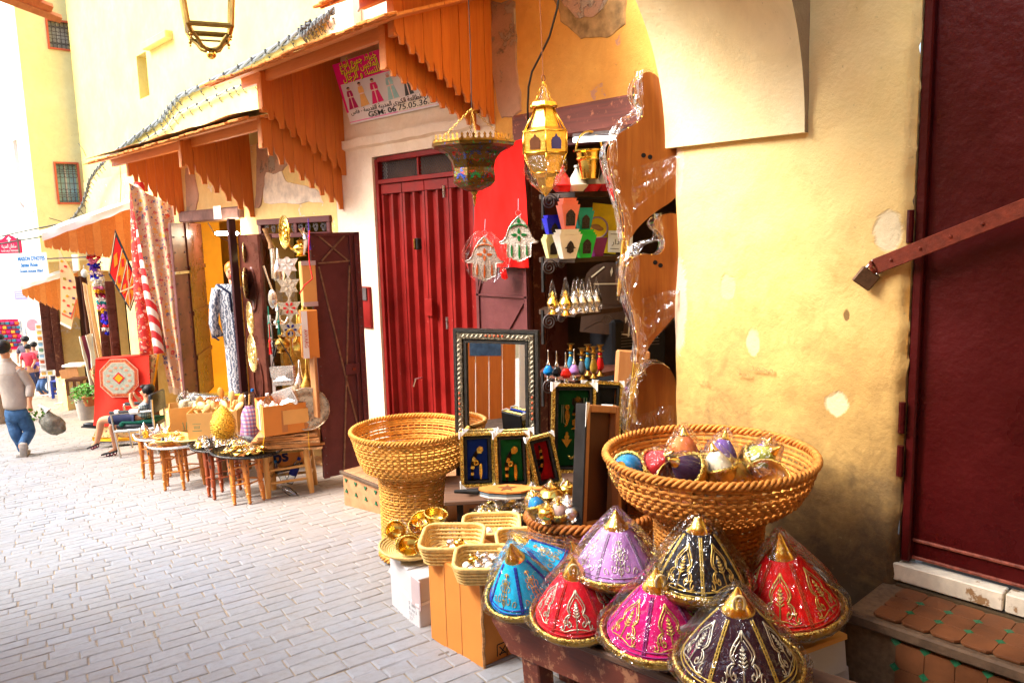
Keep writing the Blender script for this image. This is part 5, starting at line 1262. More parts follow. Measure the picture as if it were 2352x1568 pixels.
for(u,w_,h,c_,n_,bd,d)in low:
 sqpot(u,z2,w_,h,c_,n_+' candle pot at the bottom of its stack on the shelf',d,GP,bd)
 sqpot(u,z2+h*.30,w_*.90,h*.80,c_,n_+' candle pot nested in the middle of its stack',d,GP,None)
 sqpot(u,z2+h*.56,w_*.80,h*.66,c_,n_+' candle pot at the top of its stack on the shelf',d,GP,None)
sqpot(1372,z2,.11,.125,(.20,.02,.14),'plum candle pot half hidden behind the green stack',5.35,GP)
zu=z2+.155*1.16
for(u,dz,w_,h,c_,n_,bd,d)in((1270,-.05,.115,.135,(.01,.02,.62),'royal blue','h',5.25),(1306,.0,.125,.165,(.90,.24,.16),'salmon','a',5.12),(1341,-.015,.115,.14,(.01,.30,.24),'teal','a',5.2)):
 sqpot(u,zu+dz,w_,h,c_,n_+' candle pot standing on the lower row of pots',d,GP,bd)
 sqpot(u,zu+dz+h*.34,w_*.86,h*.80,c_,n_+' candle pot nested in the raised pot of its colour',d,GP)
 if n_=='salmon':sqpot(u,zu+dz+h*.62,w_*.74,h*.64,c_,'salmon candle pot, highest of all the pots',d,GP)
 # tagines on the top shelf
z1=SH[0]
for(u,c0_,c1_,lb,d,w_)in((1292,(.66,.02,.02),(.70,.05,.04),'scarlet little tagine pot on the top shelf',5.15,.165),(1325,(.74,.66,.52),(.70,.66,.56),'cream little tagine pot on the top shelf',5.15,.155),(1358,(.55,.02,.02),(.5,.46,.44),'dark red little tagine with silver lid under the bucket',5.2,.155),(1392,(.42,.01,.02),(.46,.42,.4),'wine red little tagine with silver lid by the wrapped bellows',5.22,.15)):
 t=T('small_tagine',lb,'tagine',onz(u,440,d,z1),group='little tagines on the top shelf'); r=w_/2
 q=MB(); q.lathe([(r*.55,0),(r*.62,.008),(r*.96,.035),(r,.042),(r*.94,.046)],20); q.build('tagine_dish',plain('glaze '+lb[:8],c0_,.15,var=.05,bst=.03),t,50)
 q=MB(); q.lathe([(r*.93,.044),(r*.88,.05),(r*.40,.11),(r*.16,.14),(r*.13,.15),(r*.22,.156),(r*.20,.168),(0,.172)],20); q.build('tagine_lid',plain('glaze lid '+lb[:8],c1_,.18,var=.1,bst=.03),t,50)
p=RD(1354,412,5.1); t=T('brass_bucket','polished brass bucket with a tall handle above the tagines','bucket',p)
q=MB(); q.lathe([(.055,0),(.06,.004),(.074,.11),(.088,.125),(.088,.135),(.076,.14),(.080,.165),(.104,.175),(.108,.185),(.088,.182),(.07,.10),(0,.09)],30); q.build('bucket_body',M_['gold'],t,40)
q=MB(); q.tube([(.085*math.cos(s*PI/12),0,.175+.13*math.sin(s*PI/12))for s in range(13)],.007,8,RO(rad(FACE),4,'Z')); q.build('bucket_handle',M_['brass'],t,60)
# yellow folder and printed card behind the pots
t=T('yellow_folder','yellow paper folder with a round printed emblem behind the pots','folder',M=onD(1388,525,5.5,0,-6,8)); q=MB(); q.box((0,0,0),(.20,.006,.34)); q.build('folder_cover',plain('yellow paper',(.62,.46,.01),.6,var=.15),t)
q=MB(); q.tube([(-.05+.072*math.cos(s*PI/16),-.005,.0+.072*math.sin(s*PI/16))for s in range(32)],.007,5,closed=True); q.build('emblem_ring',plain('mauve print',(.32,.24,.34),.7),t,180)
q=MB(); q.ball((-.06,-.004,.005),(.035,.003,.02),10,6); q.ball((-.035,-.004,-.005),(.03,.003,.016),10,6); q.build('emblem_hands',plain('brown print',(.28,.15,.05),.7),t,180)
t=T('printed_card','white printed card beside the yellow folder','card',M=onD(1425,555,5.45,0,-6,3)); q=MB(); q.box((0,0,0),(.17,.004,.15)); q.build('card_sheet',plain('blue white card',(.60,.66,.68),.6),t)
text('\u062f\u0627\u0631',.05,M_['black'],t,TR((-.06,-.003,-.02)),arab=True); q=MB(); [q.box((-.04,-.003,z),(.06,.002,.004))for z in(.05,-.05)]; q.build('ruled_lines',M_['black'],t,kind='stuff')
# wrapped burners on the third shelf
z3=SH[2]
for i,(u,d,mt_,lb)in enumerate(((1270,5.12,'gold','gold burner nearest the doorway'),(1300,5.02,'gold','larger gold burner second from the doorway'),(1320,5.12,'silver','silver burner right of the gold pair'),(1328,5.3,'gold','yellowish burner behind the silver ones'),(1338,5.14,'silver','silver burner in the middle of the row'),(1354,5.18,'silver','tall silver burner before the inlaid panel'),(1370,5.2,'silver','last silver burner by the inlaid panel'))):
 t=T('incense_burner','wrapped '+lb+' on the third shelf','burner',onz(u,715,d,z3),group='wrapped burners on the third shelf'); k=1.1 if i==1 else 1.0
 q=MB(); q.lathe([(r*k,z*k)for r,z in((.03,0),(.034,.004),(.016,.02),(.014,.03),(.034,.05),(.040,.07),(.041,.073),(.038,.08),(.030,.10),(.018,.112),(.012,.12),(.016,.128),(.006,.14),(0,.15))],18); q.build('burner_body',M_[mt_],t,40)
 fw(t,.048*k,.13*k,tip=.10*k);
 # enamelled flasks and candlesticks on the lowest shelf
z4=SH[3]
for(u,d,c_,lb)in((1260,5.1,(.01,.22,.62),'turquoise blue kohl flask at the doorway end'),(1279,5.05,(.012,.012,.014),'black kohl flask between the blue and red ones'),(1300,4.98,(.72,.02,.01),'scarlet kohl flask at the shelf corner'),(1319,5.1,(.36,.18,.46),'lilac kohl flask behind the scarlet one')):
 t=T('kohl_flask',lb+' of the lowest shelf','flask',onz(u,860,d,z4),group='kohl flasks on the lowest shelf')
 q=MB(); q.lathe([(.020,0),(.022,.004),(.013,.010),(.015,.018),(.010,.026),(.009,.036)],14); q.build('flask_foot',M_['silver'],t,50)
 q=MB(); q.lathe([(.009,.034),(.024,.038),(.035,.055),(.034,.068),(.029,.074),(.029,.077),(.016,.098),(.011,.102)],18); q.build('flask_body',plain('enamel'+lb[:6],c_,.12,var=.04,bst=0),t,60)
 q=MB(); q.lathe([(.012,.10),(.011,.118),(.005,.128),(.004,.17),(.0025,.20),(0,.205)],10); q.build('flask_stopper',M_['silver'],t,50)
for(u,d,c_,lb)in((1337,5.1,(.09,.09,.10),'dark grey candlestick beside the lilac flask'),(1351,5.25,(.02,.13,.20),'dark teal candlestick behind the grey one'),(1364,5.15,(.45,.26,.03),'mustard candlestick next to the red one'),(1379,5.22,(.55,.012,.012),'red candlestick at the inner end'),(1312,5.3,(.03,.16,.26),'blue candlestick hidden behind the lilac flask')):
 t=T('candlestick',lb+' of the lowest shelf','candlestick',onz(u,860,d,z4),group='candlesticks on the lowest shelf')
 q=MB(); q.lathe([(.026,0),(.028,.004),(.012,.02),(.010,.034),(.012,.036)],14); q.lathe([(.012,.125),(.018,.13),(.009,.14),(.009,.16),(.028,.168),(.030,.171),(.010,.172),(.014,.20),(.026,.206),(.027,.21),(.008,.209)],14); q.build('stick_metal',M_['brass'],t,40,'stuff')
 q=MB(); q.lathe([(.010,.034),(.022,.05),(.026,.075),(.018,.11),(.012,.126)],14); q.ball((0,0,.148),(.016,.016,.011),12,6); q.build('stick_stem',plain('stick'+lb[:6],c_,.25,var=.2),t,60,'stuff')
 # inlaid arched panel and dim things in the depth of the shop
t=T('inlaid_panel','dark carved arched panel with bone inlay in the depth of the shop','panel',M=onD(1398,690,5.75,-14,-4,6)); q=MB(); a0=[(.19*math.cos(s*PI/10),.14+.14*math.sin(s*PI/10))for s in range(11)]
q.prism([(-.19,-.25),(.19,-.25)]+a0,.03); q.build('panel_board',M_['darkwood'],t)
iv=plain('bone inlay',(.62,.55,.38),.4)
for(x,z,an_,L)in((.17,-.20,90,.10),(.14,-.235,0,.08),(-.02,.12,6,.20),(.12,.20,-38,.15),(-.10,.20,44,.12),(.17,.08,90,.10)):
 q=MB(); q.box((0,-.003,0),(L,.006,.010),TR((x,0,z))@RO(rad(-an_),4,'Y')); q.build('bone_strip',iv,t)
for(x,z)in((.0,.21),(.14,.0),(.14,-.12)):q=MB(); q.prism([(0,-.035),(.009,0),(0,.035),(-.009,0)],.005,TR((x,-.004,z))); q.build('bone_lozenge',iv,t)
q=MB(); q.box((0,0,0),(.45,.4,.5),b=.02); o=tag(q.build('cabinet',plain('black cabinet',(.012,.012,.014),.5),None,M=onD(1440,800,6.0,20)),'black ventilated cabinet dim in the back of the shop','cabinet')
q=MB(); [q.box((0,-.203,.16-.022*k),(.32,.004,.006))for k in range(6)]; q.build('vents',M_['iron'],o,kind='stuff')
q=MB(); q.box((0,0,0),(.22,.05,.42),b=.012); tag(q.build('wood_board',M_['framewood'],None,M=onD(1450,880,5.0,10,-6,6)),'brown wooden board leaning inside the shop behind the bellows','board')
# fluorescent tube, lit
a,b=RD(1318,322,5.15),RD(1440,315,4.95); t=T('tube_light','lit white fluorescent tube under the shop lintel','lamp',(a+b)/2)
q=MB(); q.tube([a-(a+b)/2,b-(a+b)/2],.016,12); q.build('tube',emis('tube glow',(.92,1.0,.97),1.6),t,60)
q=MB(); q.box((0,0,.035),(.03,(a-b).length,.02),RO(math.atan2(b.y-a.y,b.x-a.x)+PI/2,4,'Z')); q.build('lamp_housing',M_['iron'],t)
# ---- pierced lanterns
def lathe_n(profile,n,mt,name,par,rot=0,sm=None):q=MB(); q.lathe(profile,n,RO(rad(rot),4,'Z')); return q.build(name,mt,par,sm)
p=RX(1086,330,3.2)
t=T('brass_lantern','eight sided pierced brass lantern flaring like a bell, before the red door','lantern',M=TR(p)@RO(rad(10),4,'Z')); sL=1/371
pr=[(.262,.0),(.262,-.022),(.225,-.034),(.172,-.062),(.142,-.105),(.130,-.15),(.136,-.20),(.134,-.235),(.105,-.262),(.055,-.282),(.018,-.292)]
lathe_n(pr,8,specks('pierced brass',(.13,.07,.012),[(.50,.03,.02),(.05,.09,.34),(.04,.24,.05),(.06,.03,.01)],30,.34,rough=.3),'lantern_body',t,22.5)
bsdf=t.children[0].data.materials[0].node_tree.nodes['Principled BSDF']; bsdf.inputs['Metallic'].default_value=.75
lathe_n([(.016,-.285),(.024,-.292),(.018,-.305),(.008,-.315),(.014,-.328),(.006,-.345),(.009,-.355),(.0,-.385)],10,M_['brass'],'finial',t,0,50)
q=MB()
for k in range(8):
 a0,a1=rad(22.5+45*k),rad(22.5+45*(k+1)); A,B=Vector((.262*math.cos(a0),.262*math.sin(a0),0)),Vector((.262*math.cos(a1),.262*math.sin(a1),0))
 q.tube([A,B],.008,6)
 for s in range(6):
  c=A.lerp(B,(s+.5)/6); dr=(B-A).normalized()*.014; o_=c.normalized()*.002
  q.add([c-dr,c+dr,c+dr*.35+Vector((0,0,.022)),c+dr*.7+Vector((0,0,.028)),c+Vector((0,0,.045)),c-dr*.7+Vector((0,0,.028)),c-dr*.35+Vector((0,0,.022))],[(0,1,2,3,4,5,6)])
q.build('crown_edge',M_['brass'],t,kind='stuff')
pcs=[plain('ruby glass',(.50,.015,.01),.1),plain('cobalt glass',(.03,.07,.34),.1),plain('emerald glass',(.02,.22,.06),.1)]
for k in range(8):
 am=rad(45*(k+1)); cm=math.cos(rad(22.5))
 for f_,(zc,rz_,sz__)in enumerate(((-.075,.160,.036),(-.21,.135,.032))):
  q=MB(); u_=Vector((-math.sin(am),math.cos(am),0)); n_=Vector((math.cos(am),math.sin(am),0)); up_=Vector((0,0,1))+n_*(.9 if f_==0 else 0)
  up_.normalize()
  for s in range(7):
   an_=PI*s/6; d_=u_*math.cos(an_)+up_*math.sin(an_); c=n_*(rz_*cm+.004)+Vector((0,0,zc)); w_=d_.cross(n_).normalized()*.0055
   q.add([c+d_*.010,c+d_*sz__*.8+w_,c+d_*sz__,c+d_*sz__*.8-w_],[(0,1,2,3)])
  q.build('glass_fan',pcs[(k+f_)%3],t,kind='stuff')
def chain(par,a,b,n,mt,r=.006,th=.0016):
 q=MB(); a,b=Vector(a),Vector(b); d=(b-a).normalized(); s0=d.orthogonal().normalized(); s1=d.cross(s0)
 for k in range(n):
  c=a.lerp(b,(k+.5)/n); s=s0 if k%2 else s1; L=(b-a).length/n*.62
  q.tube([c+d*(L*math.cos(j*PI/4))+s*(r*math.sin(j*PI/4))for j in range(8)],th,4,closed=True)
 return q.build('chain',mt,par,kind='stuff')
for k in(0,2,4,6):a=rad(45*k+45); chain(t,(.22*math.cos(a),.22*math.sin(a),.0),(0,0,.21),16,M_['brass'])
q=MB(); q.tube([(0,0,.2),(.02,.01,.6),(.0,0,1.3)],.003,5); q.build('hanging_wire',M_['black'],t)
p=RX(1251,330,3.4)
t=T('gold_lantern','six sided gold lantern wrapped in clear plastic, hanging before the shop','lantern',M=TR(p)@RO(rad(-12),4,'Z'))
gp=specks('gold fretwork',(.74,.46,.08),[(.40,.22,.03),(.90,.62,.2),(.5,.28,.04),(.66,.40,.08)],60,.34,rough=.28); gp.node_tree.nodes['Principled BSDF'].inputs['Metallic'].default_value=.85
kk=1/386
lathe_n([(.020,.245),(.075,.235),(.085,.215),(.058,.205),(.062,.185),(.095,.09),(.140,.068),(.142,.058),(.142,-.055),(.140,-.066),(.125,-.075),(.088,-.175),(.060,-.20),(.045,-.26),(.012,-.30),(0,-.31)],6,gp,'lantern_body',t,0)
q=MB()
for k in range(6):
 a0,a1=rad(60*k),rad(60*(k+1))
 for(r,z)in((.143,.063),(.143,-.06),(.086,.21),(.09,-.175)):q.tube([(r*math.cos(a0),r*math.sin(a0),z),(r*math.cos(a1),r*math.sin(a1),z)],.006,5)
 q.tube([(.144*math.cos(a0),.144*math.sin(a0),.06),(.144*math.cos(a0),.144*math.sin(a0),-.06)],.006,5)
 q.tube([(.088*math.cos(a0),.088*math.sin(a0),-.175),(.06*math.cos(a0),.06*math.sin(a0),-.2),(.012*math.cos(a0),.012*math.sin(a0),-.30)],.004,5); q.tube([(.06*math.cos(a0),.06*math.sin(a0),.2),(.142*math.cos(a0),.142*math.sin(a0),.065)],.005,5); q.tube([(.14*math.cos(a0),.14*math.sin(a0),-.066),(.088*math.cos(a0),.088*math.sin(a0),-.175)],.005,5)
q.build('lantern_ribs',M_['gold'],t,180,'stuff')
for k in range(6):
 am=rad(60*k+30); q=MB(); M=RO(am+PI/2,4,'Z')@TR((0,-.143*math.cos(rad(30))-.003,0))
 q.prism([(-.032,-.042),(.032,-.042),(.034,.005),(.024,.022),(.010,.028),(0,.045),(-.010,.028),(-.024,.022),(-.034,.005)],.004,M); q.build('lantern_window',plain('brown glass',(.10,.04,.02),.12)if k%2 else plain('indigo glass',(.05,.05,.30),.12),t)
fw(t,.165,.50,-.30,tip=.10)
for k in range(3):a=rad(120*k); chain(t,(.06*math.cos(a),.06*math.sin(a),.24),(0,0,.36),6,M_['gold'])
q=MB(); q.tube([(.012*math.cos(s*PI/6),0,.375+.018*math.sin(s*PI/6))for s in range(12)],.004,5,closed=True); q.tube([(0,0,.39),(-.012,0,.8),(.01,0,1.6)],.003,5); q.build('hook_wire',plain('rusty wire',(.22,.08,.03),.6),t,kind='stuff')
q=MB(); P=[RX(1287,-30,3.6),RX(1280,20,3.6),RX(1262,85,3.6),RX(1240,130,3.6),RX(1222,165,3.6),RX(1214,200,3.6),RX(1212,250,3.65),RX(1213,300,3.75)]; q.tube(P,.007,6); tag(q.build('electric_cable',M_['black'],None,180),'black electric cable dangling in front of the orange wall','cable')
# ---- hand charms
def hamsa(u,v,X,s,label,cc_,mt_,film=False,rz=0):
 t=T('hand_charm',label,'charm',M=TR(RX(u,v,X))@RO(rad(FACE-8),4,'Z')@RO(rad(rz),4,'Y'),group='hand shaped charms on the red cloth')
 q=MB(); q.prism(HAMSA(s),.010); q.build('charm_plate',mt_,t)
 q=MB(); H_=HAMSA(s*.97); q.tube([(x,-.002,z)for x,z in H_],.004,5,closed=True); q.build('charm_rim',M_['silver'],t,180)
 def drop(x,z,L,w_,an_):
  m=MB(); m.prism([(math.sin(2*PI*k/10)*w_*(1 if math.cos(2*PI*k/10)<.3 else .75),math.cos(2*PI*k/10)*L)for k in range(10)],.006,TR((x,-.006,z))@RO(rad(an_),4,'Y')); m.build('enamel_drop',cc_,t)
 for(x,z,L,w_,an_)in((0,.78,.10,.08,0),(0,.34,.13,.07,0),(0,.02,.13,.07,180),(.22,.18,.13,.07,90),(-.22,.18,.13,.07,-90),(0,-.55,.32,.05,0),(.33,-.5,.26,.045,0),(-.33,-.5,.26,.045,0)):drop(x*s,z*s,L*s,w_*s,an_)
 q=MB(); q.tube([(.36*s*math.cos(PI*k/10),-.006,s*(.46+.16*math.sin(PI*k/10)))for k in range(11)],.0055,5); q.build('enamel_arch',cc_,t,180)
 q=MB(); q.tube([(.02*math.cos(k*PI/5),0,s+.018+.02*math.sin(k*PI/5))for k in range(10)],.003,5,closed=True); q.tube([(0,0,s+.03),(0,.03,s+.12)],.002,4); q.build('hanging_loop',M_['steel'],t,kind='stuff')
 if film:
  fw(t,.17,2.1*s,-s*1.02,sy=.22)
ch=sim('chased silver',(.66,.60,.52),.33,.6,var=.5,vs=90,bs=140,bst=1.0,bd=.006)
hamsa(1192,549,V-.22,.165,'silver hand charm with green enamel drops',plain('green enamel',(.01,.16,.035),.25),ch)
hamsa(1113,594,V-.30,.168,'silver hand charm with orange enamel drops, wrapped in plastic',plain('orange enamel',(.80,.16,.03),.25),ch,True,2)
# ---- mirror in an inlaid frame
Md=4.95; sM=Md/F
mw_,mh_=212*sM,352*sM
pm=RD(1139,931,Md); t=T('wall_mirror','tall mirror in a black and silver inlaid frame leaning by the shop door','mirror',M=TR(pm)@RO(rad(FACE-23),4,'Z')@RO(rad(-2),4,'X'))
def bars4(w_,h_,bw,th,y,mt,name,par,prof=None):
 for(x0,z0,x1,z1)in((-1,1,1,1),(1,1,1,-1),(1,-1,-1,-1),(-1,-1,-1,1)):
  a,b=Vector((x0*w_/2,0,z0*h_/2)),Vector((x1*w_/2,0,z1*h_/2)); a2,b2=Vector((x0*(w_/2-bw),0,z0*(h_/2-bw))),Vector((x1*(w_/2-bw),0,z1*(h_/2-bw)))
  q=MB(); e=bw*.12
  ai,bi,a2i,b2i=(v_.lerp(w2,.12)for v_,w2 in((a,a2),(b,b2),(a2,a),(b2,b)))
  vs=[a+Vector((0,y+th,0)),b+Vector((0,y+th,0)),b2+Vector((0,y+th,0)),a2+Vector((0,y+th,0)),ai+Vector((0,y,0)),bi+Vector((0,y,0)),b2i+Vector((0,y,0)),a2i+Vector((0,y,0))]
  q.add(vs,[(4,5,6,7)[::-1],(0,1,5,4)[::-1],(2,3,7,6)[::-1],(1,2,6,5)[::-1],(3,0,4,7)[::-1]]); q.build(name,mt,par)
inl=specks('silver inlay scrollwork',(.05,.042,.03),[(.70,.62,.44),(.62,.54,.36),(.30,.24,.12),(.66,.58,.40)],60,.30,rough=.35); inl.node_tree.nodes['Principled BSDF'].inputs['Metallic'].default_value=.5
bars4(mw_,mh_,.026,.03,-.006,plain('black beading',(.02,.018,.015),.4,vs=120,var=.6,bst=.8,bs=120),'outer_frame',t)
bars4(mw_-.052,mh_-.052,.044,.02,-.010,inl,'inlay_band',t)
bars4(mw_-.140,mh_-.140,.024,.02,-.002,plain('black beading',(.02,.018,.015),.4),'inner_frame',t)
q=MB(); q.box((0,.015,0),(mw_-.165,.004,mh_-.165)); q.build('mirror_glass',M_['mirror'],t)
q=MB(); q.box((0,.03,0),(mw_-.02,.02,mh_-.02)); q.build('back_board',M_['hardboard'],t)
cab=plain('red bone dot',(.48,.10,.04),.3)
for(x,z,hv)in((0,mh_/2-.042,0),(-mw_/2+.042,0,1),(mw_/2-.042,0,1)):
 q=MB()
 for k in range(-2,3):q.ball((x+(k*.028 if not hv else 0),-.012,z+(k*.034 if hv else 0)),(.008,.004,.008),8,5)
 q.build('bone_dots',cab,t,180,'stuff')
ivm=plain('ivory leaf',(.74,.68,.50),.35)
for(x0,x1,z,hv)in((-mw_/2+.06,mw_/2-.06,mh_/2-.042,0),(-mh_/2+.06,mh_/2-.06,-mw_/2+.042,1),(-mh_/2+.06,mh_/2-.06,mw_/2-.042,1)):
 q=MB(); n=int((x1-x0)/.030)
 for k in range(n):
  s=x0+(k+.5)*(x1-x0)/n; mid=(x0+x1)/2
  if abs(s-mid)<.085:continue
  w_=[(s-.012,0,z-.012),(s,0,z+.004),(s+.012,0,z+.012),(s+.004,0,z-.004)]
  q.add([(p_[0],-.0125,p_[2])if not hv else(p_[2],-.0125,p_[0])for p_ in w_],[(0,1,2,3)])
 q.build('ivory_leaves',ivm,t,kind='stuff')
 # ---- low stand with framed pistols
tz=RD(1150,1140,4.6).z
t=T('low_table','low dark plank table under the framed pistols','table',(0,0,0)); c=RD(1190,1130,4.85)
Mt=TR((c.x,c.y,tz))@RO(rad(FACE+3),4,'Z'); t.matrix_world=Mt; hg=tz-G(c.y)
for k in range(3):q=MB(); q.box((-.02,-.20+.165*k,-.0125),(.86,.16,.025),b=.004); q.build('plank',wood('dusty plank',(.22,.12,.07),(.13,.06,.035),.6,axis=0)if k==0 else dpl,t); dpl=t.children[0].data.materials[0]
for(x,y)in((-.36,-.24),(.36,-.24),(-.36,.16),(.36,.16)):q=MB(); q.box((x,y,-.025-(hg-.03)/2),(.035,.035,hg-.03)); q.build('leg',M_['black'],t)
def pistol(par,s,gold=True,flip=1,mk=1):
 bl=plain('pistol dark wood',(.03,.016,.010),.35); gd=M_['gold']
 def P(pts,mt,nm,y=-.008,d=.008):q=MB(); q.prism([(x*s*flip,z*s)for x,z in(pts if flip>0 else pts[::-1])],d,TR((0,y,0))); return q.build(nm,mt,par)
 g=P([(-.16,-.9),(-.06,-.92),(-.02,-.3),(.02,.0),(.10,.2),(.24,.42),(.20,.58),(.06,.48),(-.10,.20),(-.18,-.10)],bl,'pistol_stock')
 P([(.16,.40),(.34,.38),(.46,.52),(.44,.70),(.28,.76),(.14,.62)],gd,'pistol_butt',-.012,.012)
 for(z,w_)in((-.62,.13),(-.30,.16)):P([(-.18,z-.07),(-.18+w_*1.1,z-.07),(-.17+w_*1.1,z+.07),(-.18,z+.07)],gd,'pistol_band',-.011,.012)
 P([(-.12,.02),(.04,.0),(.08,.16),(-.04,.24)],gd,'pistol_lock',-.012,.012)
 q=MB(); q.tube([(s*flip*(.10+.10*math.cos(k*PI/5)),-.004,s*(-.08+.11*math.sin(k*PI/5)))for k in range(10)],.010*s/.12,5,closed=True); q.build('trigger_guard',bl if not gold else gd,par,180)
 P([(.28,-.90),(.36,-.88),(.40,-.50),(.38,-.14),(.32,-.10),(.26,-.20),(.24,-.60)],gd if gold else bl,'powder_flask',-.010,.010)
def shadowbox(label,M,w_,h_,vel,bw=.036,group=None):
 t=T('shadow_box',label,'frame',M=M,group=group)
 bars4(w_,h_,bw*.62,.028,-.012,M_['gold_emb'],'gold_moulding',t); bars4(w_-bw*1.24,h_-bw*1.24,bw*.6,.03,-.004,plain('black moulding',(.02,.018,.016),.35,vs=90,var=.7),'black_moulding',t)
 q=MB(); q.box((0,.026,0),(w_-.01,.012,h_-.01)); q.build('velvet_back',vel,t)
 for(sx,sz_)in((-1,1),(1,1),(1,-1),(-1,-1)):
  L=min(w_,h_)*.20; x,z=sx*(w_/2+.006),sz_*(h_/2+.006)
  pts=[(x,z),(x-sx*L,z),(x,z-sz_*L)]; q=MB(); q.prism(pts if sx*sz_>0 else pts[::-1],.004,TR((0,-.019,0))); q.build('corner_guard',M_['paper'],t)
  q=MB(); q.box((x-sx*.004,.0,z-sz_*L/2),(.004,.045,L)); q.build('corner_guard',M_['paper'],t)
 q=MB(); q.box((0,-.004,0),(w_-bw*2.2,.002,h_-bw*2.2)); q.build('glass_pane',M_['glass'],t)
 return t
def vback(n,c_):return plain('velvet '+n,c_,.8,var=.15,vs=30)
GF='framed display boxes with cardboard corners'
sb=shadowbox('blue backed frame with a gold mounted pistol',onD(1097,1055,4.62,6,-8,1),80*4.62/F,126*4.62/F,vback('blue',(.01,.05,.42)),group=GF); h1=T
e=bpy.data.objects.new
def inner(t,s,flip,gold,mk):
 h=bpy.data.objects.new('pistol',None); COL.objects.link(h); h.parent=t; h.matrix_local=TR((-.02*flip,.014,-.01))@RO(rad(180 if mk else 0),4,'Y'); pistol(h,s,gold,flip)
inner(sb,.118,1,True,0)
sb=shadowbox('green backed frame with a gold mounted pistol',onD(1176,1057,4.56,6,-8,0),82*4.56/F,130*4.56/F,vback('green',(.01,.20,.05)),group=GF); inner(sb,.122,1,True,0)
sb=shadowbox('red backed frame with an upside down dark pistol, leaning',onD(1250,1058,4.50,14,-8,-9),66*4.5/F,122*4.5/F,vback('scarlet',(.62,.008,.012)),group=GF); inner(sb,.112,1,False,1)
sb=shadowbox('pale frame stack behind the blue pistol frame',onD(1105,1048,4.72,6,-8,1),80*4.7/F,126*4.7/F,vback('dark',(.03,.03,.03)),group=GF)
sb=shadowbox('pale frame stack behind the green pistol frame',onD(1186,1050,4.68,6,-8,0),82*4.68/F,130*4.68/F,vback('dark',(.03,.03,.03)),group=GF)
# green framed sword and dagger
bw_,bh_=104*4.7/F,206*4.7/F
sb=shadowbox('tall green backed frame with a gold curved sword and dagger',onD(1317,983,4.7,8,-8,4),bw_,bh_,vback('bottle green',(.008,.12,.03)),.036,GF)
def goldpiece(nm,pts,s,x,z,mt=None,an_=0):q=MB(); q.prism([(a*s,b*s)for a,b in pts],.010,TR((x,.006,z))@RO(rad(an_),4,'Y')); return q.build(nm,mt or M_['gold'],sb)
goldpiece('star_badge',[((1 if k%2 else .55)*math.sin(PI*k/8),(1 if k%2 else .55)*math.cos(PI*k/8))for k in range(16)],.024,.028,bh_*.32)
goldpiece('badge_ground',[(-.9,.9),(.9,.9),(1.0,0),(.6,-.5),(.9,-1.6),(-.9,-1.6),(-.6,-.5),(-1.0,0)],.036,.028,bh_*.27,plain('dark badge',(.035,.025,.012),.6)).location.y=.004
goldpiece('sword_hilt',[(-.7,1.0),(.7,1.0),(.8,.8),(.35,.7),(.4,.3),(.75,.1),(.75,-.5),(.4,-.7),(.9,-.9),(.9,-1.1),(-.9,-1.1),(-.4,-.7),(-.75,-.5),(-.75,.1),(-.4,.3),(-.35,.7),(-.8,.8)],.046,.028,bh_*.08)
q=MB(); q.tube([(.028,.006,bh_*-.02),(.03,.006,-bh_*.16),(.026,.006,-bh_*.27),(.010,.006,-bh_*.325),(-.012,.006,-bh_*.335),(-.03,.006,-bh_*.30)],[.011,.012,.012,.011,.010,.004],8,flat=.6,nrm=(0,1,0)); q.build('scabbard',M_['gold_emb'],sb,60)
q=MB(); q.tube([(.045,.006,-bh_*.335),(.055,.006,-bh_*.30),(.06,.006,-bh_*.26)],[.004,.009,.003],8); q.build('scabbard_tip',M_['gold'],sb,60)
goldpiece('dagger',[(-.2,1.6),(.2,1.6),(.4,1.2),(.2,.9),(.35,.4),(.4,-.3),(.25,-.9),(.0,-1.5),(-.4,-1.7),(-.3,-1.3),(-.15,-.9),(-.35,-.2),(-.3,.4),(-.2,.9),(-.4,1.2)],.040,-.038,bh_*.14)
goldpiece('arrow_ornament',[(0,1.6),(.3,1.2),(.15,1.0),(.5,.6),(.3,.1),(1.0,.1),(.6,-.5),(0,-1.5),(-.6,-.5),(-1.0,.1),(-.3,.1),(-.5,.6),(-.15,1.0),(-.3,1.2)],.032,-.038,-bh_*.13)
for(x,z0,z1,w_)in((.072,bh_*.02,bh_*.34,.008),(-.066,bh_*.06,bh_*.26,.006)):
 q=MB(); q.tube([(x-w_,.006,z0),(x-w_,.006,z1),(x+w_,.006,z1),(x+w_,.006,z0),(x-w_*4*(1 if x>0 else-1),.006,z0-.015)],.0028,5); q.build('braid_cord',plain('sage cord',(.36,.42,.24),.8),sb,180)
sb=shadowbox('black backed tall frame behind the green one',onD(1392,975,4.95,4,-6,5),70*4.95/F,200*4.95/F,vback('charcoal',(.03,.03,.035)),.036,GF)
q=MB(); q.tube([(.01,.004,-.10),(.012,.004,.10),(.026,.004,.10),(.022,.004,-.11)],.004,5); q.build('braid_cord',plain('white cord',(.5,.5,.46),.8),sb,180)
sb=shadowbox('black frame deeper in the stack of tall frames',onD(1368,975,5.02,4,-6,4),70*5.0/F,200*5.0/F,vback('charcoal',(.03,.03,.035)),.036,GF)
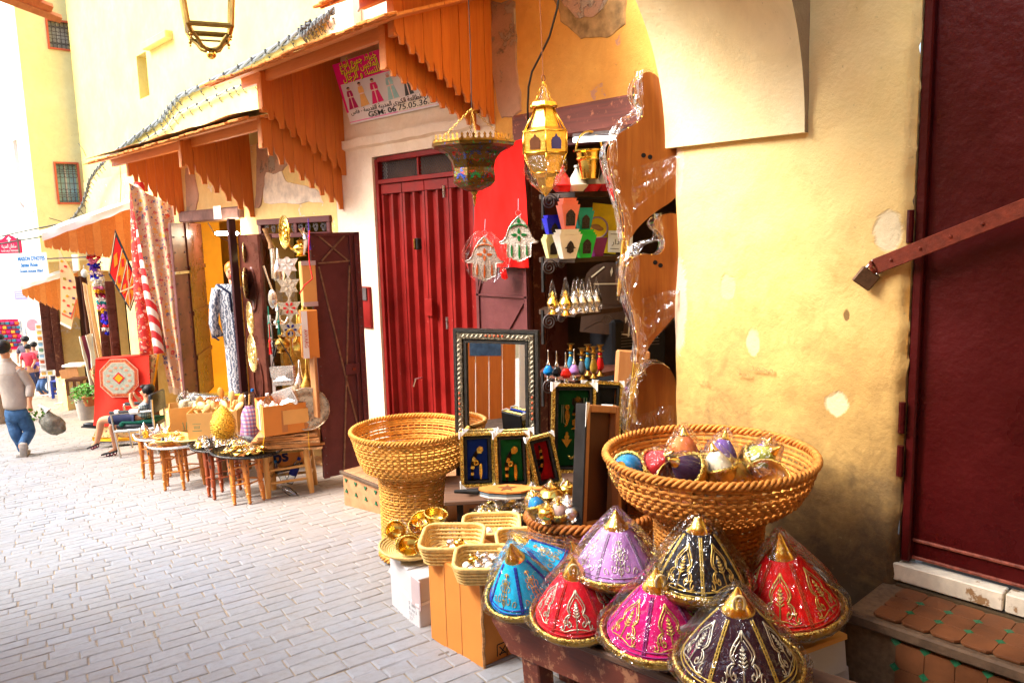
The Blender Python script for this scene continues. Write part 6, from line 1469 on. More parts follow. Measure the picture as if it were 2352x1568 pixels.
# leather bellows with a star, lying on the table edge
t=T('star_bellows','flat orange leather bellows with a brown star lying on the low table','bellows',M=onD(1165,1132,4.42,-4,0,0));
lo=[(-.16,-.01),(-.10,-.055),(0,-.075),(.08,-.065),(.13,-.03),(.20,-.018),(.24,-.02),(.245,.02),(.20,.018),(.13,.03),(.08,.06),(0,.07),(-.10,.05),(-.16,.02)]
Mfl=RO(rad(-90),4,'X')
for k,(z,mt_,nm)in enumerate(((.0,plain('white lining',(.80,.78,.74),.7),'lower_board'),(.012,plain('pleat leather',(.16,.20,.22),.6),'pleats'),(.03,plain('orange leather',(.70,.25,.06),.5,var=.25),'upper_board'))):
 q=MB(); q.prism([(x,y)for x,y in lo],.010,TR((0,0,z))@Mfl); q.build(nm,mt_,t)
q=MB(); q.prism([((.055 if k%2==0 else .022)*math.sin(PI*k/5),(.055 if k%2==0 else .022)*math.cos(PI*k/5))for k in range(10)],.002,TR((-.0,0,.0325))@Mfl); q.build('leather_star',plain('brown leather',(.20,.08,.03),.6),t)
q=MB(); q.tube([(-.16,0,.01),(-.24,0,.012),(-.30,0,.012)],[.020,.014,.010],8); q.build('nozzle',M_['black'],t,60)
# ---- giant bellows hung in plastic along the shop's inner edge
def big_bellows(label,outline,noz,d,holes,grp):
 us=[p[0]for p in outline]; vs_=[p[1]for p in outline]; uc,vc=(min(us)+max(us))/2,(min(vs_)+max(vs_))/2; s=d/F
 t=T('giant_bellows',label,'bellows',M=onD(uc,vc,d),group=grp); L=lambda u,v:((u-uc)*s,-(v-vc)*s)
 # smooth the outline
 P=[Vector((*L(u,v),0))for u,v in outline]
 for _ in range(2):P=[x for i in range(len(P))for x in(P[i]*.75+P[(i+1)%len(P)]*.25,P[i]*.25+P[(i+1)%len(P)]*.75)]
 pts=[(p.x,p.y)for p in P][::-1]
 q=MB(); q.prism(pts,.018); q.build('front_board',M_['olive_wood'],t)
 q=MB(); q.prism([(x*.97+.004,z*.99)for x,z in pts],.075,TR((0,.0185,0))); q.build('leather_gusset',plain('black gusset',(.02,.014,.012),.5),t)
 q=MB(); q.prism([(x*1.0,z)for x,z in pts],.016,TR((.002,.094,0))); q.build('back_board',M_['olive_wood'],t)
 n0,n1=Vector((*L(*noz[0]),0)),Vector((*L(*noz[1]),0)); n0=Vector((n0.x,.05,n0.y)); n1=Vector((n1.x,.03,n1.y))
 q=MB(); q.tube([n0.lerp(n1,-.1),n0,n0.lerp(n1,.5),n1],[.024,.020,.014,.009],12); q.build('gold_nozzle',M_['gold'],t,60)
 for(u,v)in holes:x,z=L(u,v); q=MB(); q.lathe([(0,0),(.011,0)],12,TR((x,-.0012,z))@RO(rad(90),4,'X'),close=False); q.build('air_hole',M_['black'],t)
 q=MB()
 for k in range(0,len(pts),3):q.ball((pts[k][0]*.98,.03,pts[k][1]*.99),.006,6,4)
 q.build('brass_tacks',M_['gold'],t,180,'stuff')
 sd=R.uniform(0,40); n=len(pts); q=MB()
 def ff(a,b):
  i=a*n; k=int(i)%n; f=i-int(i); x=pts[k][0]*(1-f)+pts[(k+1)%n][0]*f; z=pts[k][1]*(1-f)+pts[(k+1)%n][1]*f
  prof=[1.0,1.05,1.10,1.05][min(3,int(b*3.999))]; g=nz(a*14,b*2,sd)
  return(x*(1.08+.08*g)-.008+.016*nz(z*6,b*3,sd+5),-.02+.15*b+.012*nz(a*12,b*4,sd),z*(1.02+.02*g))
 q.grid(ff,90,4,wrap=True)
 q.build('film_wrap',M_['film2'],t,20)
 # loose twisted ribbon of film along the street side
 q=MB(); left=sorted([p for p in pts if p[0]<.02-.0*p[1]],key=lambda p:-p[1]); zt0,zb0=max(p[1]for p in pts),min(p[1]for p in pts)
 def rf(a,b):
  z=zt0+(zb0-.28-zt0)*a; near=[p[0]for p in pts if abs(p[1]-z)<.06]; x0=min(near)if near else n1.x-.01
  w_=.035+.08*abs(nz(a*4,2,sd)); tw=nz(a*3,7,sd)*2.2
  return(x0+.012+w_*(b-.55)*math.cos(tw*.6)+.012*nz(a*9,b*3,sd),-.045+w_*(b-.5)*math.sin(tw)+.030*nz(a*14,b*4,sd+4),z+.012*nz(a*12,b*3,sd))
 q.grid(rf,60,8); q.build('film_ribbon',M_['film3'],t,24)
 q=MB(); zl=zb0+(zt0-zb0)*.30; q.grid(lambda a,b:(.22*(a-.35)+.02*nz(a*3,b*3,sd),-.045+.03*nz(a*3,b*4,sd+2),zl+.20*(b-.5)*(1-.6*a)+.12*a),16,10); q.build('film_fold',M_['film2'],t,40)
 return t
GBE='giant wooden bellows wrapped in plastic'
big_bellows('upper giant wooden bellows in plastic, hanging under the arch',[(1465,185),(1482,172),(1505,175),(1535,215),(1550,270),(1572,340),(1574,420),(1550,460),(1505,485),(1462,522),(1444,552),(1432,545),(1436,505),(1420,445),(1403,392),(1398,345),(1412,312),(1452,290),(1476,276),(1480,255),(1462,235),(1457,210)],((1440,545),(1420,680)),3.62,((1478,357),(1493,361)),GBE)
big_bellows('lower giant wooden bellows in plastic, hanging below the upper one',[(1500,508),(1535,490),(1570,500),(1578,570),(1580,640),(1570,705),(1535,745),(1492,790),(1472,838),(1460,832),(1466,790),(1455,722),(1440,665),(1436,620),(1450,592),(1478,582),(1514,588),(1529,570),(1525,545),(1506,530)],((1466,835),(1440,1005)),3.70,((1505,603),(1517,610)),GBE)
big_bellows('lowest giant bellows, a dark one mostly hidden by crumpled plastic',[(1495,830),(1540,840),(1560,900),(1556,1000),(1520,1060),(1470,1060),(1446,1000),(1440,930),(1462,870)],((1470,1050),(1462,1150)),3.85,(),GBE)
bpy.data.objects[[o.name for o in bpy.data.objects if o.get('label','').startswith('lowest giant')][0]].children[0].data.materials[0]=M_['hardboard']
# ================================================================== BRASS AND DRESS SHOPS
def onF(u,v,d,rz=0,rx=0,ry=0):return onD(u,v,d,rz,rx,ry)
# ---- hanging wares round the brass shop
def plate(label,u,v,d,r,yaw,mt,group=None,relief=True):
 t=T('embossed_plate',label,'plate',M=onF(u,v,d,yaw,0,0),group=group); q=MB(); M=RO(rad(90),4,'X')
 q.lathe([(0,.006),(r*.55,.006),(r*.62,.012),(r*.70,.004),(r*.92,.010),(r,.018),(r*1.0,.012),(r*.7,-.004),(0,-.004)],36,M); q.build('plate_disc',mt,t,50)
 if relief:
  q=MB()
  for k in range(7):a=2*PI*k/7; q.ball((r*.30*math.cos(a),-.010,r*.36*math.sin(a)),(r*.16,.012,r*.2),8,6)
  q.build('raised_figures',mt,t,180,'stuff')
 q=MB(); n=40; q.tube([(r*.97*math.cos(2*PI*k/n),-.016,r*.97*math.sin(2*PI*k/n))for k in range(n)],[.005+.003*(k%2)for k in range(n)],5,closed=True); q.build('beaded_rim',mt,t,180)
 return t
GPL='embossed metal plates hung by the shops'
plate('shiny yellow gold plate with raised figures, topmost of the plates',657,533,7.0,.150,-58,M_['gold'],GPL)
pg=sim('pale gold plate',(.90,.66,.28),.3,.9,var=.2,bs=90,bst=.5)
plate('pale gold plate hung halfway down the carved brown leaf',578,731,7.85,.170,-63,pg,GPL); plate('pale gold plate, lowest on the carved brown leaf',583,811,7.80,.190,-60,pg,GPL)
plate('plate seen edge on high on the carved brown leaf',566,580,8.1,.12,-80,pg,GPL,False); plate('plate seen edge on above the two pale gold ones',568,650,8.05,.16,-80,pg,GPL,False)
GST='star shaped metal mirrors hung in a column'
for(u,v,c_,lb,k)in((660,612,(.86,.84,.80),'plain white silver star mirror, topmost of the four',.098),(662,660,(.70,.60,.44),'cream drop star mirror, second of the four',.10),(665,712,(.55,.02,.02),'red drop star mirror, third of the four',.10),(668,762,(.02,.03,.16),'blue drop star mirror, lowest of the four',.10)):
 t=T('star_mirror',lb,'mirror',M=onF(u,v,6.9,4),group=GST); mt=plain('stamped silver',(.62,.55,.42),.35,.7,vs=90,var=.4,bst=.8,bs=140)if c_[0]<.8 else plain('white silver',(.88,.86,.80),.3,.5)
 q=MB(); q.prism([(-1.0*k,.72*k),(-.30*k,.66*k),(-.12*k,.84*k),(.12*k,.84*k),(.30*k,.66*k),(1.0*k,.72*k),(.60*k,.05*k),(.80*k,-.42*k),(.34*k,-.40*k),(0,-1.05*k),(-.34*k,-.40*k),(-.80*k,-.42*k),(-.60*k,.05*k)][::-1],.012); q.build('star_plate',mt,t)
 cm=plain('drop'+str(c_),c_,.2)
 for a in range(6):
  q=MB(); M=TR((0,-.004,.18*k))@RO(rad(60*a+30),4,'Y')
  q.prism([(0,.16*k),(.11*k,.38*k),(.09*k,.50*k),(0,.54*k),(-.09*k,.50*k),(-.11*k,.38*k)][::-1],.006,M); q.build('enamel_drop',cm,t)
 q=MB(); q.box((0,.004,-1.18*k),(.022,.006,.42*k)); q.build('hanging_tab',mt,t)
t=T('brass_key','big brass key hung below the star mirrors','key',M=onF(669,795,6.85)); q=MB()
q.tube([(.035*math.cos(s*PI/6),0,.11+.035*math.sin(s*PI/6))for s in range(12)],.010,6,closed=True); q.tube([(0,0,.08),(0,0,-.09)],.010,8); q.box((.02,0,-.07),(.035,.012,.03)); q.build('key_shaft',M_['gold'],t,60,'stuff')
def dagger(label,u0,v0,u1,v1,d,mh,ms,grp):
 a,b=RD(u0,v0,d),RD(u1,v1,d); t=T('curved_dagger',label,'dagger',(a+b)/2,0,grp); c=(a+b)/2; sd_=Vector((.73,-.67,0))*.02
 q=MB(); q.tube([a-c,a.lerp(b,.12)-c,a.lerp(b,.28)-c+sd_,a.lerp(b,.40)-c+sd_],[.030,.018,.022,.03],8); q.build('hilt',mh,t,60)
 q=MB(); q.tube([a.lerp(b,.41)-c+sd_,a.lerp(b,.6)-c+sd_*.6,a.lerp(b,.85)-c-sd_*.5,b-c-sd_*1.2],[.034,.030,.022,.010],8,flat=.5); q.build('sheath',ms,t,60)
GDG='curved daggers hung at the brass shop'
dagger('brown handled curved dagger hung at the upper corner of the brass shop',610,525,632,640,7.0,plain('horn brown',(.30,.15,.06),.4,vs=40,var=.5),M_['silver'],GDG)
dagger('silver headed dagger hung before the transom of the brass shop',693,525,704,585,6.9,M_['silver'],plain('grey horn',(.30,.22,.16),.4),GDG)
dagger('silver dagger with a fluted sheath below the ladle',630,690,640,745,6.9,M_['silver'],M_['silver'],GDG)
t=T('silver_ladle','big engraved silver ladle hung handle up beside the star mirrors','ladle',M=onF(626,684,6.9,-20)); q=MB(); q.ball((0,0,-.01),(.045,.02,.085),14,10); q.build('ladle_bowl',M_['silver'],t,60)
q=MB(); q.tube([(0,0,.07),(-.03,0,.16),(-.07,0,.28)],[.010,.007,.009],6); q.build('ladle_handle',M_['silver'],t,60)
for(u,v,c_,lb)in((618,745,(.01,.22,.14),'teal'),(640,740,(.02,.18,.13),'dark teal'),(620,785,(.60,.01,.01),'red'),(628,790,(.02,.02,.02),'black'),(710,545,(.10,.03,.30),'violet')):
 t=T('cord_tassel',lb+' cord tassel dangling among the silver wares','tassel',M=onF(u,v,6.85),group='cord tassels hung in the brass shop'); mt=plain('cord'+lb,c_,.8)
 q=MB(); [q.tube([(.004*math.cos(k),.004*math.sin(k),.0),(.012*math.cos(k*1.3),.012*math.sin(k*1.3),-.11)],.004,4)for k in range(7)]; q.build('tassel_threads',mt,t,kind='stuff'); q=MB(); q.ball((0,0,.005),.014,8,6); q.tube([(0,0,0),(0,.01,.16)],.004,4); q.build('tassel_cord',mt,t,60,'stuff')
q=MB(); q.tube([RD(711,530,6.8),RD(709,575,6.8),RD(711,605,6.8),RD(718,640,6.75),RD(700,655,6.75),RD(688,675,6.75)],.006,6); tag(q.build('parcel_cord',plain('scarlet cord',(.62,.01,.01),.7),None,180),'thin scarlet cord tied round the cardboard parcels','cord')
def teapot(label,u,v,d,s,mt,yaw,grp=None):
 t=T('metal_pot',label,'pot',M=onF(u,v,d,yaw),group=grp); q=MB(); q.lathe([(.05*s,-.07*s),(.06*s,-.065*s),(.035*s,-.05*s),(.075*s,-.01*s),(.08*s,.02*s),(.05*s,.055*s),(.03*s,.07*s),(.045*s,.09*s),(.012*s,.10*s),(.0,.12*s)],18); q.build('pot_body',mt,t,50)
 q=MB(); q.tube([(.06*s,0,-.01*s),(.12*s,0,.02*s),(.14*s,0,.08*s),(.17*s,0,.09*s)],[.022*s,.014*s,.010*s,.008*s],8); q.build('spout',mt,t,60)
 q=MB(); q.tube([(-.05*s,0,.05*s),(-.12*s,0,.06*s),(-.13*s,0,-.01*s),(-.07*s,0,-.03*s)],.008*s,6); q.build('pot_handle',mt,t,60); return t
teapot('hanging gold ladle shaped lamp jug beside the topmost plate',690,573,6.95,.85,M_['gold'],160); teapot('gold jug lying sideways under the blue drop star',650,792,6.95,.95,M_['brass'],10); teapot('silver pot hung behind the red drop star',640,742,7.2,.6,M_['silver'],0)
def box3(name,label,cat,u,v,d,wd,dp,ht,mt,rz=0,grp=None,b=.005):
 t=T(name,label,cat,M=onF(u,v,d,rz),group=grp); q=MB(); q.box((0,dp/2,0),(wd,dp,ht),b=b); q.build('box_body',mt,t); return t
t=box3('tall_carton','upper narrow tan carton hanging beside the purple door leaf','box',711,652,6.98,.125,.10,.40,M_['card_l'],28); q=MB(); q.box((0,-.003,.185),(.128,.01,.04)); q.build('tape',M_['pinkcard'],t); q=MB(); q.box((0,-.003,-.18),(.128,.01,.04)); q.build('tape',M_['pinkcard'],t)
t=box3('tall_carton','lower tan carton with a white printed strip beside the purple door leaf','box',713,768,6.98,.145,.11,.43,M_['card'],24); q=MB(); q.box((-.045,-.003,0),(.05,.008,.42)); st_=q.build('printed_strip',M_['paper'],t)
text('AWARG',.045,plain('red print',(.60,.10,.06),.7),t,TR((-.055,-.009,.05))@RO(rad(90),4,'Y'))
# silver clutch bags
def clutch(label,M,s,mt,strap=True):
 t=T('clutch_bag',label,'bag',M=M,group='engraved silver clutch bags'); q=MB(); q.prism([(x*s,z*s)for x,z in[(-1,.8),(-.9,-.55),(-.75,-.75),(.75,-.75),(.92,-.55),(1,.8)]][::-1],.045,None); q.build('bag_body',mt,t)
 q=MB(); q.prism([(x*s,z*s)for x,z in[(-1.01,.82),(-.96,-.05),(-.25,-.2),(0,-.32),(.25,-.2),(.96,-.05),(1.01,.82)]][::-1],.006,TR((0,-.007,0))); q.build('bag_flap',mt,t)
 q=MB()
 for k in range(4):
  f=.85-.16*k; q.tube([(-.9*f*s,-.009,-.62*f*s+.02),(.9*f*s,-.009,-.62*f*s+.02),(.94*f*s,-.009,.5*f*s)],.0025,4)
 q.build('engraved_lines',M_['steel'],t,kind='stuff')
 if strap:q=MB(); q.tube([(-.9*s,.02,.8*s),(-.6*s,.05,2.0*s),(-.2*s,.06,3.0*s),(.6*s,.05,1.6*s),(.95*s,.02,.8*s)],.005,5); q.build('bag_strap',M_['black'],t,180)
 return t
sb_=plain('bright engraved silver',(.86,.80,.72),.22,.75,vs=60,var=.15,bst=.4,bs=120)
clutch('silver clutch bag hung by a black strap below the daggers',onF(649,864,6.75,-8,0,-3),.105,sb_)
clutch('silver clutch bag lying on the wrapped goods in the cardboard box',onF(656,916,7.05,-12,14,-18),.105,sb_,False)
# glass case with bottles in the depth of the brass shop
t=T('display_case','dim glass case inside the brass shop','display case',M=onF(690,800,7.9,10));
for z in(-.35,.0,.35):q=MB(); q.box((0,.15,z),(.6,.3,.012)); q.build('glass_shelf',M_['glass'],t)
q=MB(); q.box((.05,-.01,0),(.018,.018,1.6)); q.build('green_post',plain('dark green post',(.01,.07,.05),.4),t); q=MB(); q.box((-.28,-.01,-.2),(.03,.02,1.1)); q.build('white_post',M_['white'],t)
for(u,v,k,lb,mt_)in((708,890,1.5,'tall silver studded bottle inside the brass shop','brass'),(690,880,1.1,'pale bottle on the lower glass shelf','silver'),(686,775,1.2,'olive gold vase under the star mirrors inside the shop','gold'),(640,620,1.0,'dim metal jar behind the silver daggers','silver'),(700,735,1.3,'brass jar behind the cartons inside the shop','brass')):
 t=T('studded_bottle',lb,'bottle',M=onF(u,v,7.6)); q=MB(); q.lathe([(.05*k,-.1*k),(.062*k,-.05*k),(.055*k,.02*k),(.025*k,.07*k),(.014*k,.12*k),(.008*k,.20*k),(0,.21*k)],16); q.build('bottle_body',M_[mt_],t,60)
plate('dark brass tray leaning in the depth of the brass shop',700,820,7.9,.22,0,M_['brass'],GPL,False)
t=box3('gilded_picture','gold edged frame seen edge on behind the purple door leaf','frame',729,890,7.05,.03,.10,.56,M_['framewood'],40)
# ---- dress on a mannequin head
def dress_mat():
 m,nt,b=base('grey leaf print cloth',(.5,.5,.52),.85); cc=coord(nt,'Object')
 wv=nd(nt,'ShaderNodeTexWave',{'Vector':cc,'Scale':9.0,'Distortion':9.0,'Detail':3.0,'Detail Scale':2.5}).outputs['Fac']
 setc(nt,b,mix(nt,mth(nt,'GREATER_THAN',wv,.52),(.62,.62,.63),(.13,.15,.20))); return m
d0=8.6; sD=d0/F
t=T('long_dress','long grey leaf patterned dress with navy trim hung in the yellow doorway','dress',M=onF(533,780,d0,0));
X=lambda u:(u-533)*sD
Z=lambda v:-(v-780)*sD
prof=[(506,652,545,.02),(500,668,562,.05),(502,690,562,.06),(509,720,562,.06),(513,760,562,.065),(516,800,563,.07),(517,850,562,.075),(517,903,561,.08)]
def df(a,b):
 k=b*(len(prof)-1); i=min(len(prof)-2,int(k)); f=k-i; l=prof[i][0]*(1-f)+prof[i+1][0]*f; v=prof[i][1]*(1-f)+prof[i+1][1]*f; r_=prof[i][2]*(1-f)+prof[i+1][2]*f; dp=prof[i][3]*(1-f)+prof[i+1][3]*f
 th=2*PI*a; return((X(l)+X(r_))/2+(X(r_)-X(l))/2*math.cos(th),dp*math.sin(th)*(1+.25*nz(math.cos(th)*4,b*2,3)),Z(v))
dm_=dress_mat(); q=MB(); q.grid(df,30,26,wrap=True); q.build('dress_body',dm_,t,180)
q=MB(); q.tube([(X(508),-.02,Z(662)),(X(501),-.03,Z(700)),(X(497),-.035,Z(740)),(X(503),-.03,Z(772))],[.05,.052,.05,.062],12); q.build('sleeve',dm_,t,180)
nv=plain('navy trim',(.012,.016,.05),.8); q=MB(); q.tube([(X(497),-.095,Z(768)),(X(511),-.095,Z(778))],.010,5); q.build('cuff',nv,t)
q=MB(); q.tube([(X(514),-.062,Z(652)),(X(528),-.07,Z(662)),(X(541),-.075,Z(672)),(X(543),-.075,Z(715))],.014,5,flat=.4,nrm=(0,1,0)); q.tube([(X(543),-.075,Z(715)),(X(548),-.085,Z(800)),(X(550),-.088,Z(903))],.005,4); q.build('neck_trim',nv,t,180,'stuff')
q=MB(); q.tube([(X(552),-.09,Z(845)),(X(552),-.09,Z(902))],[.012,.018],6); q.build('tassel',nv,t)
t=T('mannequin_head','mannequin head and neck with painted orange hair above the grey dress','mannequin',M=onF(533,625,d0-.02,12)); sk=plain('mannequin skin',(.78,.36,.20),.3,var=.06)
q=MB(); q.ball((0,-.01,0),(.066,.08,.095),16,12); q.tube([(0,.0,-.06),(0,.0,-.13),(0,.01,-.17)],[.042,.040,.055],12); q.ball((0,.01,-.20),(.12,.06,.055),14,8)
q.tube([(0,-.085,.02),(0,-.102,-.02)],[.006,.011],6); q.build('head',sk,t,180,'stuff')
q=MB(); q.ball((0,.006,.034),(.080,.086,.088),16,12); q.build('painted_hair',plain('orange hair paint',(.70,.20,.03),.35),t,180)
q=MB(); q.ball((0,-.088,-.045),(.020,.008,.008),8,5); q.build('lips',plain('red lips',(.50,.02,.02),.35),t,180)
for sx in(-1,1):
 q=MB(); q.ball((sx*.026,-.082,.004),(.013,.006,.007),8,5); q.build('eye',M_['black'],t,180); q=MB(); q.tube([(sx*.012,-.086,.020),(sx*.028,-.084,.027),(sx*.042,-.074,.022)],.003,4); q.build('eyebrow',plain('brow',(.16,.05,.02),.5),t,180)
q=MB(); q.tube([(0,0,.10),(0,0,.13),(.015,0,.15),(.0,0,.165),(-.012,0,.15)],.004,5); q.build('hook',M_['steel'],t,180)
a,b=RD(497,536,9.6),RD(545,536,9.3); q=MB(); q.tube([a,b],.02,8); tag(q.build('lamp_tube',emis('warm tube glow',(1.0,.88,.66),26.0),None,60),'lit white tube lamp inside the yellow dress shop','lamp')
q=MB(); q.tube([RD(478,512,9.2),RD(495,540,9.2),RD(520,552,9.2),RD(548,562,9.2)],.005,5); tag(q.build('lamp_cable',M_['black'],None,180),'thin cable sagging across the yellow dress shop','cable')
q=MB(); q.tube([RD(573,905,7.9),RD(570,985,7.9)],.010,6); tag(q.build('wooden_stick',M_['pine'],None),'thin wooden stick propped against the carved leaf','stick')
# ---- stools, trays and boxes out on the paving
def leg_turned(q,a,b,r,block=(.35,.6)):
 a,b=Vector(a),Vector(b); P=[a.lerp(b,k)for k in(0,.30,.31,.36,.37,.42,.60,.61,.66,.67,.72,.90,.93,1.0)]
 q.tube(P,[r,r,r*.75,r*.75,r*1.15,r,r,r*.7,r*1.15,r*.75,r*.95,r*.62,r*.9,r*.5],8)
def folding_stand(label,p,r,h,mt,n=6,rot=0,group=None):
 t=T('folding_stand',label,'tray stand',M=gM(p,rot),group=group)
 for k in range(n):
  a=2*PI*k/n; q=MB(); x,y=r*math.cos(a),r*math.sin(a)
  q.box((x,y,h*.80),(.042,.042,h*.40),Matrix.Identity(4),b=.004); leg_turned(q,(x,y,h*.62),(x*1.08,y*1.08,0),.021)
  q.build('leg',mt,t,50)
 for k in range(n):
  a,b=2*PI*k/n,2*PI*(k+1)/n
  for z in(.40,.74):
   q=MB(); q.tube([(r*math.cos(a),r*math.sin(a),h*z),(r*math.cos(b),r*math.sin(b),h*(z+.03))],.013,5,flat=.6); q.build('stretcher',mt,t,50)
 q=MB(); q.lathe([(0,h*.99),(r*1.15,h*.99),(r*1.15,h),(0,h)],16); q.build('top',mt,t,40)
 dk=M_['darkwood']
 for k in range(n):
  a=2*PI*k/n; q=MB(); M=RO(a+PI/2,4,'Z')@TR((0,-r-.0225,0))
  for j in range(3):z=h*(.66+.12*j); q.prism([(0,z-.022),(.012,z),(0,z+.022),(-.012,z)][::-1],.003,M)
  q.build('carved_lozenge',dk,t,kind='stuff')
 return t
def tray(label,M,rx,ry,mt,oval=2,lip=.025,handles=True,inner=None):
 t=T('serving_tray',label,'tray',M=M); q=MB(); S_=DG((rx,ry,1,1)); q.lathe([(0,.002),(.86,.002),(.93,.010),(.985,lip),(1.0,lip+.003),(1.0,lip-.004),(.94,-.002),(0,-.006)],44,S_); q.build('tray_plate',inner or mt,t,50)
 q=MB(); n=64; q.tube([(rx*math.cos(2*PI*k/n),ry*math.sin(2*PI*k/n),lip*.5)for k in range(n)],[.008+.004*(k%2)for k in range(n)],5,closed=True); q.build('pierced_rim',mt,t,180)
 if handles:
  for s in(-1,1):q=MB(); q.tube([(s*rx*.98,ry*.22*math.cos(k*PI/8),lip)if 0 else(s*(rx*.98+.035*math.sin(k*PI/8)),ry*.25*math.cos(k*PI/8),lip+.012*math.sin(k*PI/8))for k in range(9)],.007,6); q.build('tray_handle',mt,t,60)
 return t
dkst=sim('blackened silver tray',(.06,.055,.05),.3,.9,var=.5,vs=60,bs=120,bst=.6)
GS_='folding wooden tray stands on the paving'
p1=RG(572,1150); folding_stand('orange folding stand under the front black tray',p1,.135,.45,M_['amber'],6,10,GS_)
ptop=lambda p,h:TR((p.x,p.y,G(p.y)+h))@RO(rad(FACE),4,'Z')
tray('black oval tray of small wrapped gold jewellery, nearest to the viewer',ptop(p1,.452)@RO(rad(3),4,'Y'),.30,.22,dkst)
p2=RG(524,1136); folding_stand('dark red brown folding stand under the egg lamp tray',p2,.16,.48,M_['redturn'],6,25,GS_)
tray('blackened tray under the golden egg lamp',ptop(p2,.482),.30,.26,dkst)
p3_=RG(428,1115); folding_stand('honey coloured folding stand under the silver tray of breads',p3_,.20,.45,M_['amber'],6,5,GS_)
tray('silver oval tray carrying straw dishes',ptop(p3_,.452)@RO(rad(-3),4,'Y'),.34,.25,M_['silver'])
p4_=RG(372,1092); folding_stand('amber folding stand at the street end of the tables',p4_,.17,.44,M_['amber'],6,40,GS_)
tray('white edged tray of silver sugar boxes at the street end',ptop(p4_,.442),.24,.2,M_['white'],inner=M_['silver'])
p5_=RG(520,1085); t=T('rough_stool','grey brown rough stool under the back tray','stool',M=gM(p5_,20))
for(x,y)in((-.17,-.17),(.17,-.17),(.17,.17),(-.17,.17)):q=MB(); q.tube([(x,y,0),(x*.95,y*.95,.40)],.026,8); q.build('leg',plain('old grey wood',(.22,.13,.06),.7),t,60)
for z in(.14,.25):q=MB(); q.tube([(-.17,-.17,z),(.17,-.17,z)],.014,6); q.tube([(.17,-.17,z+.03),(.17,.17,z+.03)],.014,6); q.build('stretcher',plain('old grey wood',(.22,.13,.06),.7),t,60,'stuff')
q=MB(); q.box((0,0,.40),(.42,.42,.05),b=.02); q.build('rush_seat',M_['seagrass'],t)
tray('round silver tray of breads on the rough stool',ptop(RG(500,1080),.47),.22,.20,M_['silver'],handles=False); tray('dark tray of gold chains behind the egg lamp',ptop(RG(560,1080),.50),.26,.20,dkst)
# golden egg lamp
pe=ptop(p2,.49); t=T('egg_lamp','pierced golden egg shaped lamp standing on the blackened tray','lamp',M=pe@TR((.0,.02,0)))
eg=sim('pierced gold egg',(.62,.38,.05),.3,1.0,var=.55,vs=70,bs=90,bst=1.0,bd=.012)
q=MB(); q.lathe([(.03,0),(.055,.004),(.04,.015),(.07,.05),(.105,.12),(.115,.18),(.105,.245),(.075,.305),(.035,.35),(.006,.375),(0,.385)],28); q.build('lamp_shell',eg,t,60)
dots=MB()
for k in range(260):
 b=.04+.31*(k/260); a=k*2.39996; r=.117*math.sin(PI*min(1,(b+.06)/.46))**.8; dots.ball((r*math.cos(a),r*math.sin(a),b),.0048,5,4)
dots.build('raised_dots',M_['gold'],t,180,'stuff')
# wares on the trays
def heap(label,M,n,rx,ry,h,kind,mats,grp,s=.02,film=.4):
 for i in range(n):
  a,r=R.uniform(0,2*PI),math.sqrt(R.random()); z=h*(1-r)*R.uniform(.3,1); m=M@TR((rx*r*math.cos(a),ry*r*math.sin(a),.012+z))@RO(R.uniform(0,6),4,'Z')@RO(R.uniform(-.5,.5),4,'X')
  k=s*R.uniform(.75,1.25); nm={'ring':'metal_ring','box':'sugar_box','bell':'small_bell','spoon':'wooden_spoon','dish':'straw_dish'}[kind]
  px_,py_=r*math.cos(a),r*math.sin(a); wh_='in the middle' if r<.4 else('towards the street' if px_<-.5 else 'towards the shop' if px_>.5 else 'at the front' if py_<0 else 'at the back')
  t=T(nm,('larger ' if k>s else 'smaller ')+label.replace('small ','')+', '+wh_,nm.split('_')[1],M=m,group=grp); q=MB()
  if kind=='ring':q.tube([(k*1.4*math.cos(s_*PI/6),k*1.4*math.sin(s_*PI/6),.3*k)for s_ in range(12)],k*.36,6,closed=True)
  elif kind=='box':q.lathe([(k*.9,0),(k*1.1,.004),(k,k*1.6),(k*1.15,k*1.7),(k*.7,k*2.5),(k*.2,k*3.1),(k*.25,k*3.4),(0,k*3.7)],8)
  elif kind=='bell':q.lathe([(k*1.2,0),(k,k*.3),(k*.8,k*1.2),(k*.3,k*1.6),(k*.3,k*2.0),(0,k*2.2)],12)
  elif kind=='spoon':pass
  q.build('body',mats[i%len(mats)],t,40)
  if R.random()<film:fw(t,k*2.0,k*2.8,-k*.3)
heap('small wrapped gold jewel on the nearest black tray',ptop(p1,.465),20,.22,.13,.03,'ring',[M_['gold'],M_['brass'],M_['gold']],'wrapped gold jewellery on the nearest tray',.024,.6)
heap('small wrapped gold bell around the egg lamp',ptop(p2,.495),26,.25,.2,.02,'bell',[M_['gold'],M_['silver'],M_['gold']],'wrapped gold bells around the egg lamp',.022,.7)
heap('small gold chain link on the dark tray behind the egg lamp',ptop(RG(560,1080),.515),16,.2,.14,.05,'ring',[M_['gold'],M_['brass']],'gold chains behind the egg lamp',.024,.1)
heap('wrapped silver sugar box with a pointed lid at the street end',ptop(p4_,.455),6,.16,.12,.0,'box',[M_['silver'],M_['silver'],M_['gold']],'wrapped silver sugar boxes',.036,.6)
def straw_dish(label,M,rx,ry,mt,h=.045):
 t=T('straw_dish',label,'dish',M=M,group='straw dishes on the silver tray'); q=MB()
 for k in range(5):f=.80+.05*k; n=36; q.tube([(rx*f*math.cos(2*PI*i/n),ry*f*math.sin(2*PI*i/n),.01+h*k/5)for i in range(n)],[.009+.002*(i%2)for i in range(n)],5,closed=True)
 q.lathe([(0,.012),(.82,.012)],24,DG((rx,ry,1,1)),close=False); q.build('coil',mt,t,180,'stuff'); return t
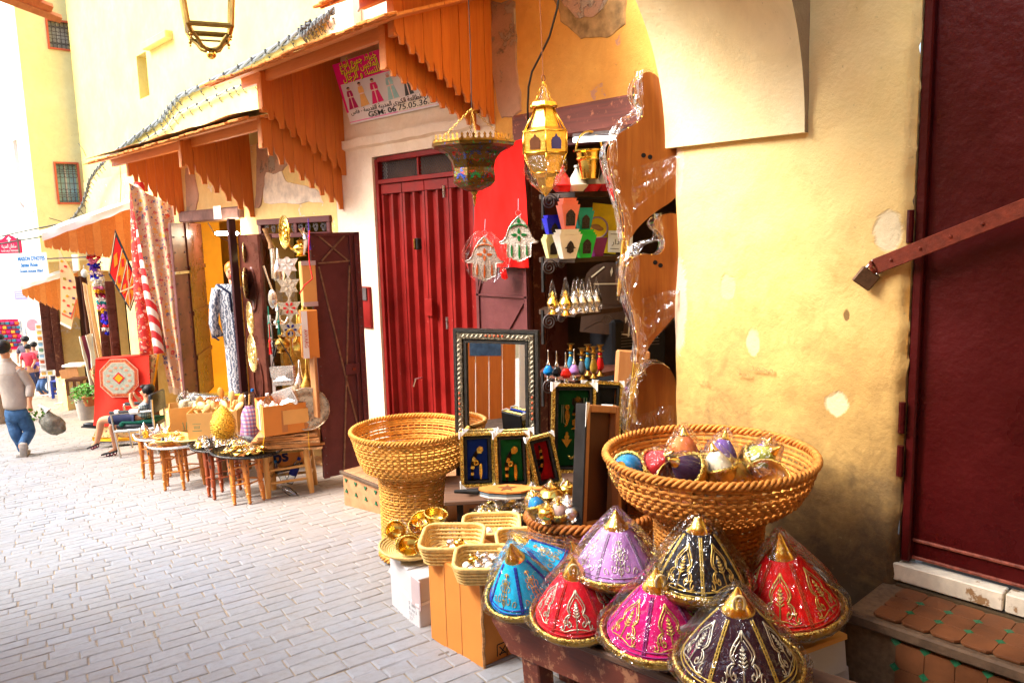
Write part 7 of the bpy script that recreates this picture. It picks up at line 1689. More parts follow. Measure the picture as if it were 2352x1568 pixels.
mS=ptop(p3_,.47); br=plain('golden straw',(.76,.46,.12),.6,vs=40,var=.3)
for(x,y,rx,ry,c_,lb)in((-.14,.06,.17,.11,br,'straw dish of gold trinkets at the back of the silver tray'),(-.10,-.10,.12,.08,br,'straw dish of steel balls at the front of the silver tray'),(.09,-.08,.17,.11,plain('pale straw',(.80,.60,.24),.6,vs=40),'pale long straw dish in the middle of the silver tray'),(.22,.03,.10,.09,plain('maroon banded straw',(.40,.08,.06),.6,vs=60,var=.8),'maroon banded straw dish at the shop end of the silver tray')):
 straw_dish(lb,mS@TR((x,y,0)),rx,ry,c_)
heap('small silver ball in the straw dish',mS@TR((-.10,-.10,.03)),7,.07,.04,.02,'bell',[M_['silver'],M_['steel'],plain('dark bead',(.05,.05,.06),.3)],'silver balls in the straw dish',.016,.1)
heap('small gold trinket in the straw dish',mS@TR((-.14,.06,.03)),9,.12,.06,.02,'ring',[M_['gold'],M_['brass']],'gold trinkets in the straw dish',.018,.2)
for(x,y,lb)in((-.05,0,'round bread like straw disc on the back silver tray'),(.06,.06,'smaller straw disc stacked on the back silver tray'),(.02,-.08,'flat straw disc at the front of the back silver tray')):straw_dish(lb,ptop(RG(500,1080),.49+.03*(x>0))@TR((x,y,0)),.10,.09,br,.05)
# rush seated stool loaded with flattened cartons and a box
p6=RG(672,1128); t=T('rush_stool','pale wooden rush seated stool under the loaded cardboard','stool',M=gM(p6,FACE+8)); hst=.44
c4_=[(-.185,-.15),(.185,-.15),(.185,.16),(-.185,.16)]
for(x,y)in c4_:q=MB(); q.tube([(x*1.05,y*1.05,0),(x*1.02,y,.10),(x*.97,y*.97,hst)],[.022,.030,.027],10); q.build('leg',M_['pine'],t,60)
for z in(.13,.25):
 for i in range(4):a,b=c4_[i],c4_[(i+1)%4]; q=MB(); q.tube([(a[0],a[1],z+.02*(i%2)),(b[0],b[1],z+.02*(i%2)+.01)],.013,6); q.build('stretcher',M_['pine'],t,60)
q=MB(); q.box((0,0,hst-.02),(.40,.34,.05),b=.02); q.build('rush_seat',M_['seagrass'],t)
zt=G(p6.y)+hst+.008
for k in range(7):
 p=Vector((p6.x,p6.y,zt+.012+k*.021)); q=MB(); L=.66-.02*k+R.uniform(-.05,.05)
 q.grid(lambda a,b:(L*(a-.5),.36*(b-.5),.010*nz(a*5,b*3,k*7)+(.02*abs(a-.5)if k==1 else 0)),14,6); m_=q
 n0=len(q.v); q.add([(x,y,z-.016)for x,y,z in q.v[:n0]],[f[::-1]for f in q.f])
 ed=[j for j in range(15)]; q.add([q.v[j]for j in ed]+[q.v[n0+j]for j in ed],[(j,j+1,15+j+1,15+j)[::-1]for j in range(14)]);
 q.add([q.v[j*15]for j in range(7)]+[q.v[n0+j*15]for j in range(7)],[(j,j+1,8+j,7+j)for j in range(6)])
 tag(q.build('flat_carton',M_['cardedge']if k%3==0 else plain('flattened carton',(.56,.26,.09),.8,var=.25),None,40,M=TR(p)@RO(rad(FACE+8+R.uniform(-5,5)),4,'Z')),['lowest flattened carton on the rush stool','second flattened carton, with its end bent up','third flattened carton from below, crumpled edge','middle flattened carton of the bundle','flattened carton above the middle of the bundle','sixth flattened carton, frayed at its end','topmost flattened carton under the box'][k],'carton','bundle of flattened cartons')
q=MB(); zz0=zt-.01; q.tube([Vector((-.20,-.20,0)),Vector((-.20,-.21,.08)),Vector((-.18,-.19,.17))],.006,5,flat=.4); q.tube([Vector((.20,-.20,0)),Vector((.20,-.20,.08)),Vector((.20,-.18,.17))],.006,5,flat=.4); tag(q.build('yellow_strap',plain('yellow strap',(.80,.46,.01),.4),None,60,'stuff',TR((p6.x,p6.y,zz0))@RO(rad(FACE+8),4,'Z')),'yellow plastic strap round the flattened cartons','strap')
def openbox(name,label,M,w_,d_,h,mt,th=.006,flaps=False,bevel=0):
 t=T(name,label,'box',M=M)
 for(c,s_)in(((0,-d_/2,h/2),(w_,th,h)),((0,d_/2,h/2),(w_,th,h*1.02)),((-w_/2+th/2,0,h/2),(th,d_-th*1.2,h*1.0)),((w_/2-th/2,0,h/2),(th,d_-th*1.2,h*1.0)),((0,0,.004),(w_-th*2.2,d_-th*2.2,.008))):
  q=MB(); q.box(c,s_); q.build('box_panel',mt,t)
 return t
zb_=zt+7*.021+.012
Mb=TR((p6.x-.01,p6.y+.02,zb_))@RO(rad(FACE+26),4,'Z')
t=openbox('goods_box','large cardboard box of wrapped silver on the flattened cartons',Mb,.46,.44,.27,M_['card'])
q=MB(); q.box((.06,-.226,.15),(.24,.003,.13)); q.build('paper_label',M_['card_l'],t)
for x in(-.05,.15):q=MB(); q.box((x,-.225,.12),(.05,.002,.20)); q.build('tape',M_['tape'],t)
q=MB(); q.box((-.2325,-.02,.15),(.003,.07,.26)); q.build('tape',M_['pinkcard'],t)
for y in(.09,-.13):q=MB(); q.box((-.2325,y,.15),(.002,.05,.22)); q.build('printed_band',plain('faded print',(.70,.30,.12),.8),t)
plate('round engraved silver tray standing in the big goods box',706,938,7.12,.20,10,plain('dull engraved tray',(.50,.38,.26),.3,.85,vs=30,var=.4,bst=.5),GPL,False)
t=T('plastic_bottle','clear plastic bottle with a white cap in the goods box','bottle',M=onF(615,925,7.2)); q=MB(); q.lathe([(.035,-.08),(.042,-.07),(.042,.0),(.036,.02),(.014,.06),(.013,.075)],16); q.build('bottle_wall',M_['bottle'],t,60); q=MB(); q.lathe([(.016,.07),(.016,.09),(0,.09)],12); q.build('bottle_cap',M_['white'],t,60)
for i,(u,v)in enumerate(((600,937),(612,945),(628,940),(640,942),(650,938),(622,948),(640,950))):
 pot(onF(u,v,7.12,R.uniform(0,90)),['wrapped white cup at the street corner of the goods box','second wrapped white cup in the goods box','wrapped cup in the middle of the goods box','wrapped cup under the lying clutch bag','wrapped cup next to the standing tray','low wrapped cup at the front of the goods box','low wrapped cup before the standing tray'][i],plain('pale pink porcelain',(.86,.74,.64),.3),.036,.06,'wrapped cups in the goods box',name='wrapped_cup',cat='cup')
 # boxes of wooden spoons
pb1=RG(425,1040); Mw=TR((pb1.x+.35,pb1.y+.1,G(pb1.y)+.12))@RO(rad(FACE+10),4,'Z')
q=MB(); q.box((0,0,.06),(.9,.5,.12),b=.006); tag(q.build('crate',M_['framewood'],None,M=TR((pb1.x+.55,pb1.y-.1,G(pb1.y)+.05))@RO(rad(FACE),4,'Z')),'low wooden crate under the boxes of spoons','crate')
Mq=lambda u,v,d,rz:onF(u,v,d,rz)
t=openbox('spoon_box','tan box with a green printed tree at the street side of the spoons',Mq(428,1008,8.5,22),.29,.30,.38,M_['card_l'])
q=MB(); q.prism([(-.02,0),(.02,0),(.03,.012),(-.03,.012)],.002,TR((.0,-.153,.12))); q.tube([(-.01,-.153,.02+.12),(-.02,-.153,.22)],.003,4); q.tube([(.01,-.153,.02+.12),(.02,-.153,.22)],.003,4); q.build('printed_tree',plain('green print',(.04,.26,.14),.7),t,kind='stuff')
text('HANDLE WITH CARE',.028,plain('orange print',(.66,.22,.08),.7),t,TR((-.11,-.1535,.07)),wfit=.22); text('THIS SIDE UP',.024,plain('orange print',(.66,.22,.08),.7),t,TR((-.09,-.1535,.03)),wfit=.17)
for(u,v,k,lb)in((425,925,1.0,'clear plastic bag of pale beads standing in the tan box'),(445,928,.9,'second clear bag in the tan box')):
 t=T('plastic_bag',lb,'bag',M=onF(u,v,8.5)); q=MB(); q.lathe([(.06,-.1),(.065,0),(.05,.03)],14); q.build('bag_contents',plain('pale beads',(.72,.60,.40),.6,vs=80,var=.6),t,60); fw(t,.085*k,.24,-.12)
t=openbox('spoon_box','open box of lemon wood spoons with a yellow sticker',Mq(500,1008,8.05,8),.48,.34,.32,M_['card_l'])
q=MB(); q.prism([(.09*math.cos(k*PI/8),.09*math.sin(k*PI/8)*1.0)for k in range(16)][::-1],.002,TR((.03,-.1725,.20))); q.build('yellow_sticker',plain('yellow sticker',(.84,.50,.02),.6),t)
q=MB(); q.box((-.15,-.1722,.21),(.08,.002,.004)); q.box((-.15,-.1722,.14),(.09,.002,.006)); [q.box((-.15+.012*k,-.1722,.175),(.004,.002,.03))for k in range(-2,3)]; q.build('printed_lines',plain('green print',(.04,.26,.14),.7),t,kind='stuff')
openbox('spoon_box','rear cardboard box of carved wooden forks',Mq(520,978,8.45,8),.40,.25,.30,M_['card'])
def spoon(M,L,label,mt,grp,fork=False):
 t=T('wooden_spoon',label,'spoon',M=M,group=grp); q=MB(); q.tube([(0,0,-L*.5),(0,0,L*.2),(0,0,L*.28)],[.010,.009,.014],6); q.build('spoon_handle',mt,t,60)
 q=MB(); q.ball((0,0,L*.38),(.034,.012,.055),10,8); q.build('spoon_bowl',mt,t,60)
GSP='lemon wood spoons in the boxes'
for i in range(46):
 u,v=R.uniform(448,540),R.uniform(945,985)-14; d=8.05+R.uniform(-.12,.2)
 lb='lemon wood spoon, %s first, %s in the %s part of the box'%('handle' if i%2 else 'bowl','high' if v<952 else 'low','street side' if u<478 else 'middle' if u<510 else 'shop side')
 spoon(onF(u,v,d,R.uniform(-40,40),R.uniform(-50,10),R.uniform(-75,75)+(180 if i%2 else 0)),R.uniform(.16,.24),lb,M_['spoonwood'],GSP)
for(u,v,ry_,mt,lb)in((516,930,-14,plain('cherry spoon',(.62,.24,.04),.5),'dark orange wooden ladle standing tallest among the spoons'),(530,938,6,M_['spoonwood'],'pale wooden fork standing beside the orange ladle'),(545,945,20,M_['spoonwood'],'pale wooden server leaning at the corner of the box')):spoon(onF(u,v,8.15,0,-6,ry_),.36,lb,mt,GSP)
t=T('rolled_mats','clear wrapped roll of grey striped mats behind the spoon boxes','mat roll',M=onF(490,925,8.6,-10,0,0)); q=MB(); q.tube([(-.26,0,.02),(.26,0,-.02)],.085,16); q.build('roll',stripes('grey mat',[(.03,.03,.03),(.36,.33,.30),(.10,.09,.08)],26,(0,.5,1)),t,60); q=MB(); q.tube([(-.27,0,.02),(-.1,-.01,.02),(.1,.0,0),(.27,0,-.02)],[.095,.10,.095,.10],14); q.build('film_wrap',M_['film2'],t,30)
t=bowl('yellow_basin','shallow yellow basin behind the rolled mats','basin',onF(505,918,8.8)@TR((0,0,-.03)),.24,.07,plain('yellow enamel',(.80,.50,.03),.4))
t=T('metal_jug','small steel jug behind the spoons','jug',M=onF(562,915,8.3)); q=MB(); q.lathe([(.045,-.07),(.05,-.06),(.04,.05),(.048,.075)],14); q.build('jug_body',M_['steel'],t,60); q=MB(); q.tube([(.045,0,.05),(.08,0,.03),(.075,0,-.02),(.045,0,-.04)],.007,5); q.build('jug_handle',M_['steel'],t,60)
def wbottle(label,M,cap,band=None,s=1.0):
 t=T('water_bottle',label,'bottle',M=M); q=MB(); q.lathe([(.03*s,-.13*s),(.038*s,-.12*s),(.036*s,-.05*s),(.040*s,-.04*s),(.040*s,.04*s),(.030*s,.08*s),(.013*s,.12*s),(.013*s,.13*s)],16); q.build('bottle_wall',M_['bottle'],t,60)
 q=MB(); q.lathe([(.017*s,.125*s),(.017*s,.15*s),(0,.15*s)],12); q.build('bottle_cap',plain('cap'+str(cap),cap,.4),t,60)
 if band:q=MB(); q.lathe([(.0412*s,-.035*s),(.0412*s,.04*s)],16,close=False); q.build('bottle_label',plain('label'+str(band),band,.5),t,60)
wbottle('small water bottle with a blue cap among the spoons',onF(582,925,8.2),(.01,.16,.50))
wbottle('water bottle with dark blue cap and label leaning under the rush stool',onF(675,1082,7.4,0,-6,24),(.01,.03,.30),(.01,.02,.22),.95)
wbottle('water bottle with a light blue cap under the rush stool',onF(644,1084,7.45,0,4,-18),(.02,.22,.62),None,.85); wbottle('empty clear bottle lying on the paving under the rush stool',onF(664,1128,7.2,60,-70,0),(.6,.6,.6),None,.8)
t=T('printed_carton','brown carton printed with dark blue letters behind the rush stool','box',M=onF(640,1055,7.45,0,0,-14)); q=MB(); q.box((0,.1,0),(.42,.2,.26),b=.004); q.build('box_body',M_['card'],t); text('ops',.17,plain('navy print',(.012,.016,.08),.6),t,TR((-.15,-.0015,-.03)),shear=.15,bold=.006); q=MB(); q.box((0,-.001,-.105),(.42,.003,.045)); q.build('dark_stripe',plain('dark stripe',(.05,.03,.03),.6),t)
t=T('checked_bag','red and blue checked cloth bag beside the goods box','bag',M=onF(576,985,7.75)); q=MB(); q.grid(lambda a,b:(.10*math.cos(2*PI*a)*math.sin(PI*(.08+.88*b))**.5*(1+.25*nz(a*5,b*3)),.08*math.sin(2*PI*a)*math.sin(PI*(.08+.88*b))**.5,-.22+.46*b),24,14,wrap=True); q.build('bag_cloth',weavecheck('red blue check',(.62,.46,.50),(.50,.01,.03),(.05,.05,.30),26),t,180)
# ================================================================== SIGN, CABLES, STREET LAMP
BLs,BRs=RX(805,287,V-.03),RX(1024,229,V-.03); TLs=RY(763,150,BLs.y)
sw,shh=BLs.y-BRs.y+.22,(TLs-BLs).length; tilt=math.degrees(math.atan2(BLs.x-TLs.x,TLs.z-BLs.z))
t=T('shop_sign','pink and white tailor sign with printed robes and Arabic lettering above the red door','sign',M=TR(BLs)@RO(rad(WALLR),4,'Z')@RO(rad(tilt),4,'X'))
def flat(par,name,pts,y,mt,d=.0015):q=MB(); q.prism([(p[0],p[1])for p in pts],d,TR((0,y,0))); return q.build(name,mt,par)
def rc(x0,z0,x1,z1):return[(x0,z0),(x1,z0),(x1,z1),(x0,z1)]
q=MB(); q.box((sw/2,.008,shh/2),(sw,.012,shh),b=.002); q.build('sign_board',plain('sign white',(.82,.76,.78),.35,var=.03,bst=0),t)
mg=plain('magenta print',(.78,.006,.20),.35,var=.08,vs=4,bst=0)
flat(t,'magenta_field',rc(0,shh*.66,sw,shh),0,mg); flat(t,'side_band',rc(0,shh*.20,sw*.022,shh*.66),0,mg)
flat(t,'pink_line',rc(0,shh*.03,sw,shh*.045),0,plain('pink print',(.84,.22,.50),.4))
flat(t,'photo_strip',rc(sw*.022,shh*.235,sw,shh*.655),0,plain('grey backdrop print',(.66,.63,.66),.4,var=.08,vs=2,bst=0))
flat(t,'glow_patch',[(sw*.62+sw*.14*math.cos(k*PI/10),shh*.80+shh*.15*math.sin(k*PI/10))for k in range(20)],-.0012,plain('light pink print',(.86,.16,.50),.35,bst=0))
yl,bk=plain('yellow lettering',(.86,.72,.03),.4,bst=0),plain('black lettering',(.02,.02,.025),.5,bst=0)
for i,s in enumerate(('\u062e\u064a\u0627\u0637 \u062c\u0645\u064a\u0639 \u0623\u0646\u0648\u0627\u0639','\u0627\u0644\u0645\u0644\u0627\u0628\u0633 \u0627\u0644\u062a\u0642\u0644\u064a\u062f\u064a\u0629','\u0644\u0644\u0646\u0633\u0627\u0621 \u0648 \u0627\u0644\u0631\u062c\u0627\u0644')):
 for dx,mt,y in((.004,bk,-.0022),(0,yl,-.0034)):text(s,shh*.145,mt,t,TR((sw*.065+dx,y,shh*(.905-.105*i)-dx)),wfit=sw*.36,arab=True,bold=.0012)
wt=plain('white lettering',(.88,.86,.88),.4,bst=0)
for dx,mt,y in((-.006,wt,-.0022),(0,plain('red lettering',(.72,.02,.05),.4,bst=0),-.0036)):text('Couture',shh*.17,mt,t,TR((sw*.49+dx,y,shh*.885)),bold=.006 if dx else .001)
text('\u0644\u0627\u0646',shh*.12,plain('mauve lettering',(.55,.20,.40),.4),t,TR((sw*.56,-.0022,shh*.755)),arab=True)
text('\u0639 \u0627\u0644\u0634\u0631\u0627\u0628\u0644\u064a\u064a\u0646 \u0627\u0644\u0637\u0627\u0644\u0639\u0629 \u0627\u0644\u0643\u0628\u0631\u0649 \u0627\u0644\u0645\u062f\u064a\u0646\u0629 \u0627\u0644\u0642\u062f\u064a\u0645\u0629 - \u0641\u0627\u0633',shh*.10,bk,t,TR((sw*.04,-.0015,shh*.155)),wfit=sw*.90,arab=True)
text('GSM: 06',shh*.115,bk,t,TR((sw*.20,-.0015,shh*.055)),wfit=sw*.26,bold=.0008)
flat(t,'number_sticker',rc(sw*.475,shh*.035,sw*.84,shh*.15),-.002,plain('cream sticker',(.80,.72,.62),.5)); text('75.05.36.61',shh*.12,bk,t,TR((sw*.48,-.0042,shh*.055)),wfit=sw*.33,shear=.15)
skp=plain('printed skin',(.60,.30,.20),.4,bst=0); hrp=plain('printed hair',(.03,.02,.02),.4,bst=0)
for i,(x,c_,h,ws)in enumerate(((.085,(.42,.01,.12),.37,.055),(.20,(.76,.42,.14),.40,.05),(.325,(.66,.01,.14),.40,.065),(.47,(.34,.60,.62),.41,.06),(.61,(.05,.05,.06),.40,.045))):
 fg=plain('printed robe %d'%i,c_,.4,bst=0); X0,Z0=sw*x,shh*.24; hh=shh*h
 o=flat(t,'printed_robe',[(X0-sw*ws*.85,Z0),(X0+sw*ws*.85,Z0+hh*.03),(X0+sw*ws*.45,Z0+hh*.5),(X0+sw*ws*.55,Z0+hh*.62),(X0+sw*ws*.4,Z0+hh*.80),(X0-sw*ws*.4,Z0+hh*.80),(X0-sw*ws*.55,Z0+hh*.60),(X0-sw*ws*.42,Z0+hh*.5)],-.0015,fg)
 flat(o,'printed_face',[(X0+sw*.014*math.cos(k*PI/6),Z0+hh*.88+hh*.07*math.sin(k*PI/6))for k in range(12)],-.0022,skp); flat(o,'printed_hair',[(X0+sw*.015*math.cos(k*PI/8),Z0+hh*.90+hh*.075*math.sin(k*PI/8))for k in range(9)],-.003,hrp if i!=3 else plain('printed veil',(.62,.36,.40),.4))
 flat(o,'printed_trim',rc(X0-sw*.004,Z0+hh*.02,X0+sw*.004,Z0+hh*.72),-.0025,plain('printed trim',(.80,.60,.56),.4)if i!=1 else fg)
 flat(o,'printed_sash',rc(X0-sw*ws*.42,Z0+hh*.49,X0+sw*ws*.44,Z0+hh*.54),-.0028,plain('printed trim',(.80,.60,.56),.4))
 # bundled overhead cables stapled along the upper wall
def bundle(label,pts,X,n,r,mt,clips=True,name='cable_bundle'):
 P=[RX(u,v,X)for u,v in pts]; dn=[]
 for i in range(len(P)-1):
  for k in range(10):dn.append(P[i].lerp(P[i+1],k/10))
 dn.append(P[-1]); t=T(name,label,'cable',dn[0]); o0=dn[0]
 for s in range(n):
  q=MB(); L=[]
  for i,p in enumerate(dn):a=i*.55+s*2*PI/n; L.append(p-o0+Vector((math.cos(a),.0,math.sin(a)))*r*.95+Vector((0,0,.015*nz(i*.2,s))))
  q.tube(L,r*.8,6); q.build('strand',mt,t,180)
 if clips:
  q=MB()
  for i in range(3,len(dn)-2,4):
   p=dn[i]-o0; q.box((p.x-.01,p.y,p.z),(r*3,.022,r*2.6),b=.003); q.tube([(p.x,p.y,p.z-r*2),(p.x+.05,p.y+.02,p.z-r*2-.06),(p.x+.03,p.y-.03,p.z-r*2-.05)],.006,4); q.ball((p.x+.02,p.y,p.z-r*2.6),.009,6,4)
  q.build('clips',plain('dark clip',(.10,.11,.11),.6),t,40,'stuff')
 return t
gc=plain('grey cable',(.20,.22,.23),.5)
bundle('thick twisted grey cable bundle climbing along the upper wall',[(748,38),(700,70),(640,105),(560,150),(480,190),(412,222),(388,250),(372,275),(330,302),(280,340),(245,364)],V-.03,3,.020,gc)
bundle('thin tan cable bundle looping under the thick one',[(640,175),(560,195),(520,210),(460,238),(410,260),(380,295),(340,318),(300,345)],V-.03,2,.012,plain('tan cable',(.42,.40,.32),.6))
bundle('grey cable bundle dropping beside the lower tower window',[(240,372),(222,390),(206,415),(200,440),(190,470),(170,500),(140,522),(104,543)],3.9,3,.016,gc)
bundle('knot of cable joints where the bundle leaves the canopy',[(770,22),(740,48),(720,62),(700,82),(690,70),(715,50)],V-.06,3,.018,plain('dark joint',(.10,.11,.12),.5))
for k,(pts,d,lb)in enumerate((([(-20,548),(60,530),(150,512),(235,490)],13,'long black wire crossing the lane under the tower'),([(-10,562),(40,553),(90,545),(110,540)],12.5,'green pole like wire meeting the sheet awning'),([(30,450),(60,480),(110,500),(180,520)],14,'thin slack wire below the tower window'),([(180,330),(192,345),(198,360)],13,'looped wire end above the far canopy'),([(275,375),(278,420),(276,470)],12.0,'dark wire dropping down the yellow wall'))):
 q=MB(); q.tube([RD(u,v,d)for u,v in pts],.012 if k<2 else .006,5); tag(q.build('wire',plain('wire dark',(.05,.06,.05),.6),None,180),lb,'wire',None)
 # electric meter box on the upper wall
c=RX(800,38,V-.05); t=T('meter_box','pale metal meter box on the upper wall beside the top canopy','box',c); q=MB(); q.box((0,0,0),(.10,.30,.26),b=.01); q.build('box_body',plain('cream box',(.86,.82,.66),.5),t); q=MB(); q.tube([(-.02,-.2,.0),(-.04,-.4,.08),(0,-.6,.14)],.012,6); q.build('pipe',gc,t)
# street lantern
dL=5.6; pL=RD(481,68,dL); t=T('street_lantern','bronze street lantern with white panes hanging into the top of the view','lamp',M=TR(pL)@RO(rad(FACE+22),4,'Z'))
bz=M_['bronze']; b0,b1,hL=.143,.192,.5
for i in range(4):
 a0,a1=rad(45+90*i),rad(135+90*i); s2=1.414
 A0,A1=Vector((b0*s2*math.cos(a0),b0*s2*math.sin(a0),0)),Vector((b1*s2*math.cos(a0),b1*s2*math.sin(a0),hL)); B0,B1=Vector((b0*s2*math.cos(a1),b0*s2*math.sin(a1),0)),Vector((b1*s2*math.cos(a1),b1*s2*math.sin(a1),hL))
 q=MB(); q.tube([A0,A1],.016,4); q.build('frame_bar',bz,t); q=MB(); q.tube([A0,B0],.018,4); q.build('frame_bar',bz,t); q=MB(); q.tube([A1,B1],.018,4); q.build('frame_bar',bz,t)
 lo_=[Vector((p.x*.86,p.y*.86,-.05))for p in(A0,B0)]; q=MB(); q.tube(lo_,.007,4); q.build('frame_bar',bz,t); q=MB(); q.tube([A0,lo_[0]],.016,6); q.ball((A0.x*.92,A0.y*.92,-.07),.013,8,5); q.ball((A0.x*.92,A0.y*.92,-.092),.008,6,4); q.build('knob',M_['brass'],t,60,'stuff')
 q=MB(); q.add([A0,B0,B1,A1],[(0,1,2,3)]); q.build('pane',M_['glass'],t)
 q=MB(); q.add([Vector((A0.x,A0.y,0)),lo_[0],lo_[1],Vector((B0.x,B0.y,0))],[(0,1,2,3)]); q.build('lower_pane',M_['glass'],t)
 q=MB(); d_=A0.normalized(); q.tube([d_*(b0*1.25)+Vector((0,0,-.04)),d_*(b0*1.12)+Vector((0,0,-.055)),d_*(b0*.85)+Vector((0,0,-.085)),d_*(b0*.62)+Vector((0,0,-.125)),d_*(b0*.35)+Vector((0,0,-.14)),Vector((0,0,-.142))],.012,6,flat=1.3); q.build('scroll_leg',bz,t,180)
q=MB(); q.ball((0,0,-.172),.034,14,9); q.build('ball_finial',M_['gold'],t,180)
q=MB(); q.lathe([(b1*1.5,hL),(b1*1.5,hL+.03),(.05,hL+.24),(.02,hL+.4),(.012,hL+1.2)],4,RO(PI/4,4,'Z')); q.build('lantern_roof',bz,t)
# corner of another board roof at the top left
a,b=RD(-60,-35,5.2),RD(139,40,5.6); t=T('eave_board','orange eave boards poking into the top corner of the view','board',(a+b)/2); cc_=(a+b)/2
for k in range(3):
 q=MB(); o_=Vector((0,0,.045*(k-.3)))+Vector((.0,-.03*k,0)); q.tube([a-cc_+o_,b-cc_+o_-(b-a).normalized()*.06*k],.032,4); q.build('board',M_['orange_wood_x']if k else M_['roof_wood'],t)
 # ================================================================== PEOPLE
def skin_mesh(name,nodes,edges,mt,par,root=None,sub=2,sm=True):
 bm=bmesh.new(); L=bm.verts.layers.skin.verify(); vs={}
 for k,(p,r)in nodes.items():
  v=bm.verts.new(p); vs[k]=v; rr=r if isinstance(r,tuple)else(r,r); v[L].radius=rr; v[L].use_root=(k==(root or list(nodes)[0]))
 for a,b in edges:bm.edges.new((vs[a],vs[b]))
 me=bpy.data.meshes.new(name); bm.to_mesh(me); bm.free(); me.materials.append(mt)
 o=bpy.data.objects.new(name,me); COL.objects.link(o); o.parent=par
 m=o.modifiers.new('skin','SKIN'); m.use_smooth_shade=True; m.branch_smoothing=.5
 s=o.modifiers.new('sub','SUBSURF'); s.levels=sub; s.render_levels=sub
 return o
def pxL(u0,v0,s):return lambda u,v,y=0.0:Vector(((u-u0)*s,y,-(v-v0)*s))
def loft(q,secs,n=20,cap=True):
 """elliptical rings (centre, rx, ry) joined into one skin"""
 vs=[]; fs=[]
 for i,(c,rx,ry)in enumerate(secs):vs+=[(c.x+rx*math.cos(2*PI*k/n)*(1+.05*nz(k*.9,i*.8,2)),c.y+ry*math.sin(2*PI*k/n)*(1+.06*nz(k*.9,i*.8,9)),c.z+.008*nz(k*.7,i))for k in range(n)]
 for i in range(len(secs)-1):fs+=[(i*n+k,i*n+(k+1)%n,(i+1)*n+(k+1)%n,(i+1)*n+k)for k in range(n)]
 if cap:fs+=[tuple(range(n-1,-1,-1)),tuple((len(secs)-1)*n+k for k in range(n))]
 q.add(vs,fs)
 # ---- man walking away with a plastic bag
dM=11.1; sM_=dM/F; q0=pxL(50,1045,sM_)
man=T('person','man in a beige shirt and blue jeans walking away with a plastic bag','person',M=onD(50,1045,dM))
nodes={'pelvis':(q0(50,935),.08),'chest':(q0(42,855),.08),'neck':(q0(39,822),.052),'nk2':(q0(39,812),.05),'head':(q0(38,800),.082),'crown':(q0(38,789),.07),
 'shl':(q0(14,842),.06),'ell':(q0(-2,885,.03),.045),'wrl':(q0(0,930,-.06),.032),'hdl':(q0(-2,945,-.08),.034),'shr':(q0(68,842),.06),'elr':(q0(88,885,.02),.045),'wrr':(q0(89,918,-.08),.032),'hdr':(q0(92,932,-.10),.034),
 'f1':(q0(88,940,-.11),.012),'f2':(q0(91,942,-.12),.012),'f3':(q0(95,941,-.11),.012),'f4':(q0(98,938,-.10),.011),'th':(q0(87,932,-.13),.012),'g1':(q0(-4,955,-.09),.012),'g2':(q0(-1,956,-.09),.012),
 'hipl':(q0(38,945),.085),'knl':(q0(48,990,-.06),.060),'anl':(q0(56,1030,.0),.040),'tol':(q0(52,1042,-.02),.035),'hipr':(q0(63,945),.085),'knr':(q0(70,988,.03),.060),'anr':(q0(66,1018,-.16),.040),'tor':(q0(74,1040,-.12),.035)}
ed=[('pelvis','chest'),('chest','neck'),('neck','nk2'),('nk2','head'),('head','crown'),('chest','shl'),('shl','ell'),('ell','wrl'),('wrl','hdl'),('chest','shr'),('shr','elr'),('elr','wrr'),('wrr','hdr'),('hdr','f1'),('hdr','f2'),('hdr','f3'),('hdr','f4'),('hdr','th'),('hdl','g1'),('hdl','g2'),('pelvis','hipl'),('hipl','knl'),('knl','anl'),('anl','tol'),('pelvis','hipr'),('hipr','knr'),('knr','anr'),('anr','tor')]
skin_mesh('body',nodes,ed,M_['skin'],man)
q=MB(); c=q0(38,794); q.ball((c.x,c.y-.018,c.z+.008),(.096,.104,.100),18,12); q.build('hair',M_['hair'],man,180)
q=MB(); [q.ball(tuple(q0(u,803,-.0)),(.014,.022,.032),8,6)for u in(24,53)]; q.build('ears',M_['skin'],man,180,'stuff')
q=MB(); loft(q,[(q0(52,938),.178,.13),(q0(52,928),.182,.135),(q0(50,905),.172,.125),(q0(47,880),.178,.125),(q0(44,862),.19,.125),(q0(42,850),.195,.12),(q0(41,840),.165,.10),(q0(40,831),.105,.085),(q0(39.5,822),.075,.075)])
for P,rr in(([q0(20,846),q0(10,858,.01),q0(1,885,.02),q0(1,905,-.03),q0(1,918,-.05)],[.072,.070,.062,.056,.048]),([q0(63,846),q0(74,858,.01),q0(86,884,.02),q0(89,900,-.04),q0(90,908,-.06)],[.072,.070,.062,.056,.050])):
 dn=[]; dr=[]
 for i in range(len(P)-1):
  for k in range(4):dn.append(P[i].lerp(P[i+1],k/4)); dr.append((rr[i]+(rr[i+1]-rr[i])*k/4)*(1+.09*nz(i*2+k*.7,P[0].x*9)))
 q.tube(dn+[P[-1]],dr+[rr[-1]],12)
o=q.build('shirt',M_['shirt'],man,180); mo=o.modifiers.new('sub','SUBSURF'); mo.levels=mo.render_levels=1
q=MB(); q.tube([q0(12,856,-.15),q0(30,852,-.16),q0(50,852,-.16),q0(70,856,-.15)],.004,4); q.build('yoke_seam',plain('seam',(.42,.32,.24),.9),man,180)
q=MB(); c=q0(39,822); q.lathe([(.078,-.03),(.072,.012),(.064,.02),(.06,-.02)],18,TR(c),close=False); q.build('collar',M_['shirt'],man,60)
q=MB(); loft(q,[(q0(51,930),.158,.115),(q0(51,945),.172,.125),(q0(51,958),.168,.125),(q0(51,968),.13,.11)])
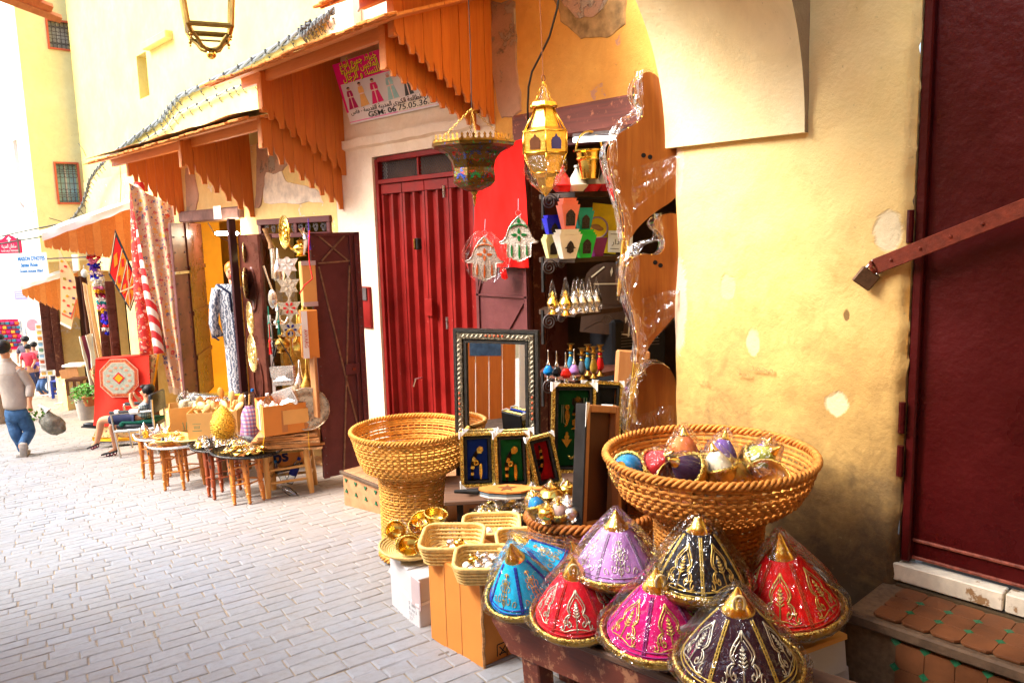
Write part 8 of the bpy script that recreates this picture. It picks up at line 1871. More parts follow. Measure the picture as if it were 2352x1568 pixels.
for P,rr in(([q0(39,955),q0(43,975,-.02),q0(48,993,-.05),q0(53,1012,-.03),q0(56,1034,0)],[.100,.092,.078,.072,.066]),([q0(64,955),q0(69,975,.01),q0(72,990,.03),q0(70,1005,-.06),q0(68,1018,-.14)],[.100,.092,.078,.072,.064])):
 dn=[]; dr=[]
 for i in range(len(P)-1):
  for k in range(6):dn.append(P[i].lerp(P[i+1],k/6)); dr.append((rr[i]+(rr[i+1]-rr[i])*k/6)*(1+.10*nz(i*3+k*1.1,P[0].x*9,4)))
 q.tube(dn+[P[-1]],dr+[rr[-1]],14)
o=q.build('jeans',M_['jeans'],man,180); mo=o.modifiers.new('sub','SUBSURF'); mo.levels=mo.render_levels=1
q=MB(); q.box((0,0,0),(.095,.27,.07),TR(q0(56,1041,-.02))@RO(rad(8),4,'Z'),b=.03); q.build('shoe',M_['sole'],man,60)
q=MB(); q.box((0,0,0),(.10,.055,.25),TR(q0(72,1028,-.16))@RO(rad(14),4,'X')@RO(rad(10),4,'Y'),b=.026); q.build('shoe',M_['sole'],man,60)
bp_=onD(118,965,dM-.12); t=T('carrier_bag','bulging dark translucent plastic bag of greens in the man\'s hand','bag',M=bp_); sd=3
q=MB(); q.grid(lambda a,b:((.155*math.sin(PI*b**.75)**.7*(1+.40*nz(a*5,b*4,sd)))*math.cos(2*PI*a)+.07*(b-.5)*-1.6,(.13*math.sin(PI*b**.75)**.8)*math.sin(2*PI*a),-.21+.36*b+.02*nz(a*6,b*4)),26,16,wrap=True); q.build('bag_skin',sim('grey green plastic',(.16,.15,.12),.25,var=.5,vs=9,bs=20,bst=.9,bd=.03),t,60)
q=MB(); q.tube([(-.03,0,.13),(-.10,0,.19),(-.145,0,.23)],[.05,.03,.03],8); q.build('bag_neck',plain('white plastic',(.78,.76,.74),.35),t,60)
q=MB(); lf=plain('green leaf',(.10,.24,.02),.6)
for k in range(26):
 p=Vector((-.15+R.uniform(-.07,.10),R.uniform(-.08,.04),.10+R.uniform(-.10,.07))); d_=Vector((R.uniform(-1,1),R.uniform(-1,.2),R.uniform(-.2,1))).normalized(); s_=d_.orthogonal().normalized()*.014; q.add([p,p+d_*.03+s_,p+d_*.065,p+d_*.03-s_],[(0,1,2,3)])
q.build('leaves',lf,t,kind='stuff')
# ---- boy in the chair
dB=10.35; sB=dB/F; b0_=pxL(320,1044,sB); Mb_=onD(320,1044,dB)
boy=T('person','boy in a checked shirt and navy shorts sitting cross legged in the chair','person',M=Mb_)
B=b0_
nodes={'pel':(B(338,955),.085),'chest':(B(347,930),.085),'nk':(B(352,915),.038),'head':(B(350,900),.068),'crown':(B(354,889),.058),'jaw':(B(342,908),.040),
 'nose':(B(333.5,899),.010),'shn':(B(350,926,-.10),.042),'eln':(B(330,932,-.13),.030),'wrn':(B(318,912,-.07),.022),'hn':(B(316,905,-.04),.026),'n1':(B(314,899,-.03),.010),'n2':(B(317,897,-.04),.010),'n3':(B(319,899,-.05),.009),'nt':(B(320,903,-.02),.010),
 'shf':(B(346,926,.10),.042),'elf':(B(332,930,.12),.030),'wrf':(B(322,912,.06),.022),'hf':(B(319,905,.03),.024),'p1':(B(318,898,.03),.010),'p2':(B(321,898,.02),.009),
 'hn_':(B(330,960,-.07),.075),'kn':(B(247,956,-.06),.056),'cn':(B(240,985,-.06),.046),'an':(B(229,1012,-.04),.034),'tn':(B(217,1020,-.04),.024),'hf_':(B(330,962,.08),.075),'kf':(B(258,975,.06),.056),'cf':(B(264,1000,.04),.046),'af':(B(266,1030,.02),.034),'tf':(B(250,1038,.0),.024)}
ed=[('pel','chest'),('chest','nk'),('nk','head'),('head','crown'),('head','jaw'),('head','nose'),('chest','shn'),('shn','eln'),('eln','wrn'),('wrn','hn'),('hn','n1'),('hn','n2'),('hn','n3'),('hn','nt'),('chest','shf'),('shf','elf'),('elf','wrf'),('wrf','hf'),('hf','p1'),('hf','p2'),('pel','hn_'),('hn_','kn'),('kn','cn'),('cn','an'),('an','tn'),('pel','hf_'),('hf_','kf'),('kf','cf'),('cf','af'),('af','tf')]
skin_mesh('body',nodes,ed,M_['skin'],boy)
q=MB(); c=B(355,892); q.ball((c.x,c.y,c.z),(.082,.080,.070),16,11,TR(c)@RO(rad(-28),4,'Y')@TR(-c)); c2=B(344,885); q.ball((c2.x,0,c2.z),(.040,.060,.026),12,8); q.build('hair',M_['hair'],boy,180)
q=MB(); c=B(354,903,-.085); q.ball(tuple(c),(.016,.012,.026),8,6); q.build('ear',M_['skin'],boy,180)
q=MB(); [q.ball(tuple(B(338,898,y)),(.010,.007,.006),8,5)for y in(-.045,.045)]; [q.tube([B(335,894,y),B(341,893,y*1.2)],.005,4)for y in(-.05,.05)]; q.build('eyes',M_['hair'],boy,180,'stuff'); q=MB(); q.ball(tuple(B(337,909,-.02)),(.010,.022,.006),8,5); q.build('mouth',plain('lip',(.45,.14,.10),.5),boy,180)
chk=weavecheck('green white check',(.52,.58,.56),(.02,.05,.06),(.03,.08,.09),26)
skin_mesh('shirt',{'hem':(B(337,958),(.120,.115)),'mid':(B(342,942),(.115,.11)),'chest':(B(348,929),(.105,.11)),'coll':(B(352,918),.058),'shn':(B(350,926,-.11),.058),'sln':(B(338,932,-.13),.050),'shf':(B(346,926,.11),.058),'slf':(B(338,930,.12),.05)},[('hem','mid'),('mid','chest'),('chest','coll'),('chest','shn'),('shn','sln'),('chest','shf'),('shf','slf')],chk,boy)
skin_mesh('shorts',{'pel':(B(336,960),(.11,.115)),'hn':(B(322,958,-.07),.082),'kn':(B(262,956,-.065),.076),'hf':(B(322,962,.07),.080),'kf':(B(272,970,.06),.074)},[('pel','hn'),('hn','kn'),('pel','hf'),('hf','kf')],M_['navy'],boy)
for(u0,v0,u1,v1,y)in((231,1016,213,1023,-.04),(268,1036,240,1042,.0)):
 a,b=B(u0,v0,y),B(u1,v1,y); q=MB(); an=math.atan2(b.z-a.z,b.x-a.x); M=TR((a+b)/2)@RO(-an,4,'Y')
 q.box((0,0,-.012),((b-a).length+.05,.075,.02),M,b=.008); q.build('sandal_sole',M_['rubber'],boy,60)
 for k in(-.4,-.1,.2):q2=MB(); L=(b-a).length; q2.tube([(k*L,.038*math.cos(PI*j/6),.03*math.sin(PI*j/6)+.0)for j in range(7)],.009,5,M); q2.build('sandal_strap',M_['sandal'],boy,180)
 # chair
C_=pxL(320,1044,sB); ch_=T('armchair','chrome framed chair with black pads and taped armrest under the boy','chair',M=Mb_)
def ctube(pts,r,mt,nm,flat=1):q=MB(); q.tube(pts,r,6,flat=flat); q.build(nm,mt,ch_,60)
ctube([C_(284,938,-.22),C_(287,970,-.22),C_(297,1048,-.22)],.016,M_['chrome'],'leg'); ctube([C_(278,936,.20),C_(283,975,.20),C_(289,1036,.20)],.016,M_['chrome'],'leg')
ctube([C_(377,908,-.22),C_(376,940,-.22),C_(379,1010,-.22),C_(382,1036,-.22)],.016,M_['chrome'],'leg'); ctube([C_(372,906,.20),C_(370,975,.20),C_(372,1020,.20)],.016,M_['chrome'],'leg')
ctube([C_(284,939,-.22),C_(377,934,-.22)],.014,M_['chrome'],'arm_rail'); ctube([C_(278,934,.20),C_(372,930,.20)],.014,M_['chrome'],'arm_rail'); ctube([C_(288,979,-.22),C_(377,974,-.22)],.018,M_['chrome'],'seat_rail'); ctube([C_(284,976,.20),C_(372,972,.20)],.018,M_['chrome'],'seat_rail')
q=MB(); c=C_(332,970,-.01); q.box(tuple(c),(82*sB,.40,11*sB),b=.025); q.build('seat_pad',M_['leather'],ch_,60)
q=MB(); c=C_(373,920,-.01); q.box(tuple(c),(9*sB,.40,44*sB),b=.02); q.build('back_pad',M_['leather'],ch_,60)
for(y,dv)in((-.22,0),(.20,-4)):q=MB(); q.tube([C_(282,935+dv,y),C_(345,932+dv,y)],.026,8,flat=.7); q.build('arm_pad',M_['rubber'],ch_,60)
for(u0,u1,r)in((294,303,.030),(327,347,.034)):q=MB(); q.tube([C_(u0,935,-.22),C_(u1,933.5,-.22)],r,8); q.build('tape_wrap',M_['white'],ch_,60)
q=MB(); c=C_(336,962,.0); q.box(tuple(c),(74*sB,.36,6*sB),b=.012); q.ball(tuple(C_(304,964,-.20)),(.035,.03,.03),8,6); tag(q.build('cushion',plain('dark green cloth',(.005,.09,.06),.85),None,60,M=Mb_.copy()),'thin dark green cushion with a tassel on the chair seat','cushion')
# ================================================================== CARPETS AND CLOTHES ALONG THE WALL
def pxpoly(par,name,pts,u0,v0,s,y,mt,d=.004):q=MB(); q.prism([((u-u0)*s,-(v-v0)*s)for u,v in pts][::-1],d,TR((0,y,0))); return q.build(name,mt,par)
# red carpet draped over a stand
dR=11.1; sR=dR/F; uR,vR=285,1015
rg=T('red_carpet','red carpet with a grey octagon medallion draped over a stand behind the boy','carpet',M=onD(uR,vR,dR)@RO(rad(-5),4,'X'))
RC=sim('red carpet wool',(.70,.035,.018),.9,var=.12,vs=4,bs=120,bst=.5)
LR=lambda u,v:((u-uR)*sR,-(v-vR)*sR)
def rgrid(q,ca,cb,cc2,cdd,y,n=24,f=.02):
 P=[Vector((*LR(*p),0))for p in(ca,cb,cc2,cdd)]
 q.grid(lambda a,b:(lambda p:(p.x,y+f*nz(a*3,b*2,y*50)+f*.5*math.sin(a*9+b*2),p.y))(P[0].lerp(P[1],a).lerp(P[3].lerp(P[2],a),b)),n,n)
q=MB(); rgrid(q,(230,823),(352,816),(350,985),(216,975),0.0);
q.grid(lambda a,b:((LR(230,823)[0])*(1-a)+LR(352,816)[0]*a,.0+.16*b,LR(230,823)[1]*(1-a)+LR(352,816)[1]*a+.02*math.sin(PI*b)),10,4); q.build('carpet_field',RC,rg,180)
bord=specks('carpet border',(.66,.42,.18),[(.50,.03,.02),(.62,.30,.02),(.12,.10,.06),(.40,.02,.02),(.30,.26,.06)],17,.36)
q=MB(); rgrid(q,(228,975),(350,985),(346,1008),(214,1000),-.012); q.build('lower_border',bord,rg,180)
q=MB(); rgrid(q,(213,1000),(346,1006),(346,1014),(213,1010),-.014); q.build('yellow_edge',plain('yellow edge',(.80,.38,.02),.9),rg,180)
q=MB(); rgrid(q,(344,818),(372,815),(352,905),(344,990),.05,12); q.build('side_border',bord,rg,180); q=MB(); rgrid(q,(368,815),(373,815),(355,905),(350,905),.045,8); q.build('yellow_edge',plain('yellow edge',(.80,.38,.02),.9),rg,180)
q=MB(); rgrid(q,(208,850),(232,830),(228,900),(222,890),.05,12); q.build('side_border',bord,rg,180)
gm=plain('grey green wool',(.36,.37,.28),.9,var=.2,vs=30); ory=specks('medallion rim',(.42,.06,.02),[(.70,.32,.02),(.60,.22,.02),(.75,.4,.1),(.5,.05,.02)],40,.3)
def octp(k):return[(284+42*k*x,867+42*k*y)for x,y in[(-.42,-1),(.42,-1),(1,-.42),(1,.42),(.42,1),(-.42,1),(-1,.42),(-1,-.42)]]
pxpoly(rg,'pale_outline',octp(1.04),uR,vR,sR,-.030,plain('pale pink wool',(.75,.36,.24),.9)); pxpoly(rg,'medallion_rim',octp(1.0),uR,vR,sR,-.033,ory); pxpoly(rg,'pale_outline',octp(.86),uR,vR,sR,-.036,plain('pale pink wool',(.75,.36,.24),.9)); pxpoly(rg,'medallion_field',octp(.82),uR,vR,sR,-.039,gm)
for k in range(12):
 a=2*PI*k/12+.26; pxpoly(rg,'small_motif',[(284+25*math.cos(a)+4.2*math.cos(j*PI/3),867+25*math.sin(a)+2.6*math.sin(j*PI/3))for j in range(6)],uR,vR,sR,-.042,plain('salmon wool',(.70,.24,.14),.9))
for(r,c_,y)in((14,(.60,.03,.03),-.042),(9.5,(.76,.34,.01),-.045)):pxpoly(rg,'centre_lozenge',[(284,867-r),(284+r,867),(284,867+r),(284-r,867)],uR,vR,sR,y,plain('wool %s'%r,c_,.9))
q=MB(); q.box((LR(282,900)[0],.30,LR(282,915)[1]),(.75,.22,1.05),b=.03); q.build('stand',M_['hardboard'],rg)
q=MB(); q.grid(lambda a,b:(-.42+.9*a,-.03+.22*b,-.02+.11*math.sin(PI*b)*(1+.5*nz(a*9,b*2))),24,6); q.build('carpet_fringe',plain('grey fringe wool',(.20,.17,.15),.9,vs=50,var=.6),rg,180)
# tall embroidered drape, striped roll
emb=specks('embroidered beige cloth',(.62,.38,.22),[(.62,.03,.03),(.76,.34,.02),(.10,.10,.20),(.82,.64,.44),(.50,.06,.08),(.78,.28,.08)],15,.36)
def drape(label,quad,d,mt,folds,amp,name='hanging_cloth',cat='cloth',group=None,fringe=None,back=.02):
 us=[p[0]for p in quad]; vs_=[p[1]for p in quad]; u0,v0=sum(us)/4,sum(vs_)/4; s=d/F; t=T(name,label,cat,M=onD(u0,v0,d),group=group); P=[Vector(((u-u0)*s,0,-(v-v0)*s))for u,v in quad]; sd=R.uniform(0,50)
 def fn(a,b,off=0):p=P[0].lerp(P[1],a).lerp(P[3].lerp(P[2],a),b); return(p.x+.01*nz(b*6,a*4,sd),off-amp*math.sin(a*folds*2*PI+sd+b*.8)-amp*.8*nz(a*4,b*3,sd),p.z+.015*nz(a*8,b*2,sd)*(b>.96 or b<.02))
 q=MB(); q.grid(lambda a,b:fn(a,b),40,40); q.build('cloth',mt,t,180)
 if fringe:
  q=MB()
  for k in range(40):p=Vector(fn(k/40,1)); q.tube([p,p+Vector((R.uniform(-.01,.01),0,-.09))],.006,3)
  q.build('fringe',fringe,t,kind='stuff')
 return t
drape('tall beige drape embroidered with scattered colourful motifs',[(322,425),(414,478),(420,905),(368,890)],9.7,emb,2.6,.028,fringe=plain('cream wool',(.66,.50,.34),.9))
st2=stripes('red white diagonal stripe',[(.80,.66,.52),(.80,.68,.56),(.62,.02,.02),(.60,.02,.02)],7.5,(.75,.4,.62))
emr=specks('embroidered red cloth',(.60,.03,.02),[(.80,.60,.50),(.70,.22,.05),(.35,.01,.02),(.80,.3,.2)],16,.38)
def roll(label,pts,d,r,mt,sub='roll'):
 P=[RD(u,v,d)for u,v in pts]; o0=P[0].copy(); t=T('cloth_roll',label,'cloth',o0); q=MB(); dn=[]
 for i in range(len(P)-1):dn+=[P[i].lerp(P[i+1],k/8)-o0 for k in range(8)]
 dn.append(P[-1]-o0); q.tube(dn,[r*(1+.12*nz(i*.4,3))for i in range(len(dn))],12); q.build(sub,mt,t,180)
roll('red and white diagonally striped cloth roll hung beside the drape',[(319,420),(326,540),(340,660),(356,745),(366,812)],9.75,.062,st2); roll('red embroidered cloth roll behind the striped one',[(312,440),(316,560),(322,680),(336,815)],9.9,.075,emr)
# diamond kilim hung by its corner
dK=10.8; sK=dK/F; uk,vk=278,620; t=T('diamond_kilim','red and black diamond kilim hung by one corner','kilim',M=onD(uk,vk,dK))
kb,kr,ko,kc=plain('kilim charcoal',(.03,.035,.04),.9,var=.3),plain('kilim red',(.60,.012,.008),.9,var=.2),plain('kilim orange',(.68,.20,.01),.9,var=.2),plain('kilim cream',(.66,.48,.26),.9,var=.2)
T_,Rr,Bb,Ll=(273,528),(316,655),(290,716),(248,628)
def kp(a,b):
 t0=Vector(T_).lerp(Vector(Rr),a); t1=Vector(Ll).lerp(Vector(Bb),a); p=t0.lerp(t1,b); return(p.x,p.y)
pxpoly(t,'kilim_ground',[kp(0,0),kp(1,0),kp(1,1),kp(0,1)],uk,vk,sK,0,kb,.012)
for(a0,a1,b0,b1,mt)in((.07,.30,.08,.92,kr),(.34,.50,.08,.92,ko),(.55,.74,.08,.92,kr),(.78,.93,.08,.92,ko)):pxpoly(t,'kilim_band',[kp(a0,b0),kp(a1,b0),kp(a1,b1),kp(a0,b1)],uk,vk,sK,-.004,mt)
for(a0,a1,b0,b1,mt)in((.10,.27,.30,.68,ko),(.35,.48,.15,.40,kr),(.35,.48,.60,.85,kr),(.58,.71,.12,.46,ko),(.58,.71,.54,.88,ko),(.81,.91,.2,.45,kr),(.81,.91,.55,.8,kr)):pxpoly(t,'kilim_lozenge',[kp((a0+a1)/2,b0),kp(a1,(b0+b1)/2),kp((a0+a1)/2,b1),kp(a0,(b0+b1)/2)],uk,vk,sK,-.008,mt)
for a in(.03,.32,.525,.76,.965):pxpoly(t,'kilim_stripe',[kp(a-.012,.04),kp(a+.012,.04),kp(a+.012,.96),kp(a-.012,.96)],uk,vk,sK,-.006,kc)
for(a0,b0,a1,b1)in((.53,.06,.97,.94),(.97,.06,.53,.94)):pxpoly(t,'kilim_stripe',[kp(a0-.015,b0),kp(a0+.015,b0),kp(a1+.015,b1),kp(a1-.015,b1)],uk,vk,sK,-.010,kc)
# pompom strip, beige rug, robes
PC=[(.78,.62,.62),(.02,.03,.52),(.62,.02,.03),(.80,.76,.62),(.20,.03,.40),(.72,.36,.01),(.03,.42,.44),(.78,.70,.60),(.30,.01,.04),(.76,.22,.40),(.84,.80,.74),(.14,.04,.42)]
dP=11.6; sP=dP/F; t=T('pompom_strip','long strip of shaggy multicoloured wool tufts hanging from the awning','wool hanging',M=onD(228,655,dP))
for j in range(26):
 v=545+j*8.8; uc=214+(v-545)*.118; cI=PC[(j*5+j//3)%12]if j%2 else PC[(j*7+3)%12]; q=MB()
 for k in range(16):
  c=Vector(((uc+R.uniform(-10,12)-228)*sP,R.uniform(-.06,.06),-(v+R.uniform(-4,5)-655)*sP)); r=R.uniform(.018,.034)
  for _ in range(3):d_=Vector((R.uniform(-1,1),R.uniform(-1,.4),R.uniform(-1,.4))).normalized(); s_=d_.orthogonal().normalized()*r*.35; q.add([c,c+d_*r+s_,c+d_*r*1.7,c+d_*r-s_],[(0,1,2,3)])
  q.ball(tuple(c),r*.8,5,4)
 q.build('wool_tuft',plain('wool %d'%PC.index(cI),cI,.95,vs=60,var=.3),t,60,'stuff')
dg=13.2; sg=dg/F; ub,vb_=155,655; t=T('beige_rug','beige rug with small coloured motifs hanging from one corner','rug',M=onD(ub,vb_,dg)); q=MB(); pts=[(144,562),(150,585),(168,625),(180,655),(172,690),(154,752),(130,738),(136,690),(140,640)]
pxpoly(t,'rug_cloth',pts,ub,vb_,sg,0,plain('beige wool rug',(.74,.46,.24),.9,var=.1,vs=5),.02)
for(u,v,k)in((148,600,1),(146,622,3),(155,612,0),(150,640,4),(162,645,2),(147,660,0),(158,662,3),(170,660,0),(152,680,1),(166,685,2),(143,690,3),(152,702,0),(164,700,4),(142,715,1),(155,720,2)):pxpoly(t,'rug_motif',[(u+4*math.cos(j*PI/2),v+3.6*math.sin(j*PI/2))for j in range(4)]if k%2 else[(u-3,v-3),(u+3,v-2),(u+3,v+3),(u-3,v+2)],ub,vb_,sg,-.006,plain('rug motif %d'%k,[(.60,.03,.03),(.70,.28,.01),(.10,.04,.10),(.62,.10,.04),(.30,.22,.03)][k],.9))
pxpoly(t,'rug_stripe',[(135,722),(156,733),(174,690),(171,688),(155,729),(136,718)],ub,vb_,sg,-.006,plain('rug motif 3',(.62,.10,.04),.9))
pxpoly(t,'fringe',[(130,738),(154,752),(152,757),(129,744)],ub,vb_,sg,-.002,plain('cream fringe',(.84,.78,.66),.9))
drape('dark brown hooded robe hanging behind the cream robes',[(182,635),(210,635),(215,800),(186,800)],13.0,plain('brown robe',(.09,.035,.022),.9),2,.03,'robe','robe','robes hung along the wall')
drape('pale apricot robe hanging beside the wool tufts',[(200,648),(216,655),(232,870),(212,860)],12.5,plain('apricot robe',(.80,.58,.36),.9),2,.03,'robe','robe','robes hung along the wall')
drape('cream robe with a maroon stripe, lowest of the hung robes',[(188,772),(218,765),(230,905),(205,905)],12.3,stripes('cream maroon stripe',[(.78,.72,.56),(.78,.72,.56),(.78,.72,.56),(.22,.03,.06)],5,(1,0,.12)),2,.035,'robe','robe','robes hung along the wall')
t=T('hanger','grey plastic hanger torso above the brown robe','hanger',M=onD(194,628,12.9)); q=MB(); q.ball((0,0,0),(.06,.04,.07),10,7); q.tube([(0,0,.06),(0,0,.14)],.008,5); q.build('hanger_form',plain('grey form',(.50,.52,.54),.4),t,60,'stuff')
q=MB(); q.box((0,0,0),(.10,.04,.28)); tag(q.build('white_bracket',M_['white'],None,M=onD(174,603,13.5)),'white square bracket on the yellow wall behind the beige rug','bracket')
# open shop doors along there
for(u,lb,mt,d,dy)in((262,'dark brown shop door leaf behind the kilim','brown_door',11.6,260),(240,'brown panel door behind the wool tufts','brown_door',12.4,250),(108,'narrow brown door leaf near the postcard racks','brown_door',16,160),(128,'wooden shop door behind the postcard racks','redbrown_wood',16.5,190)):
 s=d/F; t=T('door_leaf',lb,'door',M=onD(u,760,d,25)); q=MB(); q.box((0,.03,-.1),(20*s,.05,dy*s),b=.01); q.build('panel',M_[mt],t)
 for z in(-.6,.2):q=MB(); q.box((0,-.002,z*dy*s*.4),(13*s,.02,dy*s*.28),b=.008); q.build('raised_panel',M_[mt],t)
 # ---- board front awning with a white sheet, and the next one behind
def board_awning(label,Yp,uo,ui,vt_o,vt_i,vb_o,vb_i,n,sheet,dep,lab2=None):
 Po,Pi=RY(uo,vt_o,Yp),RY(ui,vt_i,Yp); Bo,Bi=RY(uo,vb_o,Yp),RY(ui,vb_i,Yp); c=T('board_awning',label,'awning',Po)
 for k in range(n):
  a,b=k/n,(k+.985)/n; f=lambda p,q_,t_:p.lerp(q_,t_)-Po
  z0,z1,x0,x1=f(Bo,Bi,a).z,f(Bo,Bi,b).z,f(Po,Pi,a).x,f(Po,Pi,b).x; zt0,zt1=f(Po,Pi,a).z,f(Po,Pi,b).z; w_=x1-x0; dz=.05
  q=MB(); q.prism([(x0,z0-.02),(x0,zt0),(x1,zt1),(x1,z1+.01),(x0+w_*.8,z1-dz),(x0+w_*.55,z1-dz*.6),(x0+w_*.35,z0-dz*1.2),(x0+w_*.1,z0-dz)][::-1],.022); q.build('plank',M_['orange_wood_x' if k%3 else 'roof_wood'],c)
 q=MB(); q.grid(lambda a,b:(lambda p:(p.x-.25*(1-b)*0-.02,.0+dep*a,p.z+.03+.05*nz(a*5,b*6)*(1 if a<.02 else .5)))(Po.lerp(Pi,b)-Po),8,14); q.build('roof_sheet',M_['tin'],c,180)
 q=MB(); q.grid(lambda a,b:(lambda p:(p.x-.03,-.03-.03*b+.02*nz(a*9,b),p.z+.05-sheet*b*(1+.25*nz(a*7,3))))(Po.lerp(Pi,a)-Po),26,3); q.build('sheet_flap',M_['tin'],c,180)
 return c
board_awning('orange board awning under a drooping white sheet beside the hanging cloths',12.2,100,330,545,462,560,600,13,.10,1.0)
board_awning('smaller orange board awning with pale sheet further down the lane',16.5,50,178,662,622,672,730,10,.08,.8)
# ================================================================== FAR END OF THE LANE
t=T('hotel_sign','white guest house sign with blue hand lettering hung over the lane','sign',M=onD(73,606,12.4,-6,0,-1)); s=12.4/F
q=MB(); q.box((0,.01,0),(76*s,.02,50*s)); q.build('sign_board',M_['white'],t); bl=plain('blue lettering',(.02,.20,.50),.5)
text("MAISON D'HOTES",13*s,bl,t,TR((-33*s,-.002,8*s)),wfit=66*s,bold=.003); text('Sanaa Rose',13*s,bl,t,TR((-28*s,-.002,-6*s)),wfit=42*s,shear=.2,bold=.003); text('Guest house Riad',10*s,bl,t,TR((-33*s,-.002,-19*s)),wfit=58*s,shear=.2,bold=.002)
q=MB(); q.box((0,0,0),(.02,.02,.3),TR((-.2,.02,25*s+.1))); q.box((0,0,0),(1.2,.02,.02),TR((.7,.02,10*s))); q.build('hanging_bar',M_['iron'],t,kind='stuff')
t=T('direction_sign','maroon street sign with a white arrow and Arabic name','sign',M=onD(22,562,12.8,-6)); s=12.8/F
q=MB(); q.prism([(x*s,z*s)for x,z in[(-30,-20),(28,-20),(28,12),(18,13),(8,20),(0,22),(-8,20),(-18,13),(-30,12)]][::-1],.02); q.build('sign_plate',plain('maroon sign',(.50,.01,.07),.5),t)
q=MB(); q.prism([(x*s,z*s)for x,z in[(-2,4),(2,4),(2,12),(6,12),(0,19),(-6,12),(-2,12)]],.004,TR((0,-.005,0))); q.build('white_arrow',M_['white'],t); text('\u0633\u0644\u0637\u0627\u0646 \u0627\u0644\u0645\u062f\u064a\u0646\u0629',12*s,M_['white'],t,TR((-20*s,-.004,-7*s)),wfit=36*s,arab=True); text('PLACE LALLA YEDDOUNA',6*s,M_['white'],t,TR((-22*s,-.004,-16*s)),wfit=44*s)
q=MB(); q.box((0,0,0),(.3,.03,.24)); o=tag(q.build('name_plate',plain('lavender plate',(.42,.40,.66),.5),None,M=onD(48,678,19)),'small lavender street name plate on the far white wall','sign'); q=MB(); [q.box((0,-.017,.06-.05*k),(.22,.004,.012))for k in range(3)]; q.build('printed_lines',M_['white'],o,kind='stuff')
# postcard racks
CC=[(.62,.36,.10),(.20,.36,.50),(.50,.12,.06),(.70,.52,.12),(.14,.26,.16),(.62,.60,.58),(.66,.24,.04),(.28,.44,.60)]
def rack(label,u,v0,v1,vf,wpx,d,cols):
 s=d/F; t=T('postcard_rack',label,'rack',M=onD(u,vf,d,12),group='white postcard racks in the lane'); H0,H1=(vf-v1)*s,(vf-v0)*s; w_=wpx*s
 q=MB(); q.box((0,.02,(H0+H1)/2),(w_,.12,H1-H0)); q.build('rack_body',M_['white'],t)
 q=MB(); q.tube([(0,.02,0),(0,.02,H0)],.025,8); q.build('rack_post',M_['white'],t); q=MB(); [q.box((0,0,.02),(.55,.04,.03),RO(a,4,'Z'))for a in(.3,PI/2+.3)]; q.build('rack_foot',M_['white'],t,kind='stuff')
 n=int((H1-H0)/.13)
 for j in range(n):
  q=MB(); z=H0+(j+.1)*(H1-H0)/n; q.box((0,-.055,z),(w_,.035,.02)); q.build('wire_tray',M_['white'],t)
  for i in range(cols):q=MB(); q.box((-w_/2+(i+.5)*w_/cols,-.048,z+.055),(w_/cols*.68,.004,.082),Matrix.Identity(4)); q.build('postcard',plain('postcard %d'%((i*3+j*5)%8),CC[(i*3+j*5)%8],.4),t)
rack('nearest white rack of framed postcards, beside the cream robe',158,768,868,926,40,17.2,3); rack('slimmer white postcard rack left of the nearest one',115,742,862,908,26,19.0,2); rack('tall white postcard rack half hidden behind the beige rug',172,715,790,915,22,18.2,2)
# distant stall wares
t=T('wallet_board','red cloth board of colourful wallets at the far end','display board',M=onD(22,768,22)); s=22/F; q=MB(); q.box((0,.02,0),(56*s,.03,70*s)); q.build('red_board',plain('crimson board',(.62,.01,.07),.9),t)
for j in range(6):
 for i in range(5):q=MB(); q.box(((-22+10.5*i+(j%2)*3)*s,-.01,(26-10*j)*s),(9*s,.03,6.5*s),b=.006); q.build('wallet',plain('wallet %d'%((i*2+j*3)%7),[(.04,.05,.16),(.60,.12,.02),(.10,.10,.12),(.50,.01,.10),(.03,.18,.24),(.66,.34,.04),(.25,.02,.20)][(i*2+j*3)%7],.7),t)
drape('pale patterned scarf hanging at the far stall',[(50,735),(70,738),(74,810),(52,805)],22,specks('pale scarf',(.62,.66,.70),[(.50,.12,.2),(.2,.3,.5),(.7,.5,.5),(.4,.3,.3)],9,.3),2,.04); drape('pink grey scarf hanging at the far stall beside the pale one',[(70,745),(88,750),(90,820),(72,812)],22,specks('pink scarf',(.66,.52,.54),[(.50,.05,.2),(.3,.3,.4),(.6,.2,.3),(.4,.3,.3)],9,.3),2,.04)
t=T('round_plate','pink round plate hung at the far stall','plate',M=onD(76,746,21.5)); q=MB(); q.lathe([(0,0),(.14,0),(.17,.02)],20,RO(rad(90),4,'X')); q.build('plate_disc',plain('pink plate',(.74,.30,.36),.4),t)
t=T('stall_table','stall table with bottles and trinkets at the far end','table',M=RD(88,905,20.5)and onD(88,905,20.5)); s=20.5/F; q=MB(); q.box((0,.2,.62),(.62,.5,.04)); q.build('table_top',M_['pine'],t); [(lambda q:(q.tube([(x,y,0),(x,y,.6)],.02,5),q.build('leg',M_['iron'],t)))(MB())for x in(-.27,.27)for y in(0,.4)]
for k in range(14):c_=[(.10,.02,.36),(.02,.10,.44),(.5,.02,.06),(.03,.3,.3),(.6,.4,.05),(.2,.2,.22),(.5,.1,.3)][k%7]; tt=T('trinket_jar','tiny %s jar on the far stall table'%['purple','blue','red','teal','yellow','grey','pink'][k%7],'jar',M=t.matrix_world@TR((-.26+.04*k,.05+.1*(k%3),.64)),group='jars on the far stall table'); q=MB(); q.lathe([(.018,0),(.02,.06),(.01,.08),(.01,.1)],8); q.build('jar_body',plain('jar %d'%(k%7),c_,.3),tt,50)
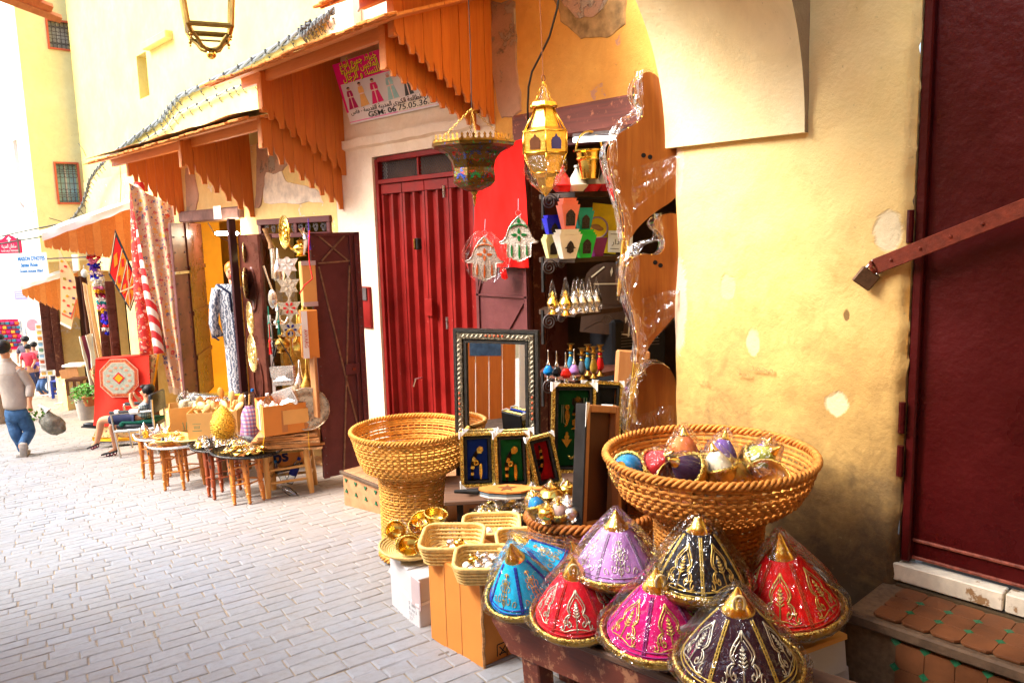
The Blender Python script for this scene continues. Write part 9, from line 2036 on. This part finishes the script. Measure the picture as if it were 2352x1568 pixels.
t=T('blue_stool','dark blue openwork plastic stool by the postcard racks','stool',M=onD(141,912,18.6)); q=MB(); q.box((0,0,.40),(.30,.30,.04),b=.01); q.build('seat',plain('navy plastic',(.02,.04,.24),.4),t); [(lambda q:(q.box((x,y,.2),(.05,.05,.40)),q.build('leg',plain('navy plastic',(.02,.04,.24),.4),t)))(MB())for x in(-.12,.12)for y in(-.12,.12)]
for z in(.12,.24):q=MB(); q.box((0,-.125,z),(.2,.02,.04)); q.build('stretcher',plain('navy plastic',(.02,.04,.24),.4),t)
t=T('carved_stand','brown carved wooden stand with a pale cloth on top, near the cream robe','stand',M=onD(182,905,14.2)); q=MB(); q.box((0,0,.28),(.30,.3,.04)); q.build('shelf',M_['hardboard'],t); q=MB(); q.box((0,-.12,.42),(.32,.02,.16),RO(rad(-10),4,'Y')); q.build('carved_panel',M_['framewood'],t); q=MB(); q.box((0,0,.54),(.36,.3,.04),b=.01); q.build('folded_cloth',M_['white'],t); [(lambda q:(q.box((x,y,.14),(.04,.04,.28)),q.build('leg',M_['hardboard'],t)))(MB())for x in(-.13,.13)for y in(-.12,.12)]
# flowerpot on a pale planter
t=T('planter','pale worn concrete planter under the fern pot','planter',M=onD(203,962,12.2)); q=MB(); q.lathe([(.15,0),(.17,.05),(.20,.28),(.21,.34),(.17,.34),(.16,.30)],14,DG((.8,.8,1,1))); q.build('planter_body',plain('concrete',(.46,.40,.34),.9,bst=.5),t,40)
t=T('potted_fern','bright green leafy plant in a terracotta pot beside the red carpet','plant',M=onD(207,925,12.0)); q=MB(); q.lathe([(.07,-.04),(.10,.08),(.11,.10),(.09,.10)],14); q.build('pot',plain('terracotta',(.50,.15,.05),.8),t,40); q=MB()
for k in range(420):
 a,r,h=R.uniform(0,6.28),R.uniform(0,.20),R.uniform(.08,.30); p=Vector((r*math.cos(a)-.05,r*math.sin(a),h-r*.35)); d_=Vector((math.cos(a),math.sin(a),R.uniform(-.6,.9))).normalized(); s_=d_.orthogonal().normalized()*.010; q.add([p,p+d_*.022+s_,p+d_*.05,p+d_*.022-s_],[(0,1,2,3)])
q.build('leaves',plain('fern green',(.09,.30,.03),.6,var=.5,vs=30),t,kind='stuff')
q=MB(); [q.tube([(0,0,.06),(R.uniform(-.15,.05),R.uniform(-.1,.1),.24)],.004,4)for _ in range(10)]; q.build('stems',plain('fern stem',(.08,.2,.03),.7),t,kind='stuff')
t=T('black_shoe','black shoe on the paving beside the red carpet','shoe',M=onD(209,980,11.6,0,0,6)); q=MB(); q.ball((0,0,.03),(.12,.045,.04),12,8); q.build('shoe_upper',M_['leather'],t,180); q=MB(); q.box((0,0,0),(.25,.09,.02),b=.008); q.build('shoe_sole',M_['rubber'],t)
# small far figures
def far_person(label,u,vh,vf,d,top,legs,hair=(.012,.01,.01),face=0,sit=False):
 s=d/F; t=T('person',label,'person',M=onD(u,vf,d,face)); h=(vf-vh)*s; hd=h/7.2 if not sit else h/5.2; q_=lambda x,z,y=0:Vector((x*h,y*h,z*h)); k=.12 if not sit else .15
 skin_mesh('body',{'pel':(q_(0,.48),.07*h),'ch':(q_(0,.72),.075*h),'nk':(q_(0,.86),.03*h),'hd':(q_(0,.93,-.005),hd*.46),'sl':(q_(-k,.80),.035*h),'el':(q_(-k*1.3,.63,-.04),.026*h),'hl':(q_(-k*.9,.50,-.12),.02*h),'sr':(q_(k,.80),.035*h),'er':(q_(k*1.3,.63,-.04),.026*h),'hr':(q_(k*.9,.50,-.12),.02*h),'kl':(q_(-.05,.26,-.02 if not sit else-.2),.045*h),'fl':(q_(-.05,.02,0),.03*h),'kr':(q_(.05,.26,-.02 if not sit else-.2),.045*h),'fr':(q_(.05,.02,0),.03*h)},
  [('pel','ch'),('ch','nk'),('nk','hd'),('ch','sl'),('sl','el'),('el','hl'),('ch','sr'),('sr','er'),('er','hr'),('pel','kl'),('kl','fl'),('pel','kr'),('kr','fr')],M_['skin'],t,sub=1)
 skin_mesh('top',{'hem':(q_(0,.48),(.10*h,.08*h)),'ch':(q_(0,.74),(.10*h,.08*h)),'nk':(q_(0,.83),.05*h),'sl':(q_(-k,.80),.05*h),'el':(q_(-k*1.25,.66,-.03),.042*h),'sr':(q_(k,.80),.05*h),'er':(q_(k*1.25,.66,-.03),.042*h)},[('hem','ch'),('ch','nk'),('ch','sl'),('sl','el'),('ch','sr'),('sr','er')],plain('top '+label[:14],top,.85),t,sub=1)
 skin_mesh('trousers',{'pel':(q_(0,.47),(.095*h,.08*h)),'kl':(q_(-.05,.26,-.02 if not sit else-.2),.055*h),'fl':(q_(-.05,.06,0),.045*h),'kr':(q_(.05,.26,-.02 if not sit else-.2),.055*h),'fr':(q_(.05,.06,0),.045*h)},[('pel','kl'),('kl','fl'),('pel','kr'),('kr','fr')],plain('legs '+label[:14],legs,.85),t,sub=1)
 q=MB(); c=q_(0,.955,.012); q.ball(tuple(c),(hd*.52,hd*.52,hd*.46),10,8);
 if 'long' in label:q.ball((0,.03*h,.84*h),(hd*.55,hd*.3,hd*.8),8,6)
 q.build('hair',plain('hair far',hair,.5),t,180)
far_person('woman with long dark hair and a white top at the far stall',13,768,900,20.5,(.80,.78,.78),(.05,.16,.26))
far_person('boy in a red shirt at the far stall',74,790,895,19.5,(.62,.05,.08),(.05,.06,.14)); far_person('boy in a pale red shirt behind the stall table',88,785,895,20.2,(.66,.14,.14),(.04,.04,.08)); far_person('dark haired person beside the scarves',70,772,890,21.5,(.12,.10,.14),(.04,.04,.06)); far_person('person in a grey top behind the slim postcard rack',132,790,905,19.6,(.34,.34,.36),(.06,.06,.12))
far_person('person in a pale hooded top at the street edge of the view',-2,775,1000,15.5,(.74,.70,.68),(.30,.22,.16),hair=(.70,.66,.62)); far_person('seated person in jeans among the far stalls',106,812,912,20.0,(.10,.05,.20),(.06,.12,.26),sit=True)
